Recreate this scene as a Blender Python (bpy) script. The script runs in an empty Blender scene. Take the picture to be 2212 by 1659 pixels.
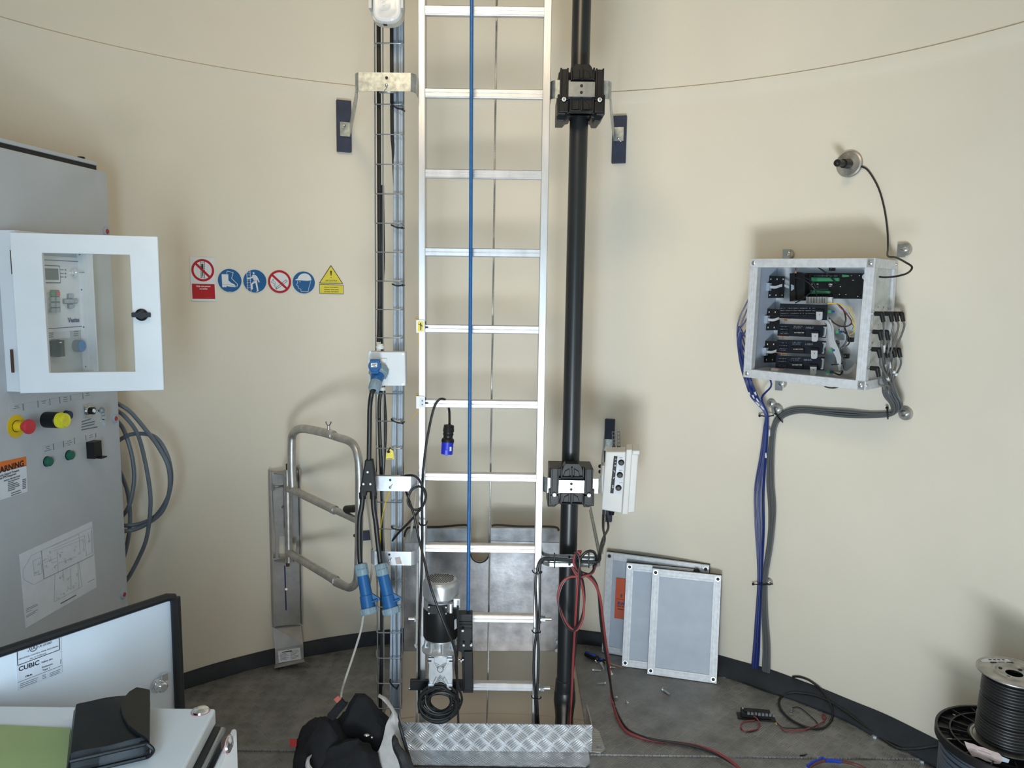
import bpy, bmesh, math, random
from mathutils import Vector, Matrix
random.seed(7)
# ---------------------------------------------------------------- camera
H = 1.765                       # eye height above the platform floor
FX, PIT, ROL = 1661.8, .1229, -.0134
CX, CY, RW = -.0673, 1.7428, 2.0054   # tower axis and inner radius
cp, sp = math.cos(PIT), math.sin(PIT); cr, sr = math.cos(ROL), math.sin(ROL)
Fv = Vector((0, cp, -sp)); Rv = Vector((cr, -sr*sp, -sr*cp)); Uv = Vector((sr, cr*sp, cr*cp))
scn = bpy.context.scene; COL = scn.collection
cam = bpy.data.cameras.new('camera'); camo = bpy.data.objects.new('camera', cam); COL.objects.link(camo)
cam.sensor_width = 36; cam.lens = FX*36/2212; cam.clip_start = .02
camo.matrix_world = Matrix(((Rv.x, Uv.x, -Fv.x, 0), (Rv.y, Uv.y, -Fv.y, 0), (Rv.z, Uv.z, -Fv.z, H), (0, 0, 0, 1)))
scn.camera = camo
# ---------------------------------------------------------------- light
w = bpy.data.worlds.new('sky'); scn.world = w; w.use_nodes = True
w.node_tree.nodes['Background'].inputs[0].default_value = (.55, .68, .9, 1)
w.node_tree.nodes['Background'].inputs[1].default_value = .3
def area(name, loc, rot, sx, sy, power, col):
    l = bpy.data.lights.new(name, 'AREA'); l.shape = 'RECTANGLE'; l.size = sx; l.size_y = sy; l.energy = power; l.color = col
    o = bpy.data.objects.new(name, l); o.location = loc; o.rotation_euler = rot; COL.objects.link(o); return o
# daylight through the open tower door behind the viewer, and the work lamp under the platform above, plus two added fills
def daylight(name, loc, rx, rz, sx, sy, power, col, spread=180):
    o = area(name, loc, (math.radians(rx), 0, math.radians(rz)), sx, sy, power, col); o.data.spread = math.radians(spread)
daylight('doorway_ground_glow', (.1, -.2, .3), 120, -10, .9, .6, 43, (.85, .95, 1.0), 110)
daylight('doorway_ground_glow_side', (-.1, -.2, .3), 112, -50, .9, .6, 16, (.86, .90, 1.0), 120)
daylight('doorway_daylight', (-.36, -.12, 1.3), 88, -24, .4, 1.1, 13, (.45, .80, 1.0))
daylight('near_left_fill', (-.34, -.10, 1.35), 84, 38, .3, 1.0, 10, (.66, .84, 1.0), 105)  # added fill aimed left to brighten the near white cabinets and door panel
daylight('ceiling_lamp_light', (-.45, 1.1, 3.45), 60, -12, .8, .4, 10, (1.0, .80, .52), 110)
area('below_floor_fill', (.1, 2.2, -.5), (math.radians(75), 0, 0), .5, .3, 4.0, (1.0, .95, .86))  # added fill under the floor, brightens the wall seen through the hatch
vs = scn.view_settings; vs.view_transform = 'Standard'; vs.look = 'None'; vs.gamma = 1; vs.use_curve_mapping = False; vs.exposure = 0
# ---------------------------------------------------------------- sight lines to real depths
def ray(u, v): return Fv + Rv*((u-1106)/FX) + Uv*((829.5-v)/FX)
O0 = Vector((0, 0, H))
def PY(u, v, y): d = ray(u, v); return O0 + d*(y/d.y)
def PZ(u, v, z=0): d = ray(u, v); return O0 + d*((z-H)/d.z)
def PW(u, v, off=0):
    d = ray(u, v); R = RW-off; a = d.x**2+d.y**2; b = -2*(d.x*CX+d.y*CY); c = CX*CX+CY*CY-R*R
    return O0 + d*((-b+math.sqrt(b*b-4*a*c))/(2*a))
class Fr:                       # a flat frame in the room: origin, right, up, outward
    def __init__(s, o, x, y):
        s.o = Vector(o); s.x = Vector(x).normalized(); s.z = s.x.cross(Vector(y)).normalized(); s.y = s.z.cross(s.x)
    def p(s, a, b, c=0): return s.o+s.x*a+s.y*b+s.z*c
    def px(s, u, v, c=0):
        d = ray(u, v); o = s.o+s.z*c; t = (o-O0).dot(s.z)/d.dot(s.z); q = O0+d*t-s.o
        return (q.dot(s.x), q.dot(s.y))
    def at(s, a, b, c=0): return Fr(s.p(a, b, c), s.x, s.y)
UP = Vector((0, 0, 1))
def frz(o, d, x=(1, 0, 0)):        # frame whose outward axis is d
    d = Vector(d).normalized(); x = Vector(x); x = (x-d*x.dot(d)).normalized(); return Fr(o, x, d.cross(x))
def wallfr(u, v, off=0, tilt=0):
    p = PW(u, v, off); n = Vector((CX-p.x, CY-p.y, 0)).normalized(); x = UP.cross(n)
    if tilt: x = x*math.cos(tilt)+UP*math.sin(tilt)
    return Fr(p, x, n.cross(x))
# ---------------------------------------------------------------- materials
MATS = {}
def mat(name, col, rough=.5, metal=0, var=0, vs=30, bump=0, bs=200, coat=0, alpha=1, trans=0, emit=0, stretch=None, spec=.5):
    m = bpy.data.materials.new(name); m.use_nodes = True; nt = m.node_tree; B = nt.nodes['Principled BSDF']; L = nt.links
    B.inputs['Base Color'].default_value = (*col, 1); B.inputs['Roughness'].default_value = rough
    B.inputs['Metallic'].default_value = metal; B.inputs['Coat Weight'].default_value = coat; B.inputs['Specular IOR Level'].default_value = spec
    if trans: B.inputs['Transmission Weight'].default_value = trans; B.inputs['IOR'].default_value = 1.02 if trans > .95 else 1.4
    if alpha < 1: B.inputs['Alpha'].default_value = alpha
    tc = nt.nodes.new('ShaderNodeTexCoord'); mp = nt.nodes.new('ShaderNodeMapping'); L.new(tc.outputs['Object'], mp.inputs[0])
    if stretch: mp.inputs['Scale'].default_value = stretch
    n = nt.nodes.new('ShaderNodeTexNoise'); n.inputs['Scale'].default_value = vs; n.inputs['Detail'].default_value = 5; L.new(mp.outputs[0], n.inputs['Vector'])
    v = var or .04
    r = nt.nodes.new('ShaderNodeValToRGB'); L.new(n.outputs[0], r.inputs[0])
    r.color_ramp.elements[0].position = .3; r.color_ramp.elements[1].position = .7
    r.color_ramp.elements[0].color = (*[c*(1-v) for c in col], 1); r.color_ramp.elements[1].color = (*[min(1, c*(1+v)) for c in col], 1)
    L.new(r.outputs[0], B.inputs['Base Color'])
    if bump:
        n2 = nt.nodes.new('ShaderNodeTexNoise'); n2.inputs['Scale'].default_value = bs; n2.inputs['Detail'].default_value = 3; L.new(mp.outputs[0], n2.inputs['Vector'])
        b = nt.nodes.new('ShaderNodeBump'); b.inputs['Strength'].default_value = bump; b.inputs['Distance'].default_value = .002
        L.new(n2.outputs[0], b.inputs['Height']); L.new(b.outputs[0], B.inputs['Normal'])
    MATS[name] = m; return m
def tread(name, col, axes, rough=.4, metal=.8, var=.25, strength=1.0, cell=.043):
    """five-bar tread plate: groups of five raised lens bars, alternating across a diagonal grid"""
    m = mat(name, col, rough, metal, var, 9); nt = m.node_tree; N = nt.nodes; L = nt.links; B = N['Principled BSDF']
    tc = N.new('ShaderNodeTexCoord'); sx = N.new('ShaderNodeSeparateXYZ'); L.new(tc.outputs['Object'], sx.inputs[0])
    def ma(op, a, b=None, c=None):
        n = N.new('ShaderNodeMath'); n.operation = op
        for i, x in enumerate((a, b, c)):
            if x is None: continue
            if isinstance(x, (int, float)): n.inputs[i].default_value = x
            else: L.new(x, n.inputs[i])
        return n.outputs[0]
    A, Bc = sx.outputs[axes[0]], sx.outputs[axes[1]]; k = .7071/cell
    u = ma('MULTIPLY', ma('ADD', A, Bc), k); v = ma('MULTIPLY', ma('SUBTRACT', A, Bc), k)
    fu, fv = ma('FLOOR', u), ma('FLOOR', v)
    par = ma('FLOORED_MODULO', ma('ADD', fu, fv), 2)
    a = ma('SUBTRACT', ma('SUBTRACT', u, fu), .5); b = ma('SUBTRACT', ma('SUBTRACT', v, fv), .5)
    def mix(x, y): return ma('ADD', ma('MULTIPLY', x, par), ma('MULTIPLY', y, ma('SUBTRACT', 1, par)))
    l, s = mix(a, b), mix(b, a)
    s5 = ma('MULTIPLY', s, 5.4); sf = ma('SUBTRACT', s5, ma('ROUND', s5))
    lim = ma('LESS_THAN', ma('ABSOLUTE', s), .46)
    e = ma('SUBTRACT', 1, ma('ADD', ma('POWER', ma('ABSOLUTE', ma('DIVIDE', sf, .36)), 2), ma('POWER', ma('ABSOLUTE', ma('DIVIDE', l, .47)), 2)))
    h = ma('MULTIPLY', ma('POWER', ma('MAXIMUM', e, 0), .5), lim)
    bp = N.new('ShaderNodeBump'); bp.inputs['Strength'].default_value = strength; bp.inputs['Distance'].default_value = .0025
    L.new(h, bp.inputs['Height']); L.new(bp.outputs[0], B.inputs['Normal'])
    rr = N.new('ShaderNodeMath'); rr.operation = 'MULTIPLY_ADD'; L.new(h, rr.inputs[0]); rr.inputs[1].default_value = -.16; rr.inputs[2].default_value = rough+.06
    L.new(rr.outputs[0], B.inputs['Roughness'])
    return m
mat('wall_paint', (.735, .675, .575), .55, 0, .035, 1.6, .12, 90)
tread('floor_tread', (.29, .285, .28), (0, 1), .46, .6, .22, 1.0)
tread('kick_tread', (.74, .76, .80), (0, 2), .33, .9, .1, 1.0)
tread('flange_tread', (.42, .42, .43), (0, 1), .4, .8, .25, 1.0)
tread('kick_side_tread', (.5, .49, .47), (1, 2), .42, .75, .12, .8)
mat('dark_gap', (.02, .02, .02), .9)
mat('rubber', (.018, .022, .030), .7, 0, .25, 14, .5, 40)
mat('aluminium', (.62, .62, .645), .42, .85, .12, 22, .05, 60, stretch=(1, 1, .2))
mat('aluminium_profile', (.50, .52, .56), .42, .6, .08, 30, .04, 60)
mat('frame_profile', (.60, .62, .66), .5, .2, .1, 60)
mat('galvanised', (.42, .45, .45), .38, .8, .28, 55)
mat('zinc', (.50, .53, .55), .3, .9, .15, 40)
mat('chrome', (.8, .8, .8), .15, 1)
mat('rail_tube', (.50, .49, .48), .4, .8, .18, 30)
mat('mount_plate', (.36, .35, .345), .5, .5, .12, 20)
mat('cover_plate', (.34, .345, .37), .42, .7, .35, 14, .3, 70)
mat('wire_steel', (.42, .44, .46), .35, .85)
mat('rope_steel', (.36, .35, .33), .5, .7, .1, 160)
mat('black_plastic', (.011, .011, .012), .42, 0, .2, 30, spec=.28)
mat('black_cable', (.012, .012, .013), .42)
mat('black_matte', (.02, .02, .021), .7, 0, .2, 20)
mat('pipe_black', (.013, .015, .018), .35, 0, .25, 3)
mat('clamp_black', (.012, .012, .013), .42, 0, .3, 20, spec=.3)
mat('pad_navy', (.022, .030, .062), .6, 0, .25, 18)
mat('navy', (.015, .02, .09), .5)
mat('rope_blue', (.010, .10, .30), .45, 0, .15, 60)
mat('blue_connector', (.010, .095, .28), .4, 0, .06, 20)
mat('blue_collar', (.20, .28, .34), .45, 0, .08, 20)
mat('plug_blue', (.012, .025, .50), .4)
mat('blue_cable', (.009, .026, .16), .4)
mat('grey_cable', (.10, .105, .11), .45)
mat('tray_cable', (.36, .42, .50), .45, 0, .06, 30)
mat('coil_cable', (.13, .155, .19), .42)
mat('slate_cable', (.06, .075, .10), .5)
mat('box_grey', (.60, .62, .65), .42, 0, .03, 20)
mat('cabinet_grey', (.47, .49, .52), .4, 0, .03, 8, .05, 420)
mat('cabinet_white', (.76, .78, .82), .35, 0, .03, 8, .05, 420)
mat('panel_white', (.74, .77, .83), .4, 0, .03, 5)
mat('panel_blue_grey', (.42, .47, .57), .5, 0, .06, 12)
mat('lid_white', (.84, .85, .88), .35, 0, .03, 8)
mat('gasket', (.01, .01, .012), .5)
mat('ctrl_white', (.62, .61, .60), .45, 0, .03, 20)
mat('white', (.78, .78, .78), .5)
mat('paper', (.68, .70, .76), .6)
mat('label_grey', (.46, .48, .50), .5)
mat('ink', (.01, .01, .012), .6)
mat('ink_soft', (.13, .14, .16), .6)
mat('ink_faint', (.30, .32, .36), .6)
mat('ink_blue', (.02, .035, .16), .5)
mat('sign_white', (.70, .71, .74), .4)
mat('sign_blue', (.008, .10, .28), .4)
mat('sign_red', (.42, .004, .012), .4)
mat('sign_yellow', (.72, .60, .05), .4)
mat('orange_label', (.72, .17, .03), .5)
mat('orange_sticker', (.62, .10, .03), .5)
mat('yellow', (.72, .50, .01), .35)
mat('yellow_lens', (.80, .72, .02), .15, 0, .1, 60, coat=.6)
mat('amber', (.60, .38, .08), .4)
mat('red_button', (.55, .03, .05), .35)
mat('red_cable', (.27, .042, .045), .55)
mat('red_tag', (.42, .03, .03), .6)
mat('plug_red_reflection', (.55, .22, .22), .4)  # red reflection on the chrome plugs, put in as ring colour
mat('orange_tag', (.50, .13, .09), .6)
mat('green_lens', (.005, .12, .08), .3)
mat('green_term', (.05, .28, .12), .4)
mat('green_wire', (.02, .2, .12), .4)
mat('blue_lens', (.008, .03, .15), .3)
mat('blue_bright', (.03, .20, .55), .4)
mat('pcb', (.008, .011, .020), .5, 0, .3, 200, spec=.25)
mat('pcb_silver', (.45, .5, .58), .4, .3)
mat('copper', (.38, .20, .12), .5, .2)
mat('ribbon', (.42, .44, .47), .5, 0, .08, 200, stretch=(40, 1, 1))
mat('motor_silver', (.55, .56, .58), .34, .75, .06, 30, .1, 300)
mat('gear_silver', (.58, .59, .61), .34, .75, .1, 30)
mat('white_rope', (.48, .47, .44), .8, 0, .2, 300, .8, 500)
mat('beige_trim', (.62, .58, .50), .5)
mat('lamp_lens', (.80, .84, .92), .12, 0, .04, 20, alpha=.55)
mat('glass', (.62, .68, .62), .06, 0, .3, 9, alpha=.09, spec=.6)
mat('clear_panel', (.75, .78, .75), .12, 0, .05, 20, alpha=.38, spec=.6)
mat('lcd', (.09, .11, .12), .25)
mat('key_grey', (.16, .17, .18), .5)
mat('black_cloth', (.0065, .007, .011), .85, 0, .35, 7, .6, 400)
mat('white_cloth', (.52, .50, .49), .85, 0, .1, 40, .5, 500)
mat('leather', (.008, .0085, .010), .42, 0, .3, 30, .06, 400, spec=.25)
mat('green_paper', (.36, .43, .19), .7, 0, .05, 14)
mat('spool_metal', (.40, .385, .36), .38, .75, .3, 25)
mat('spool_black', (.006, .006, .007), .45)
mat('tape_pink', (.48, .38, .37), .7, 0, .15, 40)
mat('brown_cable', (.14, .045, .035), .5)
mat('tape_blue', (.01, .05, .42), .4)
mat('rust', (.10, .05, .03), .7, .4)
mat('reflector', (.55, .60, .66), .2, .4)
mat('ceiling_paint', (.5, .5, .48), .6)
# ---------------------------------------------------------------- mesh builder
class MB:
    def __init__(s, m='white'): s.b = bmesh.new(); s.ms = []; s.m(m)
    def m(s, n):
        if n not in s.ms: s.ms.append(n)
        s.i = s.ms.index(n); return s
    def face(s, vs, smooth=False):
        try: f = s.b.faces.new(vs)
        except ValueError: return None
        f.material_index = s.i; f.smooth = smooth; return f
    def v(s, p): return s.b.verts.new(p)
    def poly(s, fr, pts, c0=0, c1=.001):
        lo = [s.v(fr.p(a, b, c0)) for a, b in pts]; hi = [s.v(fr.p(a, b, c1)) for a, b in pts]; n = len(pts)
        s.face(hi); s.face(lo[::-1])
        for i in range(n): s.face((lo[i], lo[(i+1) % n], hi[(i+1) % n], hi[i]))
        return s
    def ppoly(s, fr, px, c0=0, c1=.001, c=None):
        return s.poly(fr, [fr.px(u, v, c if c is not None else c1) for u, v in px], c0, c1)
    def rect(s, fr, a0, b0, a1, b1, c0=0, c1=.001): return s.poly(fr, [(a0, b0), (a1, b0), (a1, b1), (a0, b1)], c0, c1)
    def prect(s, fr, u0, v0, u1, v1, c0=0, c1=.001):
        a0, b0 = fr.px(u0, v1, c1); a1, b1 = fr.px(u1, v0, c1); return s.rect(fr, a0, b0, a1, b1, c0, c1)
    def rrect(s, fr, a0, b0, a1, b1, r, c0=0, c1=.001, n=5):
        pts = []
        for cx_, cy_, t0 in ((a1-r, b0+r, -90), (a1-r, b1-r, 0), (a0+r, b1-r, 90), (a0+r, b0+r, 180)):
            for k in range(n+1): t = math.radians(t0+90*k/n); pts.append((cx_+r*math.cos(t), cy_+r*math.sin(t)))
        return s.poly(fr, pts, c0, c1)
    def frame(s, fr, o, i, c0, c1):
        '''rectangular frame: outer and inner (a0, b0, a1, b1)'''
        def q(r, c): return [s.v(fr.p(a, b, c)) for a, b in ((r[0], r[1]), (r[2], r[1]), (r[2], r[3]), (r[0], r[3]))]
        O0_, O1_, I0_, I1_ = q(o, c0), q(o, c1), q(i, c0), q(i, c1)
        for k in range(4):
            j = (k+1) % 4
            s.face((O1_[k], O1_[j], I1_[j], I1_[k])); s.face((O0_[j], O0_[k], I0_[k], I0_[j])); s.face((O0_[k], O0_[j], O1_[j], O1_[k])); s.face((I0_[j], I0_[k], I1_[k], I1_[j]))
        return s
    def box(s, p, q):
        fr = Fr((0, 0, 0), (1, 0, 0), (0, 1, 0)); return s.rect(fr, min(p[0], q[0]), min(p[1], q[1]), max(p[0], q[0]), max(p[1], q[1]), min(p[2], q[2]), max(p[2], q[2]))
    def ring(s, fr, a, b, r0, r1, c0, c1, seg=40):
        R = []
        for r, c in ((r0, c0), (r1, c0), (r1, c1), (r0, c1)):
            R.append([s.v(fr.p(a+r*math.cos(2*math.pi*k/seg), b+r*math.sin(2*math.pi*k/seg), c)) for k in range(seg)])
        for j in range(4):
            A, B = R[j], R[(j+1) % 4]
            for k in range(seg): s.face((A[k], A[(k+1) % seg], B[(k+1) % seg], B[k]), j in (1, 3))
        return s
    def lathe(s, fr, a, b, prof, seg=28, smooth=True):
        rows = []
        for r, c in prof:
            if r <= 1e-6: rows.append([s.v(fr.p(a, b, c))])
            else: rows.append([s.v(fr.p(a+r*math.cos(2*math.pi*k/seg), b+r*math.sin(2*math.pi*k/seg), c)) for k in range(seg)])
        for i in range(len(rows)-1):
            A, B = rows[i], rows[i+1]; flat = abs(prof[i][1]-prof[i+1][1]) < 1e-6
            for k in range(seg):
                k2 = (k+1) % seg
                if len(A) == 1 and len(B) == 1: continue
                if len(A) == 1: s.face((A[0], B[k2], B[k]), smooth and not flat)
                elif len(B) == 1: s.face((A[k], A[k2], B[0]), smooth and not flat)
                else: s.face((A[k], A[k2], B[k2], B[k]), smooth and not flat)
        return s
    def disc(s, fr, a, b, r, c0=0, c1=.001, seg=36): return s.lathe(fr, a, b, [(0, c0), (r, c0), (r, c1), (0, c1)], seg)
    def cyl(s, p, q, r, r2=None, seg=16, cap=True):
        p, q = Vector(p), Vector(q); d = q-p; r2 = r if r2 is None else r2
        t = Vector((1, 0, 0)) if abs(d.normalized().x) < .9 else Vector((0, 1, 0)); x = d.cross(t).normalized()
        fr = Fr(p, x, d.cross(x)); L_ = d.length*(1 if fr.z.dot(d) > 0 else -1)
        return s.lathe(fr, 0, 0, ([(0, 0)] if cap else [])+[(r, 0), (r2, L_)]+([(0, L_)] if cap else []), seg)
    def sph(s, c, r, sc=(1, 1, 1), seg=16):
        fr = Fr(c, (1, 0, 0), (0, 1, 0)); n = seg//2
        rows = []; 
        for i in range(n+1):
            t = math.pi*i/n-math.pi/2; rr, zz = math.cos(t)*r, math.sin(t)*r
            if i in (0, n): rows.append([s.v(Vector(c)+Vector((0, 0, zz*sc[2])))])
            else: rows.append([s.v(Vector(c)+Vector((rr*math.cos(2*math.pi*k/seg)*sc[0], rr*math.sin(2*math.pi*k/seg)*sc[1], zz*sc[2]))) for k in range(seg)])
        for i in range(n):
            A, B = rows[i], rows[i+1]
            for k in range(seg):
                k2 = (k+1) % seg
                if len(A) == 1: s.face((A[0], B[k2], B[k]), True)
                elif len(B) == 1: s.face((A[k], A[k2], B[0]), True)
                else: s.face((A[k], A[k2], B[k2], B[k]), True)
        return s
    def tube(s, pts, r, seg=8, closed=False, taper=None):
        pts = [Vector(p) for p in pts]; n = len(pts); rows = []; N_ = None
        for i, p in enumerate(pts):
            a = pts[(i-1) % n] if (closed or i) else p; b = pts[(i+1) % n] if (closed or i < n-1) else p
            T = (b-a)
            if T.length < 1e-9: T = Vector((0, 0, 1))
            T.normalize()
            if N_ is None: t = Vector((0, 0, 1)) if abs(T.z) < .9 else Vector((1, 0, 0)); N_ = T.cross(t).normalized()
            N_ = (N_-T*N_.dot(T)).normalized(); B_ = T.cross(N_); rr = r if taper is None else taper(i/(n-1))
            rows.append([s.v(p+(N_*math.cos(2*math.pi*k/seg)+B_*math.sin(2*math.pi*k/seg))*rr) for k in range(seg)])
        for i in range(n if closed else n-1):
            A, B = rows[i], rows[(i+1) % n]
            for k in range(seg): s.face((A[k], A[(k+1) % seg], B[(k+1) % seg], B[k]), True)
        if not closed: s.face(rows[0][::-1]); s.face(rows[-1])
        return s
    def ribbon(s, pts, h, t, up=UP):
        """flat metal strip: path of points, height h along up, thickness t"""
        pts = [Vector(p) for p in pts]; rows = []; n = len(pts)
        for i, p in enumerate(pts):
            T = (pts[min(i+1, n-1)]-pts[max(i-1, 0)]); S_ = T.cross(up).normalized()*t/2; h2 = up*h/2
            rows.append([s.v(p-S_-h2), s.v(p+S_-h2), s.v(p+S_+h2), s.v(p-S_+h2)])
        for i in range(n-1):
            for k in range(4): s.face((rows[i][k], rows[i][(k+1) % 4], rows[i+1][(k+1) % 4], rows[i+1][k]), k in (1, 3))
        s.face(rows[0][::-1]); s.face(rows[-1]); return s
    def quad(s, pts, fn):
        return s
    def text(s, fr, t, a, b, size, c=.0015, al='CENTER', bold=0, sx=1, ital=0, space=1):
        cu = bpy.data.curves.new('t', 'FONT'); cu.body = t; cu.size = size; cu.align_x = al; cu.align_y = 'CENTER'; cu.offset = bold*size; cu.shear = ital; cu.space_line = space
        cu.resolution_u = 3
        o = bpy.data.objects.new('t', cu); COL.objects.link(o); bpy.context.view_layer.update()
        me = bpy.data.meshes.new_from_object(o.evaluated_get(bpy.context.evaluated_depsgraph_get()))
        vv = [s.v(fr.p(a+q.co.x*sx, b+q.co.y, c)) for q in me.vertices]
        for p in me.polygons: s.face([vv[i] for i in p.vertices])
        bpy.data.objects.remove(o); bpy.data.curves.remove(cu); bpy.data.meshes.remove(me); return s
    def lines(s, fr, a0, a1, b, n, pitch, c=.0015, th=.0012, jit=.3, rnd=None):
        rnd = rnd or random
        for k in range(n): s.rect(fr, a0, b-k*pitch-th/2, a1-(a1-a0)*jit*rnd.random(), b-k*pitch+th/2, 0, c)
        return s
    def build(s, name, parent=None, bevel=0, kind=None, label=None, cat=None, group=None, origin=None):
        bmesh.ops.remove_doubles(s.b, verts=s.b.verts[:], dist=1e-7)
        bmesh.ops.recalc_face_normals(s.b, faces=s.b.faces[:])
        for e_ in s.b.edges:
            if len(e_.link_faces) == 2 and e_.calc_face_angle(0) > .6: e_.smooth = False
        me = bpy.data.meshes.new(name); 
        if parent is not None:
            off = parent.get('_o'); off = Vector(off) if off is not None else Vector((0, 0, 0))
        else:
            xs = [v.co for v in s.b.verts]
            off = Vector(origin) if origin is not None else Vector(((min(p.x for p in xs)+max(p.x for p in xs))/2, (min(p.y for p in xs)+max(p.y for p in xs))/2, min(p.z for p in xs)))
        for v in s.b.verts: v.co -= off
        s.b.to_mesh(me); s.b.free()
        for n in s.ms: me.materials.append(MATS[n])
        o = bpy.data.objects.new(name, me); COL.objects.link(o)
        if parent is not None: o.parent = parent; o['_o'] = tuple(off)
        else: o.location = off; o['_o'] = tuple(off)
        if bevel:
            md = o.modifiers.new('bevel', 'BEVEL'); md.width = bevel; md.segments = 2; md.limit_method = 'ANGLE'; md.angle_limit = math.radians(40)
        if kind: o['kind'] = kind
        if label: o['label'] = label
        if cat: o['category'] = cat
        if group: o['group'] = group
        ALL.append(o); return o
ALL = []
def thing(name, loc, label, cat, group=None):
    o = bpy.data.objects.new(name, None); COL.objects.link(o); o.location = loc; o['_o'] = tuple(loc); o.empty_display_size = .05
    o['label'] = label; o['category'] = cat
    if group: o['group'] = group
    ALL.append(o); return o
def sm(pts, n=6, closed=False):
    P = [Vector(p) for p in pts]; out = []; N_ = len(P)
    rng = range(N_ if closed else N_-1)
    for i in rng:
        p1, p2 = P[i], P[(i+1) % N_]; p0 = P[(i-1) % N_] if (closed or i) else p1*2-p2; p3 = P[(i+2) % N_] if (closed or i < N_-2) else p2*2-p1
        for k in range(n):
            t = k/n; out.append(.5*((2*p1)+(p2-p0)*t+(2*p0-5*p1+4*p2-p3)*t*t+(3*p1-p0-3*p2+p3)*t**3))
    if not closed: out.append(P[-1])
    return out
def path(pts, n=6): return sm([PY(*p) if not isinstance(p, Vector) else p for p in pts], n)
def W(u, v, off=.012): return PW(u, v, off)
def arc(c, x, y, r, a0, a1, n=10): return [Vector(c)+Vector(x)*r*math.cos(math.radians(a0+(a1-a0)*k/n))+Vector(y)*r*math.sin(math.radians(a0+(a1-a0)*k/n)) for k in range(n+1)]
def hexnut(mb, p, d, r, L_): 
    p = Vector(p); d = Vector(d).normalized(); mb.cyl(p, p+d*L_, r, seg=6); return mb
def tie(u, v, y, hw, name='cable_tie', **k): pass
# ================================================================ the setting
ZS = H+.906
def tower_wall():
    mb = MB('wall_paint')
    zc = PW(1000, 1541).z
    prof = [(RW, -2.2), (RW, zc-.08), (RW, zc-.05), (RW-.004, zc-.04), (RW-.004, zc-.004), (RW+.004, zc-.0015), (RW+.004, zc+.0015), (RW, zc+.004), (RW, zc+.02), (RW, .9), (RW, 1.92),
            (RW, ZS-.09), (RW, ZS-.060), (RW-.002, ZS-.052), (RW-.0095, ZS-.026), (RW-.0095, ZS-.002), (RW+.003, ZS-.001), (RW+.003, ZS+.001), (RW, ZS+.004), (RW, ZS+.02), (RW, 3.7)]
    seg = 288; rows = []
    for r, z in prof:
        rows.append([mb.v((CX+r*math.cos(2*math.pi*k/seg), CY+r*math.sin(2*math.pi*k/seg), z)) for k in range(seg)])
    for i in range(len(prof)-1):
        for k in range(seg):
            ang = 360*(k+.5)/seg
            if abs(ang-273) < 12 and -.01 < prof[i][1] and prof[i][1] < 1.9: continue
            mb.face((rows[i][k], rows[i][(k+1) % seg], rows[i+1][(k+1) % seg], rows[i+1][k]), True)
    # lower edge of the doorway: one more ring at floor level is not needed, the platform closes it
    return mb.build('wall_round', kind='structure', origin=(0, 0, 0))
tower_wall()
R2 = RW-.002
def chord(x0, x1, n=40):     # far wall arc between two x
    return [(x0+(x1-x0)*k/n, CY+math.sqrt(max(0, R2*R2-(x0+(x1-x0)*k/n-CX)**2))) for k in range(n+1)]
def near(x0, x1, n=40): return [(x0+(x1-x0)*k/n, CY-math.sqrt(max(0, R2*R2-(x0+(x1-x0)*k/n-CX)**2))) for k in range(n+1)]
FW = Fr((0, 0, 0), (1, 0, 0), (0, 1, 0))
HL, HR = -.515, .318; YF = 2.752; YB = 3.00
def arcpts(a0, a1, n=50): return [(CX+R2*math.cos(a0+(a1-a0)*k/n), CY+R2*math.sin(a0+(a1-a0)*k/n)) for k in range(n+1)]
def ang(x, y): return math.atan2(y-CY, x-CX)
yl = CY+math.sqrt(R2**2-(HL-CX)**2); yr = CY+math.sqrt(R2**2-(HR-CX)**2)
xe = math.sqrt(R2**2-(YF-CY)**2)
mb = MB('floor_tread')
mb.poly(FW, [(HR, YF)]+arcpts(ang(CX+xe, YF), ang(HR, yr), 30), -.012, 0)
mb.build('floor', kind='structure', origin=(0, 0, 0), bevel=.002)
mb = MB('floor_tread')
mb.poly(FW, [(HL, YF)]+[(HL, yl)]+arcpts(ang(HL, yl), ang(CX-xe, YF) if ang(CX-xe, YF) > 0 else ang(CX-xe, YF)+2*math.pi, 30), -.012, 0)
mb.build('floor.001', kind='structure', origin=(0, 0, 0), bevel=.002)
mb = MB('floor_tread')
a0 = ang(CX-xe, YF-.002); a1 = ang(CX+xe, YF-.002)+2*math.pi
mb.poly(FW, arcpts(a0, a1, 90), -.022, -.007)
mb.build('floor_front', kind='structure', origin=(.02, .013, 0))
MB('wall_paint').disc(FW.at(CX, CY, 0), 0, 0, RW, -2.25, -2.2, 60).build('floor_lower', kind='structure')
MB('ceiling_paint').disc(FW.at(CX, CY, 0), 0, 0, RW+.02, 3.7, 3.75, 80).build('ceiling', kind='structure')
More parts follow.
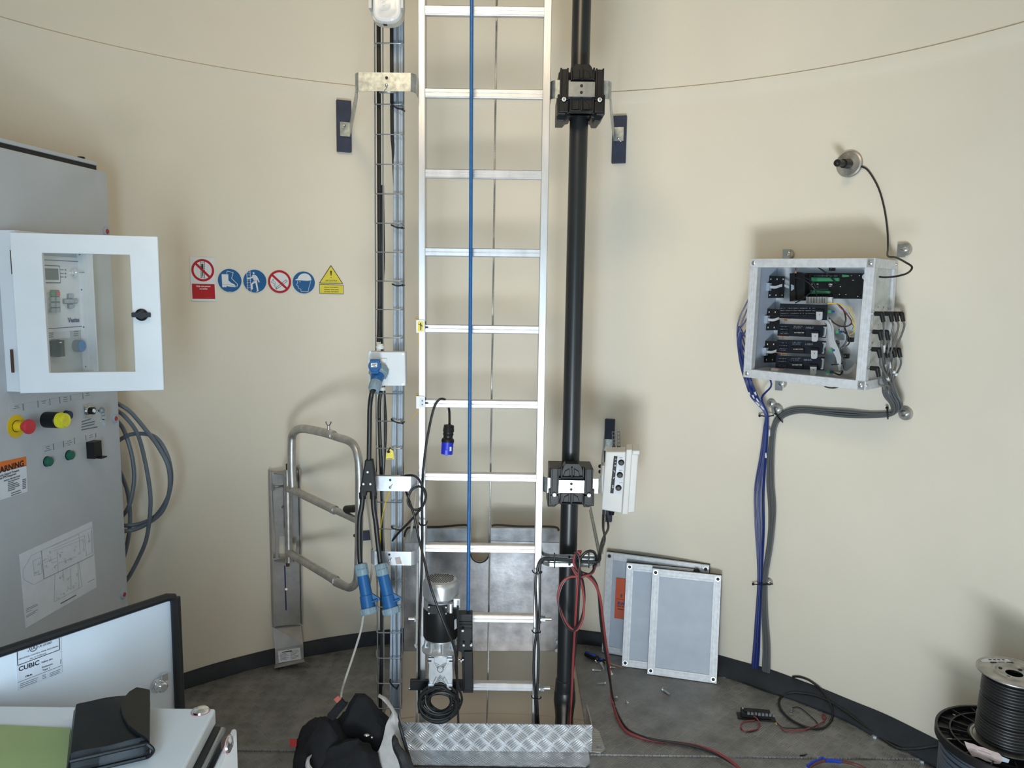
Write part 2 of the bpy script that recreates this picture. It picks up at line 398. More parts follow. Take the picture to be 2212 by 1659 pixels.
# rubber strip round the edge of the platform: split hose pushed over the plate edge, uneven on the right
mb = MB('rubber')
def strip(a0, a1, prof, n, wob=0):
    rows = []
    for k in range(n+1):
        t = a0+(a1-a0)*k/n; wv = (math.sin(t*23)*.006+math.sin(t*51)*.003)*wob
        rows.append([mb.v((CX+(r-(wv if r < RW-.02 else 0))*math.cos(t), CY+(r-(wv if r < RW-.02 else 0))*math.sin(t), z+wv*.3*(z > .03))) for r, z in prof])
    m_ = len(prof)
    for k in range(n):
        for j in range(m_): mb.face((rows[k][j], rows[k][(j+1) % m_], rows[k+1][(j+1) % m_], rows[k+1][j]), True)
    mb.face(rows[0]); mb.face(rows[-1][::-1])
P1 = [(RW-.001, .002), (RW-.030, .002), (RW-.030, .010), (RW-.016, .058), (RW-.010, .063), (RW-.001, .064)]
P2 = [(RW-.001, .002), (RW-.074, .002), (RW-.074, .010), (RW-.066, .018), (RW-.012, .064), (RW-.001, .067)]
strip(ang(HL+.012, yl), math.pi+.35, P1, 80, .3)
strip(ang(HR+.01, yr), ang(.87, 3.5), P1, 20, .3)
strip(ang(.86, 3.5), -.25, P2, 110, 1)
mb.build('trim_1', kind='structure')
# ================================================================ hatch surround
kf = YF+.006
mb = MB('kick_tread')
xl, xr = PY(868, 1600, kf).x, .324
FK = Fr((0, kf, 0), (1, 0, 0), (0, 0, 1))
mb.rect(FK, xl, .006, xr, .117, 0, .004)
mb.build('hatch_toe_board', label='bright aluminium five-bar tread toe board across the front of the floor hatch', cat='toe board')
tb = ALL[-1]
mb = MB('flange_tread'); mb.poly(Fr((0, 0, 0), (1, 0, 0), (0, 1, 0)), [(xl, kf-.09), (xr-.03, kf-.09), (xr-.012, kf-.07), (xr-.012, kf), (xl, kf)], .001, .006); mb.build('flange', tb)
mb = MB('kick_side_tread'); FSd = Fr((xr, kf, 0), (0, 1, 0), (0, 0, 1))
mb.poly(FSd, [(0, .022), (0, .117), (.035, .117), (.20, .085), (.21, .0), (.03, 0)], -.004, 0); mb.build('side_plate', tb)
mb = MB('kick_side_tread'); mb.poly(Fr((0, 0, 0), (1, 0, 0), (0, 1, 0)), [(xr, kf+.006), (xr+.035, kf-.002), (xr+.055, kf+.02), (xr+.045, kf+.14), (xr+.02, kf+.18), (xr, kf+.18)], .001, .005)
mb.build('side_flange', tb)
p = Vector((xr+.032, kf+.035, .005)); mb = MB('zinc'); mb.cyl(p, p+UP*.002, .012); hexnut(mb, p, UP, .009, .007); mb.build('bolt', tb)
# hatch cover, raised against the wall behind the ladder
yc = 3.47
mb = MB('cover_plate'); FC = Fr((0, yc, 0), (1, 0, 0), (0, 0, 1)).at(0, 0, 0)
FC = Fr((-.1, yc, .0), (1, 0, 0), (0, .035, 1))
pts = [(872, 1407), (873, 1172), (1018, 1168), (1018, 1195)]
cxn, cyn, rn = 1036.5, 1195, 18.5
pts += [(cxn-rn*math.cos(math.radians(a)), cyn+rn*math.sin(math.radians(a))) for a in range(15, 180, 15)]
pts += [(1055, 1195), (1055, 1168), (1209, 1172), (1205, 1407)]
mb.ppoly(FC, pts, 0, .006)
a0, b0 = FC.px(873, 1172); FT = Fr(FC.p(a0, b0), (1, 0, 0), (0, .35, 1))
for q in ([(873, 1172), (879, 1152), (886, 1142), (1018, 1140), (1018, 1170)], [(1055, 1170), (1055, 1140), (1200, 1141), (1208, 1150), (1209, 1172)]): mb.ppoly(FT, q, 0, .006)
hc = mb.build('hatch_cover', bevel=.002, label='dark grey metal floor hatch cover with a round notch, raised behind the ladder', cat='hatch cover')
mb = MB('black_matte')
mb.tube(sm([FT.p(*FT.px(u, v), .004) for u, v in ((873, 1160), (878, 1145), (890, 1139), (950, 1138), (1000, 1134), (1012, 1136))]), .005)
mb.tube(sm([FT.p(*FT.px(u, v), .004) for u, v in ((1062, 1136), (1075, 1134), (1120, 1137), (1195, 1138), (1208, 1146))]), .005)
mb.tube([FC.p(*FC.px(cxn-(rn+1)*math.cos(math.radians(a)), cyn+(rn+1)*math.sin(math.radians(a))), .007) for a in range(0, 181, 12)], .003)
mb.build('edge_seal', hc)
mb = MB('zinc')
for u, v in ((1204, 1382), (1202, 1400)):
    q = FC.p(*FC.px(u, v), .006); mb.cyl(q, q+FC.z*.02, .008)
mb.build('hinge_bolt', hc)
# ================================================================ ladder
DL = 2.84; XL0, XR0 = -.3476, .1223; z0 = H+.971
lad = thing('ladder', ((XL0+XR0)/2, DL+.03, -.7), 'tall aluminium ladder rising through the floor hatch in the middle', 'ladder')
for x0, x1 in ((XL0, XL0+.025), (XR0-.027, XR0)):
    mb = MB('aluminium'); mb.box((x0, DL, -.7), (x1, DL+.060, 3.4)); mb.build('rail', lad, bevel=.002)
FL = Fr((0, DL, 0), (1, 0, 0), (0, 0, 1))
for k in range(-2, 12):
    z = z0-.28*k
    mb = MB('aluminium')
    mb.poly(Fr((XL0+.025, DL+.004, z), (0, 1, 0), (0, 0, 1)), [(0, -.013), (.004, -.013), (.006, -.016), (.028, -.016), (.030, -.013), (.030, .012), (.027, .015), (.003, .015), (0, .012), (0, .002), (.0015, 0), (0, -.002)], 0, XR0-XL0-.052)
    mb.build('rung', lad)
for (u, v) in ((885, 1337), (885, 1487), (1190, 1337), (1187, 1487)):
    c = PY(u, v, DL+.03); xe_ = XL0 if u < 1000 else XR0; s_ = -1 if u < 1000 else 1
    mb = MB('zinc'); p = Vector((xe_, DL+.03, c.z)); d = Vector((s_, 0, 0))
    mb.cyl(p, p+d*.004, .017); hexnut(mb, p+d*.004, d, .0125, .016); mb.cyl(p, p+d*.044, .007); mb.build('bolt', lad)
# rope, wire
mb = MB('rope_blue'); mb.tube([PY(1019, -60, 2.80), PY(1019, 0, 2.80), PY(1017, 500, 2.80), PY(1014, 1000, 2.79), PY(1010.5, 1402, 2.775)], .0066, 12)
mb.build('rope', label='straight blue climbing rope hanging down in front of the ladder rungs', cat='rope')
mb = MB('rope_steel'); pw = sm([PY(1075, -60, 2.93), PY(1073, 0, 2.93), PY(1067, 500, 2.93), PY(1060, 1000, 2.93), PY(1052, 1560, 2.93), Vector((-.096, 2.93, -.5))], 20)
for s_ in range(4):
    mb.tube([p+Vector((math.cos(p.z*210+s_*1.571)*.0019, math.sin(p.z*210+s_*1.571)*.0019, 0)) for p in sm(pw, 6)], .0024, 5)
mb.build('steel_wire_rope', label='thin twisted steel wire rope running behind the ladder rungs', cat='wire rope')
# tags on the left rail
for i, (v0, v1, mm) in enumerate(((692, 718, 'sign_yellow'), (857, 881, 'paper'))):
    p = PY(909, (v0+v1)/2, DL-.003); F_ = Fr(p, (1, 0, 0), (0, 0, 1)); hw, hh = .0165, .0235
    t = thing('ladder_tag', p-UP*hh, ['white plastic tag with a yellow climbing pictogram clipped on the left ladder rail', 'white plastic tag with a pale printed label clipped lower on the left ladder rail'][i], 'tag')
    mb = MB('white'); mb.rrect(F_, -hw, -hh, hw-.003, hh, .003, 0, .004); mb.rect(F_, -hw, -hh, -hw+.008, hh, -.02, .003); mb.build('plate', t)
    mb = MB(mm)
    if i == 0:
        mb.rrect(F_, -.0105, -.018, .0105, .018, .003, .004, .0048); mb.m('ink')
        mb.ring(F_, 0, .011, 0.0005, .0025, .0048, .0053, 12); mb.poly(F_, [(-.002, .008), (.003, .008), (.003, -.001), (.002, -.014), (-.001, -.014), (-.001, -.001)], .0048, .0053)
        mb.poly(F_, [(-.001, .008), (-.009, .010), (-.009, .008), (-.001, .005)], .0048, .0053); mb.poly(F_, [(.003, .007), (.008, .000), (.007, -.001), (.002, .004)], .0048, .0053)
    else:
        mb.rect(F_, -.004, -.017, .011, .017, .004, .0048); mb.m('ink_soft'); mb.rect(F_, .004, .004, .009, .009, .0048, .0052); mb.rect(F_, .004, -.010, .009, -.005, .0048, .0052)
    mb.build('printed_label', t)
    mb = MB('amber'); q = PY(902, v0-5, DL+.01); mb.sph(q, .006, (1.2, 1, .7)); 
    if i == 0: mb.tube(path([(904, v1, DL+.0), (904, v1+15, DL), (904, v1+34, DL+.01)]), .0013, 6)
    else: mb.tube(path([(904, v1, DL), (903, v1+6, DL), (896, v1+14, DL-.01), (889, v1+26, DL-.01)]), .0016, 6)
    mb.build('amber_cord', t)
    mb = MB('black_plastic'); q = PY(922, (v0+v1)/2+2, DL-.004); mb.cyl(q-Vector((.006, 0, 0)), q+Vector((.006, 0, 0)), .003, .0015); mb.cyl(q+UP*.010-Vector((.004, 0, 0)), q+UP*.022-Vector((.005, 0, 0)), .0016); mb.build('screw', t)
# ================================================================ black pipe
def pipex(v): return 1257+(1220-1257)*v/1500
YP = 2.965
pb = PY(pipex(1560), 1560, YP); pt = PY(pipex(0), 0, YP)
dz = (pt-pb)/(pt.z-pb.z)
pipe = thing('cable_pipe', pb+dz*(-.6-pb.z), 'thick black vertical pipe to the right of the ladder', 'pipe')
mb = MB('pipe_black'); mb.cyl(pb+dz*(-.6-pb.z), pb+dz*(3.5-pb.z), .0345, seg=40); mb.build('pipe_body', pipe)
mb = MB('pipe_black'); q = PY(pipex(1500), 1497, YP)
F_ = Fr(q, (1, 0, 0), (0, 1, 0)); mb.lathe(F_, 0, 0, [(.0345, .062), (.038, .060), (.041, .02), (.0405, .018), (.0405, .012), (.043, .006), (.045, -.03), (.040, -.07), (.037, -.10), (.039, -.16), (.0355, -.3), (.0345, -.3)], 40); mb.build('heat_shrink_sleeve', pipe)
# wall brackets -----------------------------------------------------------------
def pad(u0, v0, u1, v1, t):
    fr = wallfr((u0+u1)/2, (v0+v1)/2, .002); a0, b0 = fr.px(u0, v1); a1, b1 = fr.px(u1, v0)
    mb = MB('pad_navy'); mb.rect(fr, a0, b0, a1, b1, 0, .022); mb.build('mounting_pad', t, bevel=.002); return fr
def bracket(name, label, xs, yf, z, wallp, rail_x, h=.058, side=-1, padpx=None, matn='galvanised', footc=None):
    """strip from the ladder rail, round the front, back to the magnet pad on the wall"""
    t = thing(name, (xs[0], yf, z-h/2), label, 'bracket', None)
    fr = pad(*padpx, t) if padpx else None
    xo, xi = xs    # outer, inner x of the front run
    s_ = side
    r = .028
    P_ = [Vector((rail_x, yf+.14, z)), Vector((rail_x-s_*0, yf+.06, z))]
    P_ = [Vector((rail_x, yf+.12, z)), Vector((rail_x, yf+.075, z))]
    P_ += [Vector((rail_x+s_*(.028)*(1-math.cos(a)), yf+.075-.047-.028*math.sin(a)+.0, z)) for a in (0, .4, .8, 1.2)]
    P_ += [Vector((rail_x+s_*.03, yf, z))]
    P_ += [Vector((xo-s_*r+s_*r*math.sin(a), yf+r-r*math.cos(a), z)) for a in (0, .3, .6, .9, 1.2, 1.5)]
    P_ += [Vector((xo+s_*.003, yf+.07, z))]
    wp = Vector(wallp); wp.z = z
    P_ += [Vector((xo, yf+.07, z)).lerp(wp, k) for k in (.35, .7, .93)]
    if fr:
        P_ += [wp+fr.x*(-s_)*(-.0)+fr.z*.0, wp-fr.x*s_*-.0]
        P_ += [wp+fr.x*s_*(-.0)+(fr.x*s_)*.02, wp+(fr.x*s_)*.045]
    mb = MB(matn); mb.ribbon(sm(P_, 3), h, .0035); 
    mb.build('strip', t); return t, fr
zB = PY(835, 178, 2.78).z
fu = wallfr(742, 272, .002); wp = fu.p(.025, 0, .027)
t, fr = bracket('wall_bracket', 'galvanised strip bracket in front of the cable tray near the top left of the ladder', (PY(766, 178, 2.78).x, 0), 2.775, zB, wp, XL0-.002, .062, -1, (727, 220, 757, 328))
mb = MB('chrome'); q = PY(835, 184, 2.77); mb.sph(q, .0055); mb.cyl(PY(835, 190, 2.772), PY(830, 196, 2.772), .0015); mb.m('ink'); mb.disc(Fr(PY(835, 168, 2.7725), (1, 0, 0), (0, 0, 1)), 0, 0, .0052, 0, .0008, 16); mb.build('screw', t)
mb = MB('chrome'); mb.sph(fr.p(-.002, 0, .032), .008); mb.cyl(fr.p(-.002, 0, .03), fr.p(-.012, .016, .03), .0015); mb.build('screw', t)
zB2 = PY(1255, 190, 2.84).z
fu = wallfr(1338, 297, .002); wp = fu.p(-.022, 0, .027)
t, fr = bracket('wall_bracket.001', 'galvanised strip bracket behind the upper pipe clamp, ending on the upper right wall pad', (PY(1322, 190, 2.86).x, 0), 2.86, zB2, wp, XR0+.004, .062, 1, (1322, 251, 1355, 354))
mb = MB('chrome'); mb.sph(fr.p(.0, 0, .032), .008); mb.cyl(fr.p(.0, 0, .03), fr.p(.012, -.014, .03), .0015); mb.build('screw', t)
zB3 = PY(850, 1044, 2.78).z
t, fr = bracket('wall_bracket.002', 'aluminium strip bracket across the cable tray beside the black cable splitter', (PY(800, 1044, 2.78).x, 0), 2.775, zB3, PW(796, 1010, .01), XL0-.002, .056, -1, None, 'aluminium_profile')
mb = MB('chrome'); mb.sph(PY(843, 1053, 2.77), .005); mb.cyl(PY(843, 1053, 2.77), PY(848, 1046, 2.77), .0012); mb.m('ink'); mb.disc(Fr(PY(843, 1037, 2.7725), (1, 0, 0), (0, 0, 1)), 0, 0, .0045, 0, .0008, 16); mb.build('screw', t)
zB4 = PY(850, 1205, 2.78).z
t, fr = bracket('wall_bracket.003', 'aluminium strip bracket with a pink sticker across the lower cable tray', (PY(800, 1205, 2.78).x, 0), 2.775, zB4, PW(792, 1150, .026), XL0-.002, .053, -1, (775, 1145, 800, 1166), 'aluminium_profile')
mb = MB('chrome'); mb.sph(PY(841, 1212, 2.77), .005); mb.cyl(PY(841, 1212, 2.77), PY(846, 1205, 2.77), .0012); mb.m('ink'); mb.disc(Fr(PY(841, 1198, 2.7725), (1, 0, 0), (0, 0, 1)), 0, 0, .0045, 0, .0008, 16); mb.build('screw', t)
mb = MB('tape_pink'); mb.ppoly(Fr(PY(860, 1212, 2.7715), (1, 0, 0), (0, 0, 1)), [(853, 1205), (864, 1204), (868, 1218), (856, 1219)], 0, .0006); mb.build('sticker', t)
zB5 = PY(1230, 1052, 2.84).z
fu = wallfr(1316, 1012, .002); wp = fu.p(-.025, .0, .027)
t, fr = bracket('wall_bracket.004', 'galvanised strip bracket behind the lower pipe clamp, ending on the pad under the control box', (PY(1300, 1052, 2.86).x, 0), 2.86, zB5, wp, XR0+.004, .058, 1, (1302, 905, 1329, 1124))
zB6 = PY(1235, 1211, 2.86).z
t = thing('wall_bracket.005', (.25, 2.86, zB6-.02), 'galvanised channel bracket carrying taped black cables beside the ladder', 'bracket')
fu = wallfr(1318, 1130, .002)
mb = MB('galvanised'); y5 = 2.86
x0, x1 = XR0+.01, PY(1298, 1211, y5).x
P_ = [Vector((XR0+.003, y5+.09, zB6)), Vector((XR0+.006, y5+.03, zB6)), Vector((x0+.015, y5+.006, zB6)), Vector((x0+.04, y5, zB6)), Vector((x1-.03, y5, zB6)), Vector((x1-.008, y5+.01, zB6)), Vector((x1, y5+.04, zB6)), Vector((x1+.012, y5+.3, zB6)), Vector((x1+.03, 3.6, zB6))]
for dzz in (.0175, -.0175): mb.ribbon(sm([p+UP*dzz for p in P_], 5), .014, .004)
mb.ribbon(sm([p+Vector((0, .008, 0)) for p in P_[2:7]], 5), .044, .003)
mb.build('channel', t)
mb = MB('galvanised'); mb.ribbon([PY(1300, 1195, y5+.03), PY(1303, 1170, y5+.10), PY(1306, 1130, 3.3), PY(1308, 1100, 3.55)], .005, .012, Vector((0, 1, 0))); mb.build('stay_strip', t)
mb = MB('ink')
for v in (1203, 1219): mb.disc(Fr(PY(1230, v, y5-.004), (1, 0, 0), (0, 0, 1)), 0, 0, .0048, 0, .002, 14)
mb.build('hole_plug', t)
# pipe clamps ---------------------------------------------------------------------
def clamp(u0, v0, u1, v1, um, label):
    """moulded cable clamp: two side towers, stepped centre, plate and bolts"""
    yf = 2.84; c = PY(um, (v0+v1)/2, yf); F_ = Fr(c, (1, 0, 0), (0, 0, 1))
    a0, b0 = F_.px(u0, v1); a1, b1 = F_.px(u1, v0); Wd, Hg = a1-a0, b1-b0
    t = thing('pipe_clamp', c-UP*Hg/2, label, 'clamp')
    def X(f): return a0+Wd*f
    def Z(f): return b1-Hg*f
    mb = MB('clamp_black')
    mb.rect(F_, X(.02), Z(.88), X(.98), Z(.12), -.155, -.030)           # body round the pipe
    mb.rect(F_, X(.0), Z(.92), X(.18), Z(.55), -.17, -.01); mb.rect(F_, X(.82), Z(.92), X(1.0), Z(.55), -.17, -.01)
    mb.poly(F_, [(X(.0), Z(1.0)), (X(.16), Z(1.0)), (X(.22), Z(.94)), (X(.30), Z(.92)), (X(.30), Z(.86)), (X(.0), Z(.86))], -.17, -.045)
    mb.poly(F_, [(X(.72), Z(.92)), (X(.78), Z(.94)), (X(.80), Z(1.0)), (X(.92), Z(1.0)), (X(1.0), Z(.9)), (X(1.0), Z(.86)), (X(.72), Z(.86))], -.17, -.045)
    mb.build('body', t, bevel=.003)
    for s0, s1 in ((.04, .22), (.78, .96)):
        mb = MB('clamp_black'); mb.rect(F_, X(s0), Z(.66), X(s1), Z(.10), -.04, -.006)
        for e in (s0+.02, s1-.02): mb.rect(F_, X(e)-.003, Z(.62), X(e)+.003, Z(.09), -.04, .003)
        mb.rect(F_, X(s0), Z(.88), X(s1), Z(.68), -.04, -.004); mb.build('side_tower', t, bevel=.0015)
    mb = MB('clamp_black')
    mb.poly(F_, [(X(.26), Z(.36)), (X(.27), Z(.25)), (X(.32), Z(.06)), (X(.36), Z(.0)), (X(.66), Z(.0)), (X(.71), Z(.06)), (X(.77), Z(.25)), (X(.78), Z(.36))], -.06, -.012)
    mb.poly(F_, [(X(.28), Z(.60)), (X(.24), Z(.88)), (X(.76), Z(.88)), (X(.76), Z(.60))], -.06, -.012)
    for a_, b_ in (((.30, .28), (.5, .28)), ((.5, .28), (.76, .28)), ((.26, .86), (.5, .86)), ((.5, .86), (.76, .86))): mb.rect(F_, X(a_[0]), Z(a_[1])-.002, X(b_[0]), Z(a_[1])+.002, -.03, .0)
    for f in (.28, .5, .75): mb.rect(F_, X(f)-.003, Z(.30), X(f)+.003, Z(.07), -.03, -.002); mb.rect(F_, X(f)-.003, Z(.86), X(f)+.003, Z(.61), -.03, -.002)
    for cxx, z1, sg in ((.5, .29, 1), (.5, .85, 1)):
        for s_ in (-1, 1):
            q = [(X(.5)+s_*Wd*.05, Z(z1-.02)), (X(.5)+s_*Wd*.18, Z(z1-.02)), (X(.5)+s_*Wd*.15, Z(z1-.13)), (X(.5)+s_*Wd*.05, Z(z1-.19))]
            mb.poly(F_, q, -.03, -.007)
    mb.build('centre_block', t, bevel=.0015)
    mb = MB('zinc'); mb.rect(F_, X(.22), Z(.61), X(.77), Z(.34), -.02, .004); mb.m('ink'); [mb.disc(F_, X(.49), Z(f), .0055, .004, .0048, 16) for f in (.415, .535)]; mb.build('metal_plate', t)
    mb = MB('white')
    for f in (.13, .88): q = F_.p(X(f), Z(.66), 0); mb.cyl(q, q-F_.z*-.004, .0075); mb.m('zinc'); mb.cyl(q, q+F_.z*.009, .0045); mb.m('white')
    mb.build('bolt_head', t)
    return t
clamp(1204, 137, 1310, 255, 1256, 'black moulded pipe clamp at the top of the thick black pipe')
clamp(1184, 1004, 1286, 1102, 1235, 'black moulded pipe clamp beside the white control box low on the pipe')
# ================================================================ wire mesh cable tray
YT = 2.83
def tx(u, v, y=YT): return PY(u, v, y)
tray = thing('cable_tray', tx(842, 1480), 'galvanised wire mesh cable tray standing left of the ladder', 'cable tray')
for us in ((809, 812, 816), (827, 828, 829), (858, 858, 857), (872, 873, 868)):
    mb = MB('wire_steel'); yy = YT if us[0] in (827, 858) else YT+.045
    mb.tube([PY(us[0], -80, yy), PY(us[0], 0, yy), PY(us[1], 800, yy), PY(us[2], 1500, yy), PY(us[2], 1530, yy)], .0027, 6); mb.build('long_wire', tray)
zt0 = tx(840, 94).z
for k in range(-2, 26):
    z = zt0-.1035*k
    if z < .02: break
    f = (zt0-z)/2.3; q = lambda u, y: Vector((PY(u, 94+(1480-94)*min(1, f*1.0), y).x, y, z))
    mb = MB('wire_steel'); mb.tube([q(810+4*f, YT+.06), q(810+4*f, YT+.02), q(811+4*f, YT+.003), q(816+4*f, YT-.003), q(866-2*f, YT-.003), q(871-3*f, YT+.003), q(872-4*f, YT+.02), q(872-4*f, YT+.06)], .0024, 6); mb.build('cross_wire', tray)
mb = MB('galvanised'); mb.ribbon([PY(819, 197, YT-.01), PY(856, 197, YT-.01)], .014, .006); mb.build('clip', tray)
# grey cables in the tray
for i, (u0, u1, u2, u3) in enumerate(((853, 852, 846, 846), (858, 857, 850, 853), (863, 863, 859, 858), (868, 868, 864, 863))):
    mb = MB('tray_cable'); y = YT+.016+.004*(i % 2)
    P_ = [(u0, -60, y), (u0, 60, y), (u0+random.uniform(-1, 1), 400, y), (u1, 760, y), (u2+2, 1000, y), (u2+1, 1200, y), (u3-1, 1400, y), (u3-2, 1490, y+.01), (u3, 1550, y+.03)]
    c = sm([PY(*p) for p in P_]+[Vector((PY(u3, 1550, y).x, YT+.1, -.3))], 5)
    mb.tube(c, .0050 if i != 1 else .0056, 8); mb.build('grey_cable', label='pale grey cable strapped inside the right half of the wire cable tray', cat='cable', group='pale grey cables in the tray')
for i, (pts, r, lb) in enumerate((
    ([(817, -60, .02), (818, 80, .02), (819, 400, .02), (820, 600, .02), (819, 700, .02), (818, 738, .0)], .0078, 'thick black cable running down the left side of the tray into the grey socket box'),
    ([(846, -60, .008), (846, 80, .008), (847, 280, .010), (850, 330, .016), (857, 480, .04), (865, 600, .04), (866, 760, .045), (862, 1000, .05)], .0065, 'thin black cable behind the pale grey cables of the tray'),
    ([(823, 840, .02), (819, 880, .02), (821, 960, .02), (824, 1030, .02), (826, 1100, .02), (826, 1200, .02), (825, 1300, .03), (825, 1400, .04), (822, 1490, .05), (822, 1540, .05)], .0072, 'thick black cable leaving the grey socket box downward inside the tray'),
    ([(826, 400, .05), (828, 560, .05), (824, 650, .05), (826, 740, .05), (829, 840, .045), (833, 920, .04), (829, 1000, .04), (825, 1080, .05), (828, 1200, .05), (827, 1300, .05), (826, 1480, .06)], .0060, 'second black cable passing behind the grey socket box in the tray'))):
    mb = MB('black_cable'); mb.tube(path([(u, v, YT+y) for u, v, y in pts], 5), r, 10); mb.build('black_cable', label=lb, cat='cable')
mb = MB('yellow'); mb.tube(path([(843, 1060, YT-.02), (836, 1075, YT-.008), (827, 1110, YT+.0), (822, 1150, YT+.004), (821, 1200, YT+.016), (822, 1215, YT+.03)], 6), .0019, 6)
mb.build('earth_wire', label='thin yellow earth wire hanging from the lower bracket screw along the tray', cat='wire')
# ties on the tray
for n_, (u0, v0, u1, v1) in enumerate(((846, 226, 869, 236), (846, 486, 868, 492), (848, 614, 869, 616), (846, 907, 869, 914), (847, 1140, 868, 1144), (843, 1474, 857, 1487))):
    mb = MB('black_plastic'); y = YT-.006; a, b = PY(u0, v0, y), PY(u1, v1, y)
    mb.tube(sm([a+Vector((-.004, .03, 0)), a, a.lerp(b, .5)-UP*.004, b, b+Vector((.004, .03, 0))], 4), .0028, 6); mb.sph(b, .0045)
    mb.build('cable_tie', label='short black cable tie round the pale grey cables in the tray', cat='cable tie', group='black cable ties on the tray')
t = thing('yellow_tag', PY(842, 992, YT-.02), 'small yellow tag hanging from a black tie in the cable tray', 'tag')
FT_ = Fr(PY(842, 984, YT-.012), (1, 0, .02), (0, 0, 1))
mb = MB('sign_yellow'); mb.ppoly(FT_, [(834, 992), (834, 980), (838, 972), (844, 970), (850, 975), (851, 992)], 0, .002); mb.m('ink_soft'); mb.rect(FT_, -.011, -.012, .010, -.0095, .002, .0024); mb.build('plate', t)
mb = MB('black_plastic'); mb.tube(path([(843, 967, YT-.005), (840, 972, YT-.017), (838, 977, YT-.016), (843, 976, YT-.014)]), .0022, 6); mb.sph(PY(839, 976, YT-.017), .005); mb.build('tie', t)
# socket box ---------------------------------------------------------------------
yb = 2.78; FB = Fr(PY(838, 796, yb), (1, 0, .012), (0, 0, 1))
jb = thing('socket_box', PY(838, 836, yb+.02), 'pale grey plastic socket box fixed on the front of the cable tray', 'junction box')
a0, b0 = FB.px(796, 834); a1, b1 = FB.px(875, 760)
mb = MB('box_grey'); mb.rrect(FB, a0, b0, a1, b1, .006, -.045, -.008); mb.rrect(FB, a0+.001, b0+.001, a1-.001, b1-.001, .006, -.007, 0); mb.rect(FB, a0+.003, b0+.003, a1-.003, b1-.003, -.009, -.006); mb.build('body', jb, bevel=.0015)
mb = MB('zinc')
for u, v in ((800, 761), (871, 765), (870, 830)):
    q = FB.px(u, v); mb.disc(FB, *q, .0038, 0, .0012, 14)
mb.build('cover_screw', jb)
q = FB.px(819, 755); g = FB.at(q[0], q[1], -.022)
mb = MB('ctrl_white'); gp = Fr(g.p(0, 0), FB.x, -FB.z); mb.lathe(Fr(g.o, FB.x, FB.z*-1), 0, 0, [(0, 0), (.014, 0), (.014, .004), (.0155, .005), (.0155, .012), (.0125, .013), (.0125, .018), (.0085, .019), (0, .019)], 18); mb.build('cable_gland', jb)
q = FB.px(824, 838); g = FB.at(q[0], q[1], -.022)
mb = MB('ctrl_white'); mb.lathe(Fr(g.o, FB.x, FB.z), 0, 0, [(0, 0), (.011, 0), (.011, .012), (0, .012)], 18); mb.build('cable_gland', jb)
# inclined blue inlet with lid
ax0 = FB.p(*FB.px(817, 797), .0)
dirp = (PY(806, 836, yb-.075)-PY(818, 790, yb)).normalized()
mb = MB('box_grey'); mb.rrect(FB, *FB.px(799, 832), *FB.px(836, 774), .003, 0, .006); mb.build('flange', jb, bevel=.001)
SF = frz(PY(820, 796, yb-.002), dirp)
mb = MB('blue_collar'); mb.lathe(SF, 0, 0, [(0, 0), (.031, 0), (.033, .012), (.0335, .026), (.030, .028), (.028, .034), (0, .034)], 32)
for k in range(8): a = k*math.pi/4; mb.cyl(SF.p(.032*math.cos(a), .032*math.sin(a), .004), SF.p(.0325*math.cos(a), .0325*math.sin(a), .027), .0035, seg=8)
mb.build('socket_collar', jb)
c = PY(809, 790, yb-.055); LF = Fr(c, (1, 0, .03), (0, .35, 1))
mb = MB('blue_bright' if 0 else 'blue_connector'); mb.lathe(LF, 0, 0, [(0, -.008), (.0225, -.008), (.0225, .0), (.021, .003), (0, .003)], 32); mb.rect(LF, -.012, -.028, .014, -.016, -.008, .0)
mb.rect(LF, -.016, .014, .020, .024, -.008, .001); mb.build('socket_lid', jb, bevel=.001)
mb = MB('white'); mb.rect(LF, -.012, -.006, .010, .009, .003, .0036); mb.m('ink'); mb.rect(LF, -.008, .0035, .008, .0065, .0036, .0039); mb.rect(LF, -.010, .0, .003, .0015, .0036, .0039); mb.rect(LF, -.004, -.0045, .008, -.0025, .0036, .0039); mb.build('rating_label', jb)
# plug in the socket + Y splitter ------------------------------------------------
spl = thing('splitter_cable', PY(815, 1330, 2.69), 'black two-way splitter cable with blue connectors hanging from the grey socket box', 'splitter cable')
mb = MB('blue_connector'); mb.lathe(SF, 0, 0, [(0, .034), (.024, .034), (.022, .055), (.019, .070), (0, .07)], 28); mb.build('plug_body', spl)
mb = MB('blue_collar'); mb.lathe(SF, 0, 0, [(0, .066), (.0205, .066), (.0215, .078), (.020, .080), (.0215, .082), (.0205, .096), (.018, .106), (.012, .108), (.012, .104), (0, .104)], 28)
for k in range(6): a = k*math.pi/3; mb.cyl(SF.p(.020*math.cos(a), .020*math.sin(a), .068), SF.p(.020*math.cos(a), .020*math.sin(a), .094), .003, seg=8)
mb.build('plug_collar', spl)
e = SF.p(0, 0, .10); YS = 2.70
mb = MB('black_cable'); mb.tube(sm([SF.p(0, 0, .08), e, PY(803, 850, 2.69), PY(799, 880, YS), PY(798, 930, YS), PY(797, 1000, YS), PY(797, 1012, YS)], 8), .0085, 12); mb.build('cable', spl)
YFm = Fr(PY(796, 1040, YS), (1, 0, 0), (0, 0, 1))
mb = MB('black_plastic')
body = [(786, 1007), (788, 993), (805, 993), (807, 1007), (812, 1050), (813, 1074), (801, 1077), (800, 1064), (792, 1064), (790, 1075), (776, 1074), (777, 1056)]
mb.ppoly(YFm, body, -.014, .012); mb.build('splitter_body', spl, bevel=.005)
mb = MB('white')
for u, v in ((794, 1020), (785, 1046), (800, 1046)): mb.disc(YFm, *YFm.px(u, v, .013), .0038, .011, .0136, 14)
mb.build('rivet', spl)
ends = []
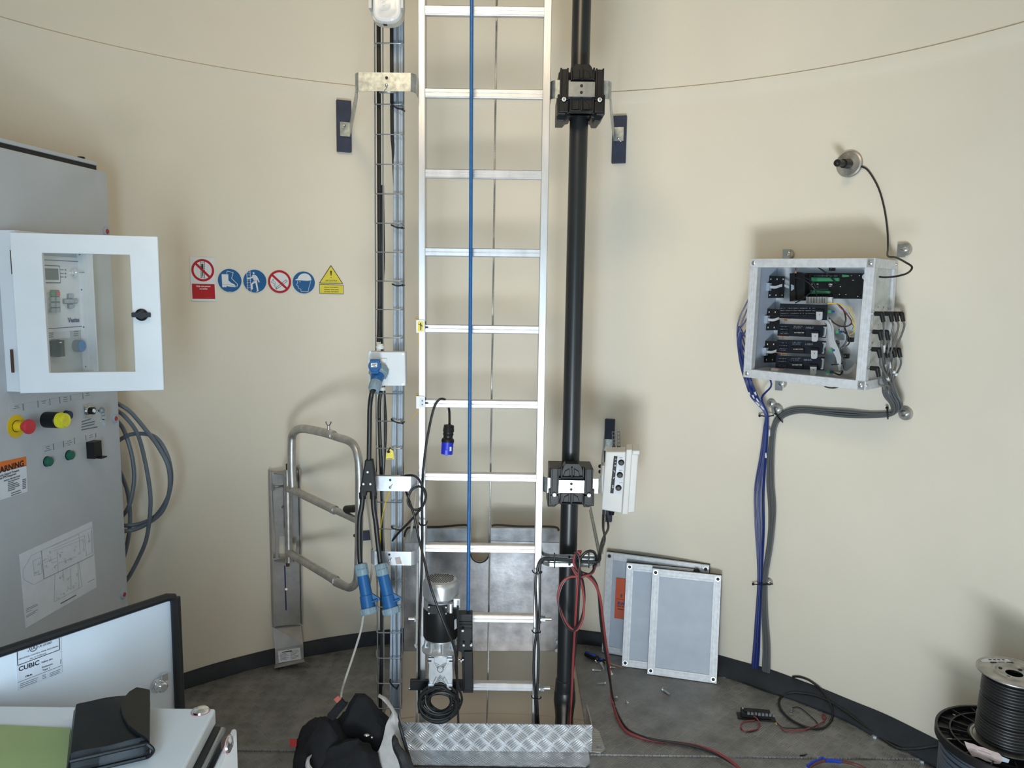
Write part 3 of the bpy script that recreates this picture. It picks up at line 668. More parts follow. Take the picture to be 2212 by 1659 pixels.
for s_, pts in enumerate((((783, 1060), (782, 1090), (777, 1120), (776, 1160), (777, 1200), (779, 1222)), ((806, 1060), (807, 1095), (812, 1130), (816, 1170), (820, 1200), (822, 1222)))):
    mb = MB('black_cable'); mb.tube(sm([PY(u, v, YS) for u, v in pts], 6), .0092, 12); mb.build('cable', spl)
    mb = MB('black_plastic'); mb.cyl(PY(pts[0][0], 1064, YS), PY(pts[0][0]+.5, 1077, YS), .0125, seg=16); mb.build('strain_relief', spl)
    top = PY(*((779, 1217), (822, 1217))[s_], YS); bot = PY(*((798, 1322), (846, 1322))[s_], YS-.05); d = (bot-top).normalized(); L_ = (bot-top).length
    CF_ = frz(top, d)
    mb = MB('blue_collar'); mb.lathe(CF_, 0, 0, [(0, 0), (.012, 0), (.021, .002), (.0225, .008), (.0225, .018), (.0205, .020), (.023, .022), (.0235, .040), (.021, .044), (0, .044)], 28)
    for k in range(8): a = k*math.pi/4; mb.cyl(CF_.p(.0215*math.cos(a), .0215*math.sin(a), .004), CF_.p(.0225*math.cos(a), .0225*math.sin(a), .040), .0026, seg=6)
    mb.build('collar', spl)
    mb = MB('white'); [mb.sph(CF_.p(.0225*math.cos(a), .0225*math.sin(a), .012), .003) for a in ((1.9, 1.1) if CF_.y.y > 0 else (-1.9, -1.1))]; mb.build('collar_mark', spl)
    mb = MB('blue_connector'); b_ = L_*.66
    mb.lathe(CF_, 0, 0, [(0, .042), (.0205, .042), (.0215, b_-.002), (.0245, b_), (.0265, L_*.95), (0, L_*.95)], 28)
    # hinge block and lid lever on the right of the mouth
    hx = Fr(CF_.o, Vector((1, 0, 0)), Vector((0, 0, 1)))
    side = Vector((1, 0, 0)); side = (side-d*side.dot(d)).normalized(); fw = d.cross(side)
    q = top+d*b_
    S2 = Fr(q, side, d)
    mb.poly(S2, [(.010, -.008), (.020, -.004), (.044, .018), (.046, .027), (.010, .030)], -.010, .010)
    mb.cyl(S2.p(.012, .026, -.016), S2.p(.040, .023, -.016), .004, seg=8); mb.cyl(S2.p(.012, .026, .012), S2.p(.040, .023, .012), .004, seg=8)
    mb.build('connector_body', spl)
    mb = MB('blue_collar'); mb.lathe(CF_, 0, 0, [(0, L_*.91), (.030, L_*.91), (.0315, L_*.93), (.0315, L_*1.02), (.029, L_*1.03), (.029, L_*1.04), (0, L_*1.04)], 32)
    for k in range(10): a = k*math.pi/5; mb.cyl(CF_.p(.0305*math.cos(a), .0305*math.sin(a), L_*.92), CF_.p(.0305*math.cos(a), .0305*math.sin(a), L_*1.02), .003, seg=6)
    mb.build('locking_ring', spl)
# white cord from behind the connectors down to the bag
mb = MB('white_rope'); mb.tube(path([(806, 1215, 2.80), (797, 1270, 2.78), (785, 1330, 2.76), (780, 1360, 2.75), (765, 1410, 2.72), (745, 1470, 2.68), (738, 1495, 2.66), (736, 1520, 2.64)]), .0042, 8)
mb.build('white_cord', label='dirty white cord hanging behind the blue connectors down to the black bag', cat='cord')
# ================================================================ hanging black plug over the rung
pl = thing('hanging_plug', PY(966, 984, 2.815), 'black cable with a bright blue plug hung over a ladder rung', 'plug')
mb = MB('black_cable'); yF = 2.815
mb.tube(path([(906, 1540, 2.80), (905, 1400, 2.79), (910, 1250, 2.79), (912, 1150, 2.80), (911, 1080, 2.80), (914, 1020, 2.82), (920, 965, 2.82), (929, 915, 2.822), (938, 880, 2.822), (948, 864, 2.825), (958, 862, 2.84), (965, 868, 2.868), (970, 884, 2.87), (971, 900, 2.855), (971, 916, 2.83)], 6), .0048, 10); mb.build('cable', pl)
top = PY(970, 917, 2.825); bot = PY(965, 981, 2.815); d = (bot-top).normalized(); PFm = frz(top, d)
L_ = (bot-top).length
mb = MB('black_plastic'); mb.lathe(PFm, 0, 0, [(0, 0), (.011, 0), (.017, .003), (.0195, .008), (.0205, .026), (.019, .028), (.019, .034), (.0205, .036), (.019, .039), (.0175, .042), (.0175, .050), (.022, .053), (.024, .060), (.0235, .066), (0, .066)], 28)
for k in range(6): a = k*math.pi/3+.3; mb.cyl(PFm.p(.0165*math.cos(a), .0165*math.sin(a), .002), PFm.p(.0185*math.cos(a), .0185*math.sin(a), .025), .0032, .0038, 8)
mb.build('plug_cap', pl)
mb = MB('plug_blue'); mb.lathe(PFm, 0, 0, [(0, .064), (.0225, .064), (.0215, L_), (.0195, L_), (.0195, L_-.03), (0, L_-.03)], 28); mb.rect(Fr(PFm.p(0, 0, L_*.93), (1, 0, 0), (0, 0, 1)), -.004, -.010, .004, .012, .018, .0245); mb.build('plug_sleeve', pl)
mb = MB('paper'); q = PFm.p(.0135, 0, L_*.78); mb.poly(Fr(q+Vector((0, -.018, 0)), (1, .75, 0), (0, 0, 1)), [(-.004, -.008), (.004, -.008), (.004, .008), (-.004, .008)], 0, .0006); mb.build('plug_label', pl)
# knotted black cable at the bracket, down to the motor and into the hatch
mb = MB('black_cable'); yk = 2.76
mb.tube(path([(846, 1170, 2.85), (862, 1150, 2.80), (880, 1132, 2.77), (900, 1110, 2.755), (915, 1090, 2.752), (920, 1070, 2.752), (915, 1055, 2.755), (903, 1051, 2.76), (889, 1059, 2.762), (881, 1078, 2.76), (884, 1092, 2.757), (895, 1101, 2.752), (908, 1098, 2.75), (917, 1085, 2.748), (919, 1068, 2.748), (912, 1050, 2.748), (905, 1036, 2.752), (895, 1028, 2.756), (882, 1027, 2.775), (874, 1030, 2.80), (875, 1052, 2.81), (880, 1070, 2.79), (887, 1090, 2.76), (896, 1120, 2.75), (904, 1160, 2.74), (915, 1205, 2.70), (928, 1260, 2.64), (945, 1310, 2.62), (965, 1360, 2.62), (980, 1395, 2.63), (986, 1430, 2.64), (988, 1500, 2.67), (990, 1562, 2.76)], 6)+[Vector((-.20, 2.80, -.3))], .0045, 10)
mb.build('knotted_cable', label='black cable knotted beside the ladder rail and crossing in front of the motor', cat='cable')
mb = MB('black_plastic'); mb.tube(path([(905, 1128, 2.80), (908, 1134, 2.795), (913, 1135, 2.79), (920, 1133, 2.80), (923, 1126, 2.83)]), .0026, 6); mb.build('cable_tie', label='black cable tie on the left ladder rail below the knotted cable', cat='cable tie')
mb = MB('white_rope'); mb.tube(path([(899, 1055, 3.0), (896, 1090, 2.98), (892, 1120, 2.95), (888, 1150, 2.92), (885, 1172, 2.90)]), .005, 8); mb.build('rail_rope', label='short dirty white rope beside the left rail behind the knotted cable', cat='rope')
mb = MB('white_rope'); mb.tube(path([(902, 1215, 2.825), (901, 1300, 2.825), (900, 1385, 2.825), (897, 1392, 2.82), (899, 1398, 2.82), (902, 1402, 2.825), (901, 1480, 2.825), (900, 1560, 2.83)]), .0042, 8); mb.build('rail_rope.001', label='dirty white rope tied along the left ladder rail beside the motor', cat='rope')
# ================================================================ guard gate
g = thing('guard_gate', PY(615, 1420, 3.44), 'grey metal swing gate on a slotted upright plate against the left wall', 'gate')
wf = wallfr(614, 1200, .012)
def wp_(u, v, c=.03): a, b = wf.px(u, v, c); return a, b
mb = MB('mount_plate')
oc = .035
outer = [(586, 1020), (644, 1022), (650, 1346), (592, 1352)]
# face built around the window cut-out
mb.poly(wf, [wp_(586, 1020), wp_(643, 1016), wp_(645, 1157), wp_(594, 1158)], oc-.004, oc)
mb.poly(wf, [wp_(594, 1158), wp_(601, 1158), wp_(601, 1205), wp_(594, 1205)], oc-.004, oc)
mb.poly(wf, [wp_(640, 1157), wp_(646, 1157), wp_(646, 1203), wp_(640, 1203)], oc-.004, oc)
mb.poly(wf, [wp_(588, 1205), wp_(646, 1203), wp_(649, 1346), wp_(592, 1353)], oc-.004, oc)
for (p1, p2) in ((wp_(582, 1018), wp_(590, 1353)), (wp_(644, 1012), wp_(650, 1347))):
    mb.poly(wf, [p1, (p1[0]+.005, p1[1]), (p2[0]+.005, p2[1]), p2], 0, oc+.012)
mb.build('mounting_plate', g)
mb = MB('navy')
for a, b in (((614, 1042), (615, 1140)), ((615, 1222), (618, 1318))):
    p1, p2 = wp_(*a, oc), wp_(*b, oc); mb.poly(wf, [(p1[0]-.003, p1[1]), (p1[0]+.003, p1[1]), (p2[0]+.003, p2[1]), (p2[0]-.003, p2[1])], oc, oc+.0012)
mb.build('slot', g)
mb = MB('chrome')
for u, v in ((617, 1271), (609, 1094)): q = wp_(u, v, oc); c = wf.p(*q, oc+.004); mb.cyl(c-wf.z*.004, c+wf.z*.008, .006); mb.tube([c-wf.x*.012+wf.y*.006, c, c+wf.x*.012-wf.y*.006], .0012, 5)
q = wf.p(*wp_(592, 1052, oc), oc); mb.box(q+Vector((-.006, -.02, -.012)), q+Vector((.006, .0, .012))); mb.cyl(q, q+wf.x*.05, .006)
mb.build('clamp_screw', g)
mb = MB('mount_plate')
for v, vz in ((1018, 0), (1206, 1)):
    q = wf.p(*wp_(620, v+4, oc+.02), oc); mb.poly(Fr(q, wf.x, wf.z), [(-.055, -.0), (.035, 0), (.03, .045), (.018, .062), (-.008, .062)], -.0025, .0025)
mb.build('hinge_bracket', g)
mb = MB('rust'); 
for v0, v1 in ((1002, 1016), (1212, 1223)):
    c = (PY(621, v0, 3.385)+PY(624, v1, 3.385))/2; mb.cyl(PY(621, v0, 3.385), PY(622, v1, 3.385), .0085, seg=8)
mb.build('hinge_nut', g)
yg0, yg1 = 3.385, 2.99
def G(u, v): return PY(u, v, yg0+(yg1-yg0)*(u-622)/(776-622))
mb = MB('rail_tube'); mb.cyl(PY(621, 1014, yg0), PY(624, 1214, yg0), .0165, seg=20); mb.build('hinge_tube', g)
mb = MB('rail_tube'); mb.tube(sm([G(632, 1060), G(630, 1010), G(630, 960), G(632, 940), G(641, 929), G(656, 926), G(680, 930), G(715, 938)], 6), .0185, 16); mb.tube([G(708, 936), G(720, 940)], .0195, 16); mb.build('outer_frame_tube', g)
mb = MB('rail_tube'); mb.tube(sm([G(700, 935), G(730, 945), G(752, 952), G(765, 963), G(773, 985), G(776, 1020), G(776, 1100), G(775, 1180), G(773, 1240), G(768, 1260), G(757, 1269), G(744, 1266), G(725, 1258)], 6), .0165, 16); mb.build('sliding_frame_tube', g)
mb = MB('rail_tube'); mb.tube([G(626, 1056), G(632, 1058), G(722, 1101)], .018, 16); mb.tube([G(718, 1099), G(724, 1102)], .0195, 16); mb.tube([G(720, 1100), G(772, 1124)], .0145, 16); mb.build('middle_tube', g)
mb = MB('rail_tube'); mb.tube([G(625, 1194), G(724, 1253)], .018, 16); mb.tube([G(719, 1250), G(726, 1254)], .0195, 16); mb.tube([G(722, 1252), G(745, 1266)], .0155, 16); mb.build('lower_tube', g)
mb = MB('chrome'); c = G(710, 931); mb.cyl(c, c+UP*.022, .010, .006); mb.tube([c+UP*.018, c+UP*.034+Vector((-.010, 0, 0)), c+UP*.040+Vector((-.010, 0, 0))], .003, 6); mb.tube([c+UP*.018, c+UP*.034+Vector((.010, 0, 0)), c+UP*.040+Vector((.010, 0, 0))], .003, 6); mb.build('wing_nut', g)
mb = MB('black_plastic'); mb.cyl(G(773, 1098), G(748, 1100), .0155, seg=20); mb.build('end_knob', g)
mb = MB('rust'); mb.cyl(G(776, 1156), G(766, 1157), .0065); mb.build('stop_bolt', g)
# foot plate under it, bent outward, with data label
fp = thing('foot_plate', PY(625, 1430, 3.40), 'bent grey metal foot plate with white data label below the swing gate', 'foot plate')
c0 = [wf.p(*wp_(588, 1354, .02), .02), wf.p(*wp_(650, 1350, .02), .02)]; c1 = [PY(594, 1402, 3.40), PY(655, 1392, 3.43)]; c2 = [PY(595, 1434, 3.395), PY(656, 1422, 3.425)]; c3 = [PY(593, 1442, 3.36), PY(658, 1428, 3.39)]
mb = MB('mount_plate')
for A, B in ((c0, c1), (c1, c2), (c2, c3)):
    n = (A[1]-A[0]).cross(B[0]-A[0]).normalized()*.004
    vs_ = [mb.v(p) for p in (A[0], A[1], B[1], B[0])]; vb = [mb.v(p+n) for p in (A[0], A[1], B[1], B[0])]
    mb.face(vs_); mb.face(vb[::-1]); [mb.face((vs_[i], vs_[(i+1) % 4], vb[(i+1) % 4], vb[i])) for i in range(4)]
mb.build('plate', fp)
lf = Fr(c1[0], c1[1]-c1[0], c1[0]-c2[0]); 
mb = MB('paper'); mb.rect(lf.at(0, 0, 0), .012, -.066, .112, -.012, .0005, .006); mb.m('ink'); 
mb.rect(lf, .03, -.021, .075, -.017, .0005, .0064); mb.m('ink_soft'); mb.lines(lf, .02, .058, -.026, 6, .0058, .0064, .0018, .5); mb.lines(lf, .066, .105, -.022, 7, .0058, .0064, .0016, .5); mb.build('data_label', fp)
# ================================================================ safety signs on the wall
def sring(mb, F_, r0, r1, c): mb.ring(F_, 0, 0, r0, r1, .0002, c, 56)
def P2(F_, lst): return [F_.px(u, v, .002) for u, v in lst]
def zpx(lst, F_, ox=390, oy=530, k=380/2212): return [F_.px(ox+x*k, oy+y*k, .002) for x, y in lst]
S = lambda x, y: (390+x*380/2212, 530+y*380/2212)
def seg(mb, F_, lst, wd, c0, c1):
    """polyline stroke of constant width"""
    pts = zpx(lst, F_)
    for (x0, y0), (x1, y1) in zip(pts, pts[1:]):
        dx, dy = x1-x0, y1-y0; L_ = math.hypot(dx, dy) or 1; nx, ny = -dy/L_*wd/2, dx/L_*wd/2
        ex, ey = dx/L_*wd*.3, dy/L_*wd*.3
        mb.poly(F_, [(x0-nx-ex, y0-ny-ey), (x1-nx+ex, y1-ny+ey), (x1+nx+ex, y1+ny+ey), (x0+nx-ex, y0+ny-ey)], c0, c1)
# 1 prohibition sign: one person on the ladder
F_ = wallfr(*S(283, 420), .003)
def fin(mb, name, lb): o = mb.build(name, label=lb, cat='sign'); return o
mb = MB('sign_white'); mb.poly(F_, zpx([(115, 140), (432, 153), (455, 705), (140, 700)], F_), 0, .001)
mb.m('sign_red'); mb.poly(F_, zpx([(143, 482), (428, 488), (437, 675), (150, 672)], F_), .001, .0016)
o_ = F_.px(*S(279, 313), .001); Fc = F_.at(*o_, 0); R1 = abs(F_.px(*S(422, 313))[0]-F_.px(*S(136, 313))[0])/2
mb.ring(Fc, 0, 0, R1*.80, R1, .001, .0018, 56)
mb.m('ink')
seg(mb, F_, [(253, 205), (262, 412)], .0016, .001, .0017); seg(mb, F_, [(300, 205), (305, 415)], .0016, .001, .0017)
for y in range(215, 412, 24): seg(mb, F_, [(250, y), (305, y+1)], .0014, .001, .0017)
mb.poly(F_, zpx([(262, 240), (272, 225), (284, 240), (288, 300), (282, 395), (276, 395), (272, 330), (262, 300)], F_), .001, .0018)
mb.m('sign_red'); seg(mb, F_, [(195, 233), (360, 393)], R1*.2, .001, .0022)
mb.m('white'); mb.text(F_, 'Only one person', *F_.px(*S(287, 515), .002), .0086, .0022, bold=.03); mb.text(F_, 'on ladder', *F_.px(*S(290, 547), .002), .0086, .0022, bold=.03)
mb.m('orange_tag'); seg(mb, F_, [(313, 657), (400, 659)], .0008, .0016, .002)
fin(mb, 'ladder_limit_sign', 'white and red rectangular sticker about one person on the ladder, leftmost wall sign')
def blue(cx_, cy_, rx):
    F_ = wallfr(*S(cx_, cy_), .003); R1 = abs(F_.px(*S(cx_+rx, cy_))[0]-F_.px(*S(cx_-rx, cy_))[0])/2
    mb = MB('sign_white'); mb.disc(F_, 0, 0, R1, 0, .001, 56); return F_, R1, mb
F_, R1, mb = blue(618, 442, 154); mb.m('sign_blue'); mb.disc(F_, 0, 0, R1*.965, .001, .0014, 56)
mb.m('sign_white'); mb.poly(F_, zpx([(516, 362), (600, 365), (602, 440), (632, 468), (680, 492), (692, 512), (692, 526), (598, 517), (592, 510), (580, 512), (580, 526), (526, 526)], F_), .0014, .002)
mb.m('sign_blue'); seg(mb, F_, [(528, 493), (580, 496), (600, 492), (690, 514)], .0010, .0014, .0023)
mb.m('sign_white'); seg(mb, F_, [(582, 356), (584, 328), (590, 323), (662, 343), (642, 415), (690, 462), (716, 488), (714, 514), (700, 514)], .0022, .0014, .002); seg(mb, F_, [(606, 582), (638, 582)], .0010, .0014, .002)
fin(mb, 'boots_sign', 'round blue sticker with a white safety boot')
F_, R1, mb = blue(934, 450, 151); mb.m('sign_blue'); mb.disc(F_, 0, 0, R1*.965, .001, .0014, 56); mb.m('sign_white')
seg(mb, F_, [(830, 335), (848, 560)], .0016, .0014, .002); seg(mb, F_, [(873, 310), (888, 590)], .0018, .0014, .002)
for y in range(342, 560, 32): seg(mb, F_, [(832, y), (884, y-2)], .0010, .0014, .002)
b0 = F_.px(*S(918, 350), .002); mb.disc(F_, b0[0], b0[1], .0042, .0014, .0022, 18)
mb.poly(F_, zpx([(903, 372), (935, 368), (962, 390), (975, 415), (996, 462), (985, 468), (962, 425), (962, 455), (968, 500), (982, 575), (950, 585), (962, 570), (948, 500), (940, 470), (905, 490), (908, 550), (884, 562), (890, 545), (880, 490), (905, 465), (925, 450), (905, 410), (880, 420), (840, 425), (832, 412), (880, 405), (900, 390)], F_), .0014, .002)
mb.m('sign_blue'); seg(mb, F_, [(908, 375), (922, 440), (975, 440)], .0009, .002, .0023); seg(mb, F_, [(930, 370), (938, 430), (925, 470)], .0009, .002, .0023)
fin(mb, 'climbing_harness_sign', 'round blue sticker with a white figure climbing a ladder in a harness')
F_ = wallfr(*S(1245, 457), .003); R1 = abs(F_.px(*S(1392, 457))[0]-F_.px(*S(1098, 457))[0])/2
mb = MB('sign_white'); mb.disc(F_, 0, 0, R1, 0, .001, 56); mb.m('sign_red'); mb.ring(F_, 0, 0, R1*.80, R1*.99, .001, .0016, 56)
mb.m('ink'); seg(mb, F_, [(1202, 532), (1326, 434), (1342, 452), (1212, 548), (1202, 532)], .0018, .001, .0016); seg(mb, F_, [(1195, 540), (1208, 552)], .0018, .001, .0016)
seg(mb, F_, [(1165, 425), (1158, 440), (1142, 462), (1160, 472), (1180, 480), (1176, 508), (1190, 520), (1198, 530)], .0015, .001, .0016); seg(mb, F_, [(1172, 420), (1168, 450), (1195, 468), (1192, 500), (1205, 510)], .0011, .001, .0016)
mb.m('sign_red'); seg(mb, F_, [(1158, 378), (1332, 540)], R1*.19, .001, .002)
fin(mb, 'no_smoking_sign', 'round white and red no smoking sticker')
F_, R1, mb = blue(1549, 467, 145); mb.m('sign_blue'); mb.disc(F_, 0, 0, R1*.965, .001, .0014, 56); mb.m('sign_white')
dome = [(1442, 432), (1468, 420)]+[(1558-88*math.cos(math.radians(a)), 440-88*math.sin(math.radians(a))) for a in range(15, 181, 12)]+[(1646, 440), (1600, 446), (1500, 440), (1445, 438)]
mb.poly(F_, zpx(dome, F_), .0014, .002)
seg(mb, F_, [(1474, 448), (1470, 475), (1458, 498), (1478, 510), (1482, 540), (1512, 550), (1516, 580), (1606, 583), (1612, 535), (1628, 490), (1634, 452)], .0016, .0014, .002)
b0 = F_.px(*S(1502, 458), .002); mb.disc(F_, b0[0], b0[1], .0021, .0014, .002, 14)
fin(mb, 'helmet_sign', 'round blue sticker with a white head wearing a hard hat')
F_ = wallfr(*S(1895, 430), .003)
mb = MB('sign_white'); mb.poly(F_, zpx([(1740, 490), (2052, 498), (2056, 618), (1742, 610)], F_), 0, .0008); mb.m('sign_yellow')
mb.m('ink'); mb.poly(F_, zpx([(1891, 248), (1743, 476), (2045, 484)], F_), 0, .0012); mb.m('sign_yellow'); mb.poly(F_, zpx([(1891, 262), (1756, 469), (2031, 477)], F_), .0012, .0017)
mb.m('ink'); mb.poly(F_, zpx([(1881, 325), (1887, 319), (1897, 319), (1903, 325), (1897, 382), (1889, 382)], F_), .0017, .0021); b0 = F_.px(*S(1893, 402), .002); mb.disc(F_, *b0, .0021, .0017, .0021, 14)
mb.text(F_, 'USE CAUTION', *F_.px(*S(1893, 444), .002), .0084, .0021, bold=.02, ital=.25); seg(mb, F_, [(1793, 459), (1998, 465)], .0005, .0017, .0021)
mb.poly(F_, zpx([(1745, 489), (2050, 498), (2052, 614), (1747, 607)], F_), .0008, .0013); mb.m('sign_yellow'); mb.poly(F_, zpx([(1750, 494), (2045, 503), (2047, 609), (1752, 602)], F_), .0013, .0018)
mb.m('ink')
for i, tx_ in enumerate(('Sensors are installed in', 'basement of this tower', '(on tower wall & floor)')): mb.text(F_, tx_, *F_.px(*S(1898, 527+28*i), .002), .0070, .0022, bold=.025)
fin(mb, 'caution_sign', 'yellow triangle and rectangle caution sticker, rightmost of the wall signs')
# ================================================================ tall control cabinet on the left
cx_ = Vector((.117, .993, 0)).normalized(); CO = Vector((-1.422, 2.75, 0))
CFm = Fr(CO, cx_, UP)            # face frame: a runs away from the viewer, c outward into the room
cab = thing('control_cabinet', CFm.p(-.5, 0, -.19), 'tall light grey control cabinet with buttons and red plugs at the left edge', 'electrical cabinet')
mb = MB('cabinet_grey'); mb.rect(CFm, -1.2, .06, 0, 2.150, -.375, 0); mb.build('cabinet_body', cab, bevel=.004)
mb = MB('black_matte'); mb.rect(CFm, -1.2, 2.150, -.03, 2.167, -.36, -.018); mb.build('roof_gap_seal', cab); mb = MB('black_matte'); mb.rect(CFm, -1.2, 0, -.01, .06, -.36, -.02); mb.build('plinth', cab)
mb = MB('cabinet_grey'); mb.rect(CFm, -1.2, 2.167, -.028, 2.180, -.37, -.012); mb.m('black_plastic'); q = CFm.p(-.09, 2.180, -.03); mb.cyl(q, q+UP*.008, .012); mb.build('roof_plate', cab, bevel=.003)
for u, v in ((229, 500), (248, 904), (266, 1284)):
    a, b = CFm.px(u, v); mb = MB('tray_cable'); mb.lathe(CFm, a, b, [(0, 0), (.017, 0), (.017, .003), (.011, .005), (0, .005)], 24); mb.m('red_tag'); mb.lathe(CFm, a, b, [(0, .005), (.0085, .005), (.007, .007), (0, .0075)], 20); mb.build('corner_plug', cab)
# helper: pixel quads on the cabinet face
def cq(mb, px, c0, c1): return mb.ppoly(CFm, px, c0, c1)
K = 260/1659
def z4(x, y): return (x*K, 840+y*K)
def CA(x, y, c=0): return CFm.px(*z4(x, y), c)
# label strips
def strip_(mb, l, r, n):  # l,r = (x, ytop, ybottom) in zoom coords
    cq(mb, [z4(l[0], l[1]), z4(r[0], r[1]), z4(r[0], r[2]), z4(l[0], l[2])], 0, .0015)
mb = MB('label_grey'); strip_(mb, (130, 238, 332), (1272, 42, 125), 0); mb.build('upper_label_strip', cab)
mb = MB('label_grey'); strip_(mb, (568, 800, 885), (1315, 612, 700), 0); mb.build('lower_label_strip', cab)
mb = MB('ink_soft')
for x, y0, y1 in ((308, 203, 300), (513, 165, 258), (678, 138, 225), (815, 112, 203), (966, 90, 165), (1133, 62, 143), (728, 755, 842), (866, 718, 805), (1017, 672, 760), (1175, 637, 715), (1312, 610, 668)):
    a0, b0 = CA(x, y0); a1, b1 = CA(x, y1); mb.rect(CFm, a0-.0012, b1, a0+.0012, b0, .0015, .0022)
for x, y, ws in ((222, 238, (54, 84)), (596, 170, (60, 40)), (892, 118, (50, 60, 56)), (1200, 62, (44, 58)), (650, 795, (54, 46, 92)), (944, 718, (50, 88, 34)), (1247, 637, (44, 52))):
    for i, w_ in enumerate(ws):
        a, b = CA(x, y+i*(27 if len(ws) < 3 else 27)); a2, _ = CA(x+w_/2, y+i*27-w_*.1); hw = abs(a2-a); mb.rect(CFm, a-hw, b-.0007, a+hw, b+.0007, .0015, .0024)
mb.build('label_text', cab)
RS = [.74, .70]
def rod(mb, a, b, prof, seg=32): return mb.lathe(CFm, a, b, [(r*RS[0], c*RS[1]) for r, c in prof], seg)
# emergency stop
a, b = CA(222, 515); mb = MB('yellow'); rod(mb, a, b, [(0, 0), (.047, 0), (.047, .002), (0, .002)], 44); mb.m('ink'); rod(mb, a, b, [(0, .002), (.024, .002), (.024, .003), (0, .003)]); mb.m('yellow'); rod(mb, a, b, [(0, .003), (.0215, .003), (.0195, .020), (.017, .040), (0, .040)]); mb.build('emergency_stop_base', cab)
mb = MB('red_button'); rod(mb, a, b, [(0, .03), (.0165, .03), (.022, .042), (.029, .052), (.0305, .062), (.028, .068), (0, .071)]); mb.build('emergency_stop_button', cab)
# buzzer lamp
a, b = CA(625, 425); mb = MB('black_plastic'); rod(mb, a, b, [(0, 0), (.033, 0), (.034, .010), (.034, .062), (.031, .066), (0, .066)], 40); mb.build('beacon_body', cab)
mb = MB('yellow_lens')
rod(mb, a, b, [(0, .066), (.032, .066), (.033, .078), (.030, .080), (.030, .096), (.027, .103), (.006, .104), (0, .102)], 40)
for k in range(36): t_ = k*math.pi/18; p0 = CFm.p(a+.0315*RS[0]*math.cos(t_), b+.0315*RS[0]*math.sin(t_), .067*RS[1]); p1 = CFm.p(a+.0295*RS[0]*math.cos(t_), b+.0295*RS[0]*math.sin(t_), .098*RS[1]); mb.cyl(p0, p1, .0010, seg=5)
mb.build('beacon_lens', cab)
a, b = CA(905, 362); mb = MB('black_plastic'); rod(mb, a, b, [(0, 0), (.021, 0), (.021, .004), (0, .004)]); mb.build('lamp_bezel', cab); mb = MB('blue_lens'); rod(mb, a, b, [(0, .004), (.0195, .004), (.019, .022), (.017, .025), (0, .026)]); mb.build('blue_lamp', cab)
for x, y in ((645, 1000), (945, 912)):
    a, b = CA(x, y); mb = MB('black_plastic'); rod(mb, a, b, [(0, 0), (.0225, 0), (.0225, .003), (0, .003)]); mb.build('lamp_bezel', cab); mb = MB('green_lens'); rod(mb, a, b, [(0, .003), (.0205, .003), (.0195, .018), (.0165, .021), (0, .022)]); mb.build('green_lamp', cab)
# key switch
mb = MB('zinc'); cq(mb, [z4(1150, 212), z4(1275, 192), z4(1290, 380), z4(1165, 402)], 0, .003); mb.build('key_plate', cab, bevel=.001)
a, b = CA(1205, 300); mb = MB('chrome'); rod(mb, a, b, [(0, .003), (.020, .003), (.019, .010), (.016, .012), (0, .012)]); mb.m('black_plastic'); rod(mb, a, b, [(0, .012), (.0165, .012), (.0165, .034), (0, .034)]); mb.m('chrome'); rod(mb, a, b, [(0, .034), (.011, .034), (.009, .038), (0, .038)], 20); mb.build('key_switch', cab)
mb = MB('zinc'); q = CFm.p(a, b, .027); kx = Fr(q, (1, 0, 0), (0, 0, 1)); mb.rect(kx, 0, -.004, .016, .004, -.001, .001); mb.ring(kx.at(.024, .002), 0, 0, .004, .0115, -.001, .001, 20)
k2 = kx.at(.028, -.010); mb.ring(k2.at(0, -.012), 0, 0, .003, .009, -.001, .001, 18); mb.poly(k2, [(-.004, -.018), (.004, -.018), (.004, -.048), (0, -.052), (-.003, -.048)], -.001, .001); mb.ring(k2.at(0, .0), 0, 0, .005, .0065, -.001, .001, 14); mb.build('keys', cab)
mb = MB('ink_soft')
for i, (x0, x1, y) in enumerate(((1122, 1250, 450), (1125, 1300, 485), (1122, 1295, 522), (1120, 1338, 560))):
    a0, b0 = CA(x0, y+5); a1, b1 = CA(x1, y-25); mb.poly(CFm, [(a0, b0-.0015), (a1, b1-.0015+.003), (a1, b1+.0045), (a0, b0+.0015)], .0005, .002)
mb.build('key_note', cab)
mb = MB('black_plastic'); a0, b1 = CA(1183, 735); a1, b0 = CA(1300, 930); mb.rect(CFm, a0, b0, a1-.0, b1, 0, .030); mb.rect(CFm, a0+.01, b0-.001, a1, b0+.004, .03, .048); mb.build('selector_block', cab, bevel=.001)
# arc flash warning label
F2 = CFm; t0 = [(-40, 1006), (57, 986), (59, 1062), (-35, 1087)]
mb = MB('paper'); cq(mb, [(-60, 1011), (56.5, 986), (59.5, 1062), (-56, 1098)], 0, .0012); mb.m('orange_label'); cq(mb, [(-60, 1010.5), (56.5, 986), (57.3, 1005), (-60, 1034)], .0012, .0016)
mb.m('ink'); cq(mb, [(-60, 1034), (57.3, 1005), (57.3, 1006), (-60, 1035)], .0012, .002)
a, b = CA(322, 1026); mb.text(CFm, 'WARNING', a, b, .0245, .0021, 'RIGHT', .035)
a, b = CA(262, 1118); mb.text(CFm, 'Arc Flash and Shock Hazard Present.', a, b, .0092, .0018, 'RIGHT', .02)
a, b = CA(215, 1168); mb.text(CFm, 'Appropriate PPE Required', a, b, .0092, .0018, 'RIGHT', .02)
a, b = CA(270, 1200); mb.text(CFm, 'SHOCK PROTECTION', a, b, .0064, .0018, 'RIGHT', .03)
mb.m('ink_soft')
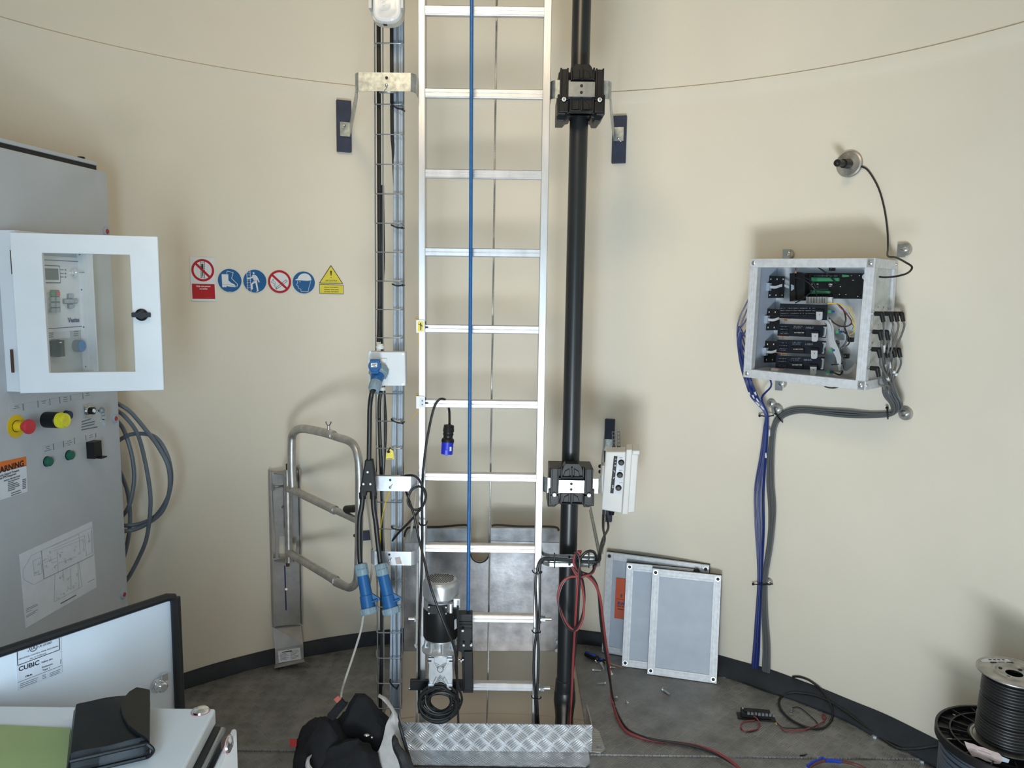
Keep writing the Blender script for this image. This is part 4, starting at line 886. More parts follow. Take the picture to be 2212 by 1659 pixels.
for i in range(6):
    a, b = CA(105, 1283+25*i); a1, _ = CA((262, 180, 235, 258, 258, 195)[i], 1283); mb.rect(CFm, a, b-.0013, a1, b+.0013, .0012, .0019)
    a, b = CA(328, 1248+24*i); mb.rect(CFm, a-.007, b-.0015, a+.007, b+.0015, .0012, .0019)
for y, x1 in ((1425, 280), (1455, 290)): a, b = CA(148, y+15); a1, _ = CA(x1, y); mb.rect(CFm, a, b-.0013, a1, b+.0013, .0012, .0019)
mb.build('warning_label', cab)
# schematic drawing on the cabinet
Kp = 200/1327
def zp(x, y): return (30+x*Kp, 1120+y*Kp)
dr = MB('paper'); cq(dr, [zp(80, 515), zp(1120, 40), zp(1185, 985), zp(172, 1570)], 0, .0012); 
def dl(pts, w_=.0006, m='ink_faint'):
    dr.m(m); P_ = [CFm.px(*zp(x, y), .0012) for x, y in pts]
    for (x0, y0), (x1, y1) in zip(P_, P_[1:]):
        dx, dy = x1-x0, y1-y0; L_ = math.hypot(dx, dy) or 1; nx, ny = -dy/L_*w_/2, dx/L_*w_/2
        dr.poly(CFm, [(x0-nx, y0-ny), (x1-nx, y1-ny), (x1+nx, y1+ny), (x0+nx, y0+ny)], .0012, .0019)
dl([(1113, 128), (392, 462), (248, 530), (135, 730), (125, 830), (150, 880), (285, 950), (430, 868), (1138, 525), (1113, 128)]); dl([(392, 462), (430, 868)], .003); dl([(430, 868), (1138, 525)], .002)
dl([(932, 225), (945, 450)]); dl([(540, 400), (932, 228)]); dl([(545, 440), (1010, 245), (1040, 540)]); dl([(560, 470), (990, 300), (1005, 420)]); dl([(272, 608), (382, 560), (400, 780), (290, 822), (272, 608)])
dl([(585, 800), (575, 1195), (975, 975), (930, 630)]); dl([(520, 540), (545, 640), (620, 610)]); dl([(620, 470), (635, 780)]); dl([(700, 720), (710, 900)]); dl([(810, 720), (820, 1020)]); dl([(915, 620), (935, 1010)]); dl([(640, 640), (900, 540)]); dl([(1060, 200), (1075, 300)]); dl([(1105, 175), (1120, 490), (1030, 525)]); dl([(425, 640), (620, 560)])
rnd = random.Random(3)
for x, y in ((520, 480), (665, 530), (665, 550), (870, 455), (940, 500), (1000, 440), (740, 620), (805, 580), (1080, 320), (905, 800), (780, 1000), (660, 850), (450, 590), (515, 600), (460, 690), (590, 690), (345, 770), (310, 780), (700, 820), (770, 870), (720, 1080), (640, 1150), (850, 980), (360, 650)):
    a, b = CFm.px(*zp(x, y), .0012); dr.m('ink_faint'); dr.ring(CFm, a, b, .0030, .0036, .0012, .0019, 10)
    for _ in range(4): da, db = rnd.uniform(-.012, .012), rnd.uniform(-.010, .010); dr.rect(CFm, a+da, b+db, a+da+rnd.choice((.0006, .006)), b+db+rnd.choice((.0006, .0012)), .0012, .0019)
for (x0, y0, x1, y1) in ((172, 1300, 335, 1225), (172, 1322, 345, 1240), (172, 1345, 250, 1315), (175, 1400, 340, 1305), (178, 1420, 310, 1345), (1060, 915, 1155, 865)): dl([(x0, y0), (x1, y1)], .0012, 'ink_soft')
dl([(668, 1220), (890, 1098)], .0035, 'ink_soft')
dr.build('schematic_sheet', cab)
# --------------------------------------------------------------- display housing on the cabinet, glazed door open
hs = thing('display_housing', CFm.p(-.3, 1.2, .03), 'white housing with an open glazed door over the operating display on the grey cabinet', 'display housing')
PR = .055
a0 = CFm.px(12, 800)[0]; a1 = CFm.px(207, 680, PR)[0]
bt = CFm.px(100, 548, 0)[1]+.02; bb = CFm.px(100, 806, 0)[1]-.035
a0, bt, bb = a0, H+.105+.012, None
hz = PY(31, 500, 2.20).z, PY(38, 847, 2.20).z
bt, bb = hz[0]+.006, hz[1]-.004
mb = MB('cabinet_white')
mb.rect(CFm, a0, bb, a0+.018, bt, 0, PR); mb.rect(CFm, a1-.004, bb, a1, bt, 0, PR); mb.rect(CFm, a0+.018, bt-.02, a1-.004, bt, 0, PR); mb.rect(CFm, a0+.018, bb, a1-.004, bb+.02, 0, PR); mb.build('housing_frame', hs, bevel=.001)
FI = Fr(CFm.p(a1-.004, 0, 0), CFm.z, UP)
mb = MB('panel_white'); mb.rect(FI, .020, bb+.02, .023, bt-.02, 0, .001); mb.rect(FI, .036, bb+.02, .038, bt-.02, 0, .001); mb.m('ink_soft')
for f in (.05, .36, .65, .92): mb.disc(FI, .012, bb+.02+(bt-bb-.04)*f, .0028, 0, .001, 10)
mb.build('inner_lip', hs)
pa0, pa1 = CFm.px(40, 600)[0], CFm.px(181, 600)[0]; pb1, pb0 = CFm.px(170, 562)[1], CFm.px(178, 706)[1]
mb = MB('panel_white'); mb.rect(CFm, pa0, pb0-.01, pa1+.005, pb1+.008, .001, .004); mb.m('ink_blue'); A, B, C, D = pa0, pb0+.001, pa1-.006, pb1-.004
mb.rect(CFm, A, B, C, B+.0022, .004, .005); mb.rect(CFm, A, D-.0022, C, D, .004, .005); mb.rect(CFm, C-.0022, B, C, D, .004, .005)
Kd = 200/1276
def zd(x, y, c=.004): return CFm.px(x*Kd, 540+y*Kd, c)
mb.m('ink'); a, b = zd(1090, 962); mb.m('ink_blue'); mb.text(CFm, 'Vestas', a, b, .021, .0055, 'RIGHT', .04)
mb.m('ink_soft')
for y in (275, 325, 373): a, b = zd(900, y); mb.disc(CFm, a, b, .0028, .004, .0055, 12); mb.rect(CFm, a-.032, b-.0015, a-.008, b+.0015, .004, .0046)
mb.build('control_panel', hs)
mb = MB('ink_blue'); a_, b_ = zd(820, 215), zd(820, 458); mb.rrect(CFm, pa0, b_[1], a_[0], a_[1], .004, .004, .0055); mb.m('panel_white'); mb.rrect(CFm, pa0, b_[1]+.003, a_[0]-.003, a_[1]-.003, .003, .0055, .006); mb.m('lcd'); mb.rect(CFm, pa0, b_[1]+.010, a_[0]-.010, a_[1]-.010, .006, .0066); mb.build('screen', hs)
mb = MB('key_grey'); q0, q1 = zd(690, 550), zd(815, 860); mb.rrect(CFm, q0[0], q1[1], q1[0], q0[1], .003, .004, .009); mb.build('keypad_base', hs)
for r_ in range(4):
    for c_ in range(2):
        a, b = zd(735+52*c_, 603+77*r_, .012); mb = MB(('green_term', 'red_button')[c_] if r_ == 0 else 'tray_cable'); mb.rect(CFm, a-.011, b-.0065, a+.011, b+.0065, .009, .014); mb.build('key', hs)
mb = MB('key_grey'); a, b = zd(955, 705); mb.rect(CFm, a-.032, b-.008, a+.032, b+.008, .004, .009); mb.rect(CFm, a-.011, b-.024, a+.011, b+.024, .004, .009); mb.build('arrow_pad_base', hs)
for da, db in ((0, .017), (0, -.017), (-.021, 0), (0, 0), (.021, 0)): mb = MB('tray_cable'); mb.rect(CFm, a+da-.009, b+db-.006, a+da+.009, b+db+.006, .009, .014); mb.build('arrow_key', hs)
RS[:] = [1, 1]; a, b = zd(1000, 308); mb = MB('chrome'); rod(mb, a, b, [(0, .004), (.015, .004), (.014, .012), (.010, .014), (0, .014)]); q = CFm.p(a, b, .014); mb.rect(Fr(q, (1, 0, 0), (0, 0, 1)), 0, -.002, .03, .002, -.001, .001); mb.build('key_lock', hs)
mb = MB('paper'); q0, q1 = zd(640, 1118, 0), zd(962, 1208, 0); mb.rect(CFm, q0[0], q1[1], q1[0], q0[1], 0, .0015); q0, q1 = zd(965, 1105, 0), zd(1112, 1195, 0); mb.m('label_grey'); mb.rect(CFm, q0[0], q1[1], q1[0], q0[1], 0, .0015); mb.m('ink_soft')
for x in (696, 1040):
    for y in (1145, 1172, 1198) if x < 700 else (1125, 1155, 1180): a, b = zd(x, y, 0); mb.rect(CFm, a-.011, b-.0012, a+.011, b+.0012, .0015, .002)
mb.build('caption_labels', hs)
a, b = zd(735, 1355, 0); mb = MB('black_plastic'); rod(mb, a, b, [(0, 0), (.028, 0), (.028, .018), (0, .018)]); mb.rect(CFm, a-.005, b-.026, a+.012, b+.026, .018, .03); mb.m('white'); mb.rect(CFm, a-.01, b+.018, a+.0, b+.021, .03, .0305); mb.build('rotary_switch', hs)
a, b = zd(1045, 1322, 0); mb = MB('key_grey'); rod(mb, a, b, [(0, 0), (.020, 0), (.020, .020), (0, .020)]); mb.m('blue_bright'); rod(mb, a, b, [(0, .02), (.018, .02), (.018, .023), (0, .024)]); mb.build('blue_button', hs)
# open door with window
h0, h1 = PY(31, 680, 2.215), PY(347, 680, 2.325)
DF = Fr(Vector((h0.x, h0.y, 0)), Vector((h1.x-h0.x, h1.y-h0.y, 0)), UP)
def dp(u, v, c=0): return DF.px(u, v, c)
tl, tr, br_, bl = dp(25, 500), dp(342, 513), dp(353, 845), dp(38, 848)
top_ = (tl[1]+tr[1])/2; bot_ = (bl[1]+br_[1])/2; lft = (tl[0]+bl[0])/2; rgt = (tr[0]+br_[0])/2
w1, w2, w3 = dp(92, 545), dp(281, 552), dp(104, 804); w4 = dp(291, 804)
wl, wr, wt, wb = (w1[0]+w3[0])/2, (w2[0]+w4[0])/2, (w1[1]+w2[1])/2, (w3[1]+w4[1])/2
mb = MB('cabinet_white')
mb.frame(DF, (lft, bot_, rgt, top_), (wl, wb, wr, wt), -.022, 0); mb.build('door_frame', hs, bevel=.002)
mb = MB('glass'); mb.rect(DF, wl, wb, wr, wt, -.014, -.011); mb.build('door_glass', hs)
mb = MB('black_plastic'); a, b = dp(306, 680); mb.lathe(DF, a, b, [(0, 0), (.0185, 0), (.0175, .008), (.012, .011), (0, .011)], 30); mb.rrect(DF, a-.026, b-.007, a+.026, b+.007, .003, .004, .013); mb.build('door_knob', hs)
mb = MB('rust')
for (v0, v1) in ((540, 592), (756, 806)):
    q0, q1 = dp(22.5, v0), dp(25, v1); p0, p1 = DF.p(q0[0]-.002, q0[1], -.015), DF.p(q0[0]-.002, q1[1], -.015); mb.cyl(p0, p1, .004, seg=10)
mb.build('door_hinge', hs)
# coil of grey cable behind the cabinet
loops = [
 [(250, 870), (262, 876), (285, 893), (320, 935), (345, 970), (364, 1010), (366, 1060), (350, 1105), (320, 1130), (290, 1144), (262, 1148)],
 [(250, 885), (270, 900), (296, 935), (312, 990), (324, 1060), (324, 1110), (316, 1165), (300, 1205), (282, 1240), (268, 1260)],
 [(245, 962), (262, 948), (285, 938), (318, 938), (342, 950), (362, 985), (370, 1030), (362, 1075), (335, 1115), (300, 1132), (262, 1136)],
 [(250, 905), (268, 930), (284, 980), (290, 1030), (284, 1075), (275, 1100), (262, 1118)],
 [(250, 1000), (264, 1030), (276, 1065), (281, 1110), (279, 1150), (270, 1195), (262, 1215)]]
for i, l in enumerate(loops):
    P_ = [PY(u, v, 2.86+.012*i+.02*math.sin(k)) for k, (u, v) in enumerate(l)]
    P_[0].y -= 0; mb = MB('coil_cable'); mb.tube(sm(P_, 6), .0078, 10); mb.build('coiled_cable', label='blue-grey cable loop bulging out from behind the tall grey cabinet', cat='cable', group='grey cable loops behind the cabinet')
# lamp at the top of the tray
lp = thing('bulkhead_lamp', PY(835, 50, 2.74), 'unlit bulkhead lamp with a clear ribbed cover at the top of the cable tray', 'lamp')
BL = Fr(PY(835, 0, 2.74), (1, 0, 0), (0, 0, 1))
def outl(x0, x1, yb, yt, n=14, k=2.6):
    cx2 = (x0+x1)/2; hw = (x1-x0)/2; pts = [(x1, yt), (x0, yt)]
    dep = (yb-(yb-38))
    for i in range(n+1):
        t = math.pi+math.pi*i/n; cc, ss = math.cos(t), math.sin(t); pts.append((cx2+hw*math.copysign(abs(cc)**(2/k), cc), (yb-30)-30*math.copysign(abs(ss)**(2/k), ss)))
    return pts
mb = MB('beige_trim'); mb.ppoly(BL, outl(800, 870, 51, -220), -.05, -.002); mb.build('housing', lp, bevel=.003)
mb = MB('reflector'); mb.ppoly(BL, outl(812, 858, 40, -200), -.002, .008); mb.build('reflector', lp)
mb = MB('lamp_lens'); mb.ppoly(BL, outl(804, 866, 47, -210), .008, .040, ); mb.build('lens', lp, bevel=.008)
mb = MB('lamp_lens'); f = BL.px(834, 18)
for r_ in (.006, .010, .014, .018, .022): mb.ring(BL.at(f[0], f[1]), 0, 0, r_-.0012, r_, .040, .042, 28)
for s_ in (-1, 1):
    for k in range(14): mb.rect(BL, f[0]+s_*.046-.003, f[1]+.02+k*.009, f[0]+s_*.046+.003, f[1]+.0235+k*.009, .038, .041)
mb.build('lens_ribs', lp)
mb = MB('white')
for u in (822, 848): mb.cyl(BL.p(*BL.px(u, 20, .02), .02), BL.p(*BL.px(u, -190, .02), .02), .008)
mb.build('tube', lp)
mb = MB('label_grey')
for u in (800, 868): a, b = BL.px(u, 10, .03); mb.rect(BL, a-.005, b-.012, a+.005, b+.03, -.01, .034)
mb.m('rust'); a, b = BL.px(831, 50, 0); mb.rect(BL, a-.006, b-.003, a+.006, b+.002, -.02, .002); mb.build('clip', lp)
# ================================================================ climb assist motor
YM = 2.70
mo = thing('drive_motor', PY(950, 1495, YM+.05), 'silver and black electric drive motor clamped to the ladder rungs', 'motor')
cM = PY(951, 1235, YM+.03); zz = lambda v: PY(951, v, YM-.03).z
ax = Vector((cM.x, YM+.05, 0)); MZ = Fr(ax, (1, 0, 0), (0, 1, 0))
zt, z1, z2, z3, z4_, z5, z6 = [PY(951, v, YM).z for v in (1262, 1305, 1322, 1386, 1412, 1420, 1492)]
Rm = .066
mb = MB('motor_silver'); mb.lathe(MZ, 0, 0, [(0, zt+.004), (.050, zt+.0035), (Rm-.008, zt+.001), (Rm-.002, zt-.006), (Rm, zt-.018), (Rm, z1+.016), (Rm-.008, z1+.008), (Rm-.010, z1), (0, z1)], 44); mb.build('fan_cover', mo)
mb = MB('ink')
for i in range(-5, 6):
    for j in range(-5, 6):
        x, y = i*.0092+(j % 2)*.0046, j*.0080; r = math.hypot(x, y)
        if .009 < r < .049: mb.lathe(MZ, x, y, [(0, zt-.002), (.0030, zt-.002), (.0030, zt+.0046), (0, zt+.0046)], 6)
mb.build('vent_holes', mo)
mb = MB('zinc'); mb.lathe(MZ, 0, 0, [(0, zt+.003), (.004, zt+.003), (.004, zt+.007), (0, zt+.007)], 12); mb.build('cover_screw', mo)
mb = MB('motor_silver'); mb.lathe(MZ, 0, 0, [(0, z1+.004), (.0635, z1+.004), (.0635, z2+.001), (.060, z2-.003), (0, z2-.003)], 40); mb.build('motor_shell', mo)
FT2 = Fr(Vector((ax.x, ax.y-.060, (z1+z2)/2+.001)), (1, 0, 0), (0, 0, 1))
mb = MB('black_plastic'); mb.rect(FT2, -.040, -.017, .030, .015, -.01, .010); mb.build('terminal_cover', mo, bevel=.001)
mb = MB('zinc')
for a, b in ((-.036, .011), (.026, .011), (-.036, -.013), (.026, -.013)): mb.disc(FT2, a, b, .0028, .010, .012, 12)
mb.build('terminal_screw', mo)
mb = MB('motor_silver'); mb.rect(FT2, .036, -.014, .050, .024, -.02, .012); mb.rect(FT2, .050, -.000, .078, .038, -.05, -.004); mb.build('cable_entry', mo, bevel=.004)
mb = MB('black_plastic'); q = FT2.p(.060, .004, .0); mb.cyl(q, q+Vector((.0, 0, -.028)), .011, .009, 6); mb.build('entry_gland', mo)
mb = MB('black_plastic'); mb.lathe(MZ, 0, 0, [(0, z2), (.064, z2), (.065, z2-.006), (.065, z3+.004), (.063, z3), (0, z3)], 44); mb.build('motor_drum', mo)
mb = MB('paper'); q = Vector((ax.x+.060, ax.y-.029, (z2+z3)/2+.005)); mb.rect(Fr(q, (.45, .9, 0), (0, 0, 1)), -.012, -.02, .012, .018, 0, .0012); mb.build('rating_plate', mo)
mb = MB('gear_silver'); mb.lathe(MZ, 0, 0, [(0, z3), (.060, z3), (.060, z3-.006), (.052, z3-.012), (.050, z3-.034), (.070, z4_), (.070, z4_-.006), (0, z4_-.006)], 36)
for k in range(8): a = k*math.pi/4+.2; mb.cyl(MZ.p(.060*math.cos(a), .060*math.sin(a), z4_), MZ.p(.053*math.cos(a), .053*math.sin(a), z3-.004), .006, seg=8)
mb.build('gear_flange', mo)
zc_ = (z5+z6)/2; GF = Fr(Vector((ax.x+.004, ax.y-.045, zc_)), (1, 0, 0), (0, 0, 1)); hh = (z5-z6)/2
mb = MB('gear_silver'); mb.poly(GF, [(-.038, -hh), (.040, -hh), (.047, -hh*.3), (.044, hh), (-.044, hh), (-.047, -hh*.3)], -.075, -.004); mb.build('gearbox_body', mo, bevel=.003)
mb = MB('gear_silver')
for s_ in (-1, 1):
    for t_ in (-1, 1):
        x, y = s_*.034, t_*hh*.78
        mb.rect(GF, x-.011, y-.009, x+.011, y+.011, -.02, .008)
        mb.poly(GF, [(x-.002*s_, y-.004*t_), (x-.012*s_, y-.010*t_), (.010*s_, .020*t_), (.016*s_, .014*t_)], -.02, .005)
for t_ in (-1, 1):
    for k in range(3): mb.poly(GF, [(-.024+.006*k, t_*(.040-.009*k)), (-.020+.006*k, t_*(.040-.009*k)), (0, t_*(.030-.009*k)), (.020-.006*k, t_*(.040-.009*k)), (.024-.006*k, t_*(.040-.009*k)), (0, t_*(.026-.009*k))], -.01, .003)
mb.build('gearbox_ribs', mo, bevel=.001)
mb = MB('ink')
for s_ in (-1, 1):
    for t_ in (-1, 1): x, y = s_*.036, t_*hh*.78; mb.rect(GF, x-.003 if s_ > 0 else x-.011, y-.0015, x+.011 if s_ > 0 else x+.003, y+.004, .004, .009)
mb.build('mounting_slot', mo)
mb = MB('motor_silver'); mb.lathe(GF, 0, .018, [(0, -.01), (.013, -.01), (.012, .006), (.009, .008), (.009, .005), (.004, .005), (.004, .008), (0, .008)], 24); mb.build('hub_cap', mo)
# black belt drive clamp
BF = Fr(PY(1000, 1415, 2.765), (1, 0, 0), (0, 0, 1))
mb = MB('clamp_black')
mb.ppoly(BF, [(985, 1327), (1020, 1327), (1020, 1400), (1022, 1497), (1000, 1497), (997, 1410), (990, 1406)], -.02, .02); mb.ppoly(BF, [(1002, 1408), (1021, 1408), (1022, 1490), (1003, 1490)], .018, .032)
mb.rect(BF, -.20, *(BF.px(1000, 1492)[1], ), .02, BF.px(1000, 1470)[1], -.012, .004)
for v in (1338, 1344, 1352): b = BF.px(1000, v)[1]; mb.rect(BF, -.025, b-.002, .035, b+.002, .018, .024)
mb.build('belt_guard', mo, bevel=.002)
mb = MB('chrome')
for u, v in ((1002, 1391), (1018, 1391), (988, 1425), (996, 1425), (994, 1491), (1000, 1360)): q = PY(u, v, 2.73); mb.cyl(q, q+Vector((0, -.012, 0)), .0045, seg=12)
q = PY(984, 1425, 2.735); mb.cyl(q, q+Vector((.03, 0, 0)), .004)
mb.build('clamp_bolt', mo)
mb = MB('black_cable'); mb.tube(path([(989, 1308, 2.66), (988, 1330, 2.655), (990, 1370, 2.655), (988, 1410, 2.66), (984, 1440, 2.665), (990, 1480, 2.665), (998, 1510, 2.67), (992, 1530, 2.68)], 6), .0042, 8); mb.build('motor_lead', mo)
# coil of black cable under the motor
for i in range(11):
    r1, r2 = (.062-.003*(i % 3)), (.060-.004*((i+1) % 3)); cu, cv = (950+((i*37) % 7)-3, 1522+((i*17) % 9)-3)
    c = PY(cu+(6 if i in (4, 5, 6) else -2), cv-(8 if i > 3 else -2), 2.685+.010*(i % 4)); sc_ = 1 if i < 4 or i > 8 else .78; ph = i*.7
    P_ = [c+Vector((math.cos(t)*r1*1.12*sc_, math.sin(t+ph)*.008, math.sin(t)*r2*1.02*sc_)) for t in [2*math.pi*k/28 for k in range(28)]]
    mb = MB('black_cable'); mb.tube(P_, .0052, 8, closed=True); mb.build('coiled_black_cable', label='black cable turn of the coil hanging under the gearbox of the motor', cat='cable', group='coil of black cable under the motor')
for u, v, a in ((918, 1500, .6), (968, 1545, -.8), (985, 1515, .2)):
    mb = MB('black_plastic'); c = PY(u, v, 2.70); mb.ring(Fr(c, (math.cos(a), 0, math.sin(a)), (0, 1, 0)), 0, 0, .014, .0175, -.003, .003, 14)
    mb.build('cable_tie', label='black cable tie holding the coil under the motor together', cat='cable tie', group='ties on the motor cable coil')
# cables down the right rail
for i, (du, r) in enumerate(((0, .0052), (7, .0052))):
    P_ = [(1310-du, 1112, 3.22), (1314-du*1.6, 1140, 3.15), (1302+du*.6, 1165, 3.00), (1295+du*.3, 1195, 2.86), (1292+du*.2, 1212, 2.83), (1270, 1212+i*3, 2.83), (1230, 1209+i*3, 2.83), (1185, 1206+i*3, 2.832), (1172, 1208+i*2, 2.83), (1162+i*4, 1225, 2.822), (1157+i*9, 1260, 2.815), (1158+i*8, 1300, 2.815), (1160+i*4, 1350, 2.815), (1158+i*4, 1372, 2.815), (1154+i*9, 1410, 2.815), (1153+i*9, 1460, 2.815), (1156+i*4, 1505, 2.815), (1157+i*4, 1530, 2.82), (1158+i*5, 1560, 2.83)]
    mb = MB('black_cable'); mb.tube(path(P_, 5)+[Vector((.11+i*.01, 2.86, -.4))], r, 8); mb.build('control_cable', label='black cable from the control box along the channel bracket and down the ladder', cat='cable', group='pair of black cables on the right rail')
for u0, v0, u1 in ((1152, 1236, 1170), (1151, 1365, 1167), (1150, 1507, 1168)):
    mb = MB('black_plastic'); mb.tube(path([(u0-2, v0-5, 2.812), (u0, v0, 2.808), ((u0+u1)/2, v0+4, 2.805), (u1, v0+1, 2.808), (u1, v0-2, 2.84)]), .0024, 6); mb.build('rail_tie', label='black cable tie round the two cables on the right ladder rail', cat='cable tie', group='black cable ties on the right rail')
for u in (1198, 1272):
    mb = MB('black_plastic'); mb.tube([PY(u, 1195, 2.835), PY(u, 1197, 2.825), PY(u, 1224, 2.825), PY(u, 1226, 2.835)], .0024, 6); mb.build('bracket_tie', label='black tape tie round the cables on the channel bracket', cat='cable tie', group='black ties on the channel bracket')
# control box --------------------------------------------------------------------
XF = Fr(PY(1340, 1040, 3.10), Vector((1, -.15, .05)), Vector((-.05, 0, 1)))
cb = thing('control_box', PY(1335, 1108, 3.16), 'white plastic control box with three black knobs beside the lower pipe clamp', 'control box')
def xq(pts, c): return [XF.px(u, v, c) for u, v in pts]
mb = MB('ctrl_white'); mb.poly(XF, xq([(1308, 976), (1352, 976), (1343, 1109), (1299, 1101)], 0), -.10, 0); mb.build('box_front', cb, bevel=.004)
mb = MB('ctrl_white'); mb.poly(XF, xq([(1352, 973), (1380, 974), (1371, 1107), (1343, 1109)], -.006), -.13, -.006)
mb.poly(XF, xq([(1353, 971), (1366, 971), (1357, 1112), (1343, 1112)], 0), -.11, .0); mb.rect(XF, *XF.px(1366, 983, 0), *XF.px(1382, 973, 0), -.12, .001); mb.build('box_back', cb, bevel=.004)
mb = MB('orange_sticker'); mb.rect(Fr(XF.p(*XF.px(1346, 976, 0), -.05), XF.x, XF.z), -.012, -.018, .010, .012, .002, .004); mb.build('top_sticker', cb)
mb = MB('paper'); mb.poly(XF, xq([(1332, 985), (1350, 987), (1342, 1068), (1325, 1065)], .001), 0, .001); mb.m('ink')
mb.poly(XF, xq([(1326, 985), (1334, 985.5), (1325, 1066), (1318, 1065)], .001), 0, .0015)
mb.m('white')
for v, k in ((992, 0), (999, 1), (1006, 2), (1019, 3), (1033, 4), (1053, 5)):
    a, b = XF.px(1330-(v-992)*.10, v, .002); a0_ = a
    if k in (2, 5): mb.ring(XF, a, b, .0018, .003, .0015, .002, 14)
    if k == 5: mb.ring(XF, a, b+.007, .0018, .003, .0015, .002, 14)
    if k in (0, 1): mb.rect(XF, a-.0025, b-.0008, a+.0025, b+.0008, .0015, .002)
    if k == 3: mb.poly(XF, [(a-.004, b+.006), (a-.002, b+.006), (a+.004, b-.004), (a+.002, b-.004)], .0015, .002)
    if k == 4: mb.poly(XF, [(a-.003, b), (a-.001, b-.002), (a+.004, b+.005), (a+.003, b+.006)], .0015, .002)
mb.m('ink_soft')
for v in (989, 1016, 1031, 1043): a, b = XF.px(1341, v, .002); mb.rect(XF, a-.007, b-.001, a+.007, b+.001, .001, .0016)
mb.build('front_label', cb)
for u, v in ((1342, 1000), (1339, 1027), (1336, 1055)):
    a, b = XF.px(u, v, .01); mb = MB('black_plastic'); mb.lathe(XF, a, b, [(0, 0), (.012, 0), (.0125, .004), (.009, .008), (.0085, .016), (0, .017)], 24); mb.rect(XF, a-.011, b-.002, a+.003, b+.002, .0, .010); mb.build('knob', cb)
mb = MB('black_plastic'); q = XF.p(*XF.px(1321, 1104, -.04), -.04); mb.cyl(q, q-XF.y*.016, .013, .010, 12); mb.build('cable_gland', cb)
mb = MB('black_plastic')
for u0 in (1327, 1338):
    p = XF.p(*XF.px(u0-4, 948, -.06), -.06); 
    for k in range(5): mb.rect(Fr(p-XF.y*(.034-.0155*k)-UP*.0, XF.x, XF.y), 0, 0, .009, .003, -.003, .003)
    mb.rect(Fr(p-XF.y*.036, XF.x, XF.y), -.002, 0, .0008, .068, -.003, .003); mb.rect(Fr(p-XF.y*.036, XF.x, XF.y), .0085, 0, .0115, .068, -.003, .003)
mb.build('perforated_strap', cb)
mb = MB('ctrl_white'); a, b = XF.px(1303, 1030, -.03); mb.rect(XF, a-.006, b-.07, a+.01, b+.05, -.08, -.02); mb.m('black_plastic'); [mb.sph(XF.p(a-.012, b+d_, -.03), .008) for d_ in (.045, .022)]; mb.build('mounting_clip', cb)
# red/black twin cable ---------------------------------------------------------------
def twin(name, label, main, pts, m1, m2, r, offv, n=6, blend=None):
    t = thing(name, (pts[-1] if isinstance(pts[-1], Vector) else PY(*pts[-1])), label, 'cable')
    P_ = path(pts, n) if not isinstance(pts[0], Vector) else sm(pts, n)
    tw = lambda i: Vector((math.cos(i*.11+offv), math.sin(i*.13+offv)*.6, math.sin(i*.11+offv)*.5))*r*.95
    mb = MB(m1); mb.tube([p+tw(i) for i, p in enumerate(P_)], r, 8); mb.build('red_core', t)
    mb = MB(m2); mb.tube([p-tw(i) for i, p in enumerate(P_)], r*.92, 8); mb.build('black_core', t)
    return t
Fz = lambda u, v, z=.008: PZ(u, v, z)
c1 = [(1256, 1192, 2.80), (1246, 1196, 2.80), (1242, 1215, 2.80), (1252, 1235, 2.80), (1272, 1244, 2.80), (1287, 1262, 2.80), (1295, 1290, 2.81), (1299, 1330, 2.84), (1305, 1380, 2.90), (1313, 1430, 2.97), (1318, 1470, 3.02)]
floor_pts = [Fz(1324, 1515), Fz(1336, 1550), Fz(1352, 1575), Fz(1375, 1588), Fz(1410, 1598), Fz(1460, 1604), Fz(1500, 1611), Fz(1535, 1622), Fz(1570, 1640), Fz(1600, 1662), Fz(1640, 1700)]
twin('power_cable', 'red and black twin cable looped over the channel bracket and running down across the floor', 0, [PY(*p) for p in c1]+floor_pts, 'red_cable', 'black_cable', .0052, 1.2)
c2 = [(1237, 1225, 2.80), (1246, 1240, 2.79), (1256, 1252, 2.79), (1262, 1290, 2.80), (1259, 1330, 2.80), (1248, 1356, 2.80), (1238, 1362, 2.80), (1224, 1350, 2.80), (1210, 1320, 2.80), (1206, 1290, 2.80), (1214, 1262, 2.80), (1232, 1246, 2.80), (1262, 1244, 2.79), (1280, 1236, 2.80), (1284, 1222, 2.83)]
twin('power_cable.001', 'red and black twin cable in a round loop in front of the black pipe', 0, [PY(*p) for p in c2], 'red_cable', 'black_cable', .0045, 2.4)
c3 = [(1243, 1192, 2.79), (1251, 1200, 2.785), (1252, 1225, 2.78), (1250, 1260, 2.79), (1246, 1330, 2.81), (1242, 1390, 2.86), (1238, 1440, 2.88), (1235, 1480, 2.89), (1231, 1530, 2.90), (1229, 1562, 2.90)]
twin('power_cable.002', 'red and black twin cable hanging straight down the black pipe into the hatch', 0, [PY(*p) for p in c3]+[Vector((.24, 2.9, -.4))], 'red_cable', 'black_cable', .0048, .4)
mb = MB('black_cable'); mb.tube(path([(1257, 1246, 2.79), (1250, 1225, 2.785), (1255, 1205, 2.78), (1268, 1192, 2.78), (1282, 1192, 2.79), (1288, 1205, 2.83), (1284, 1228, 2.84), (1274, 1242, 2.82)], 6), .0058, 8); mb.build('black_loop_cable', label='short black cable loop over the right end of the channel bracket', cat='cable')
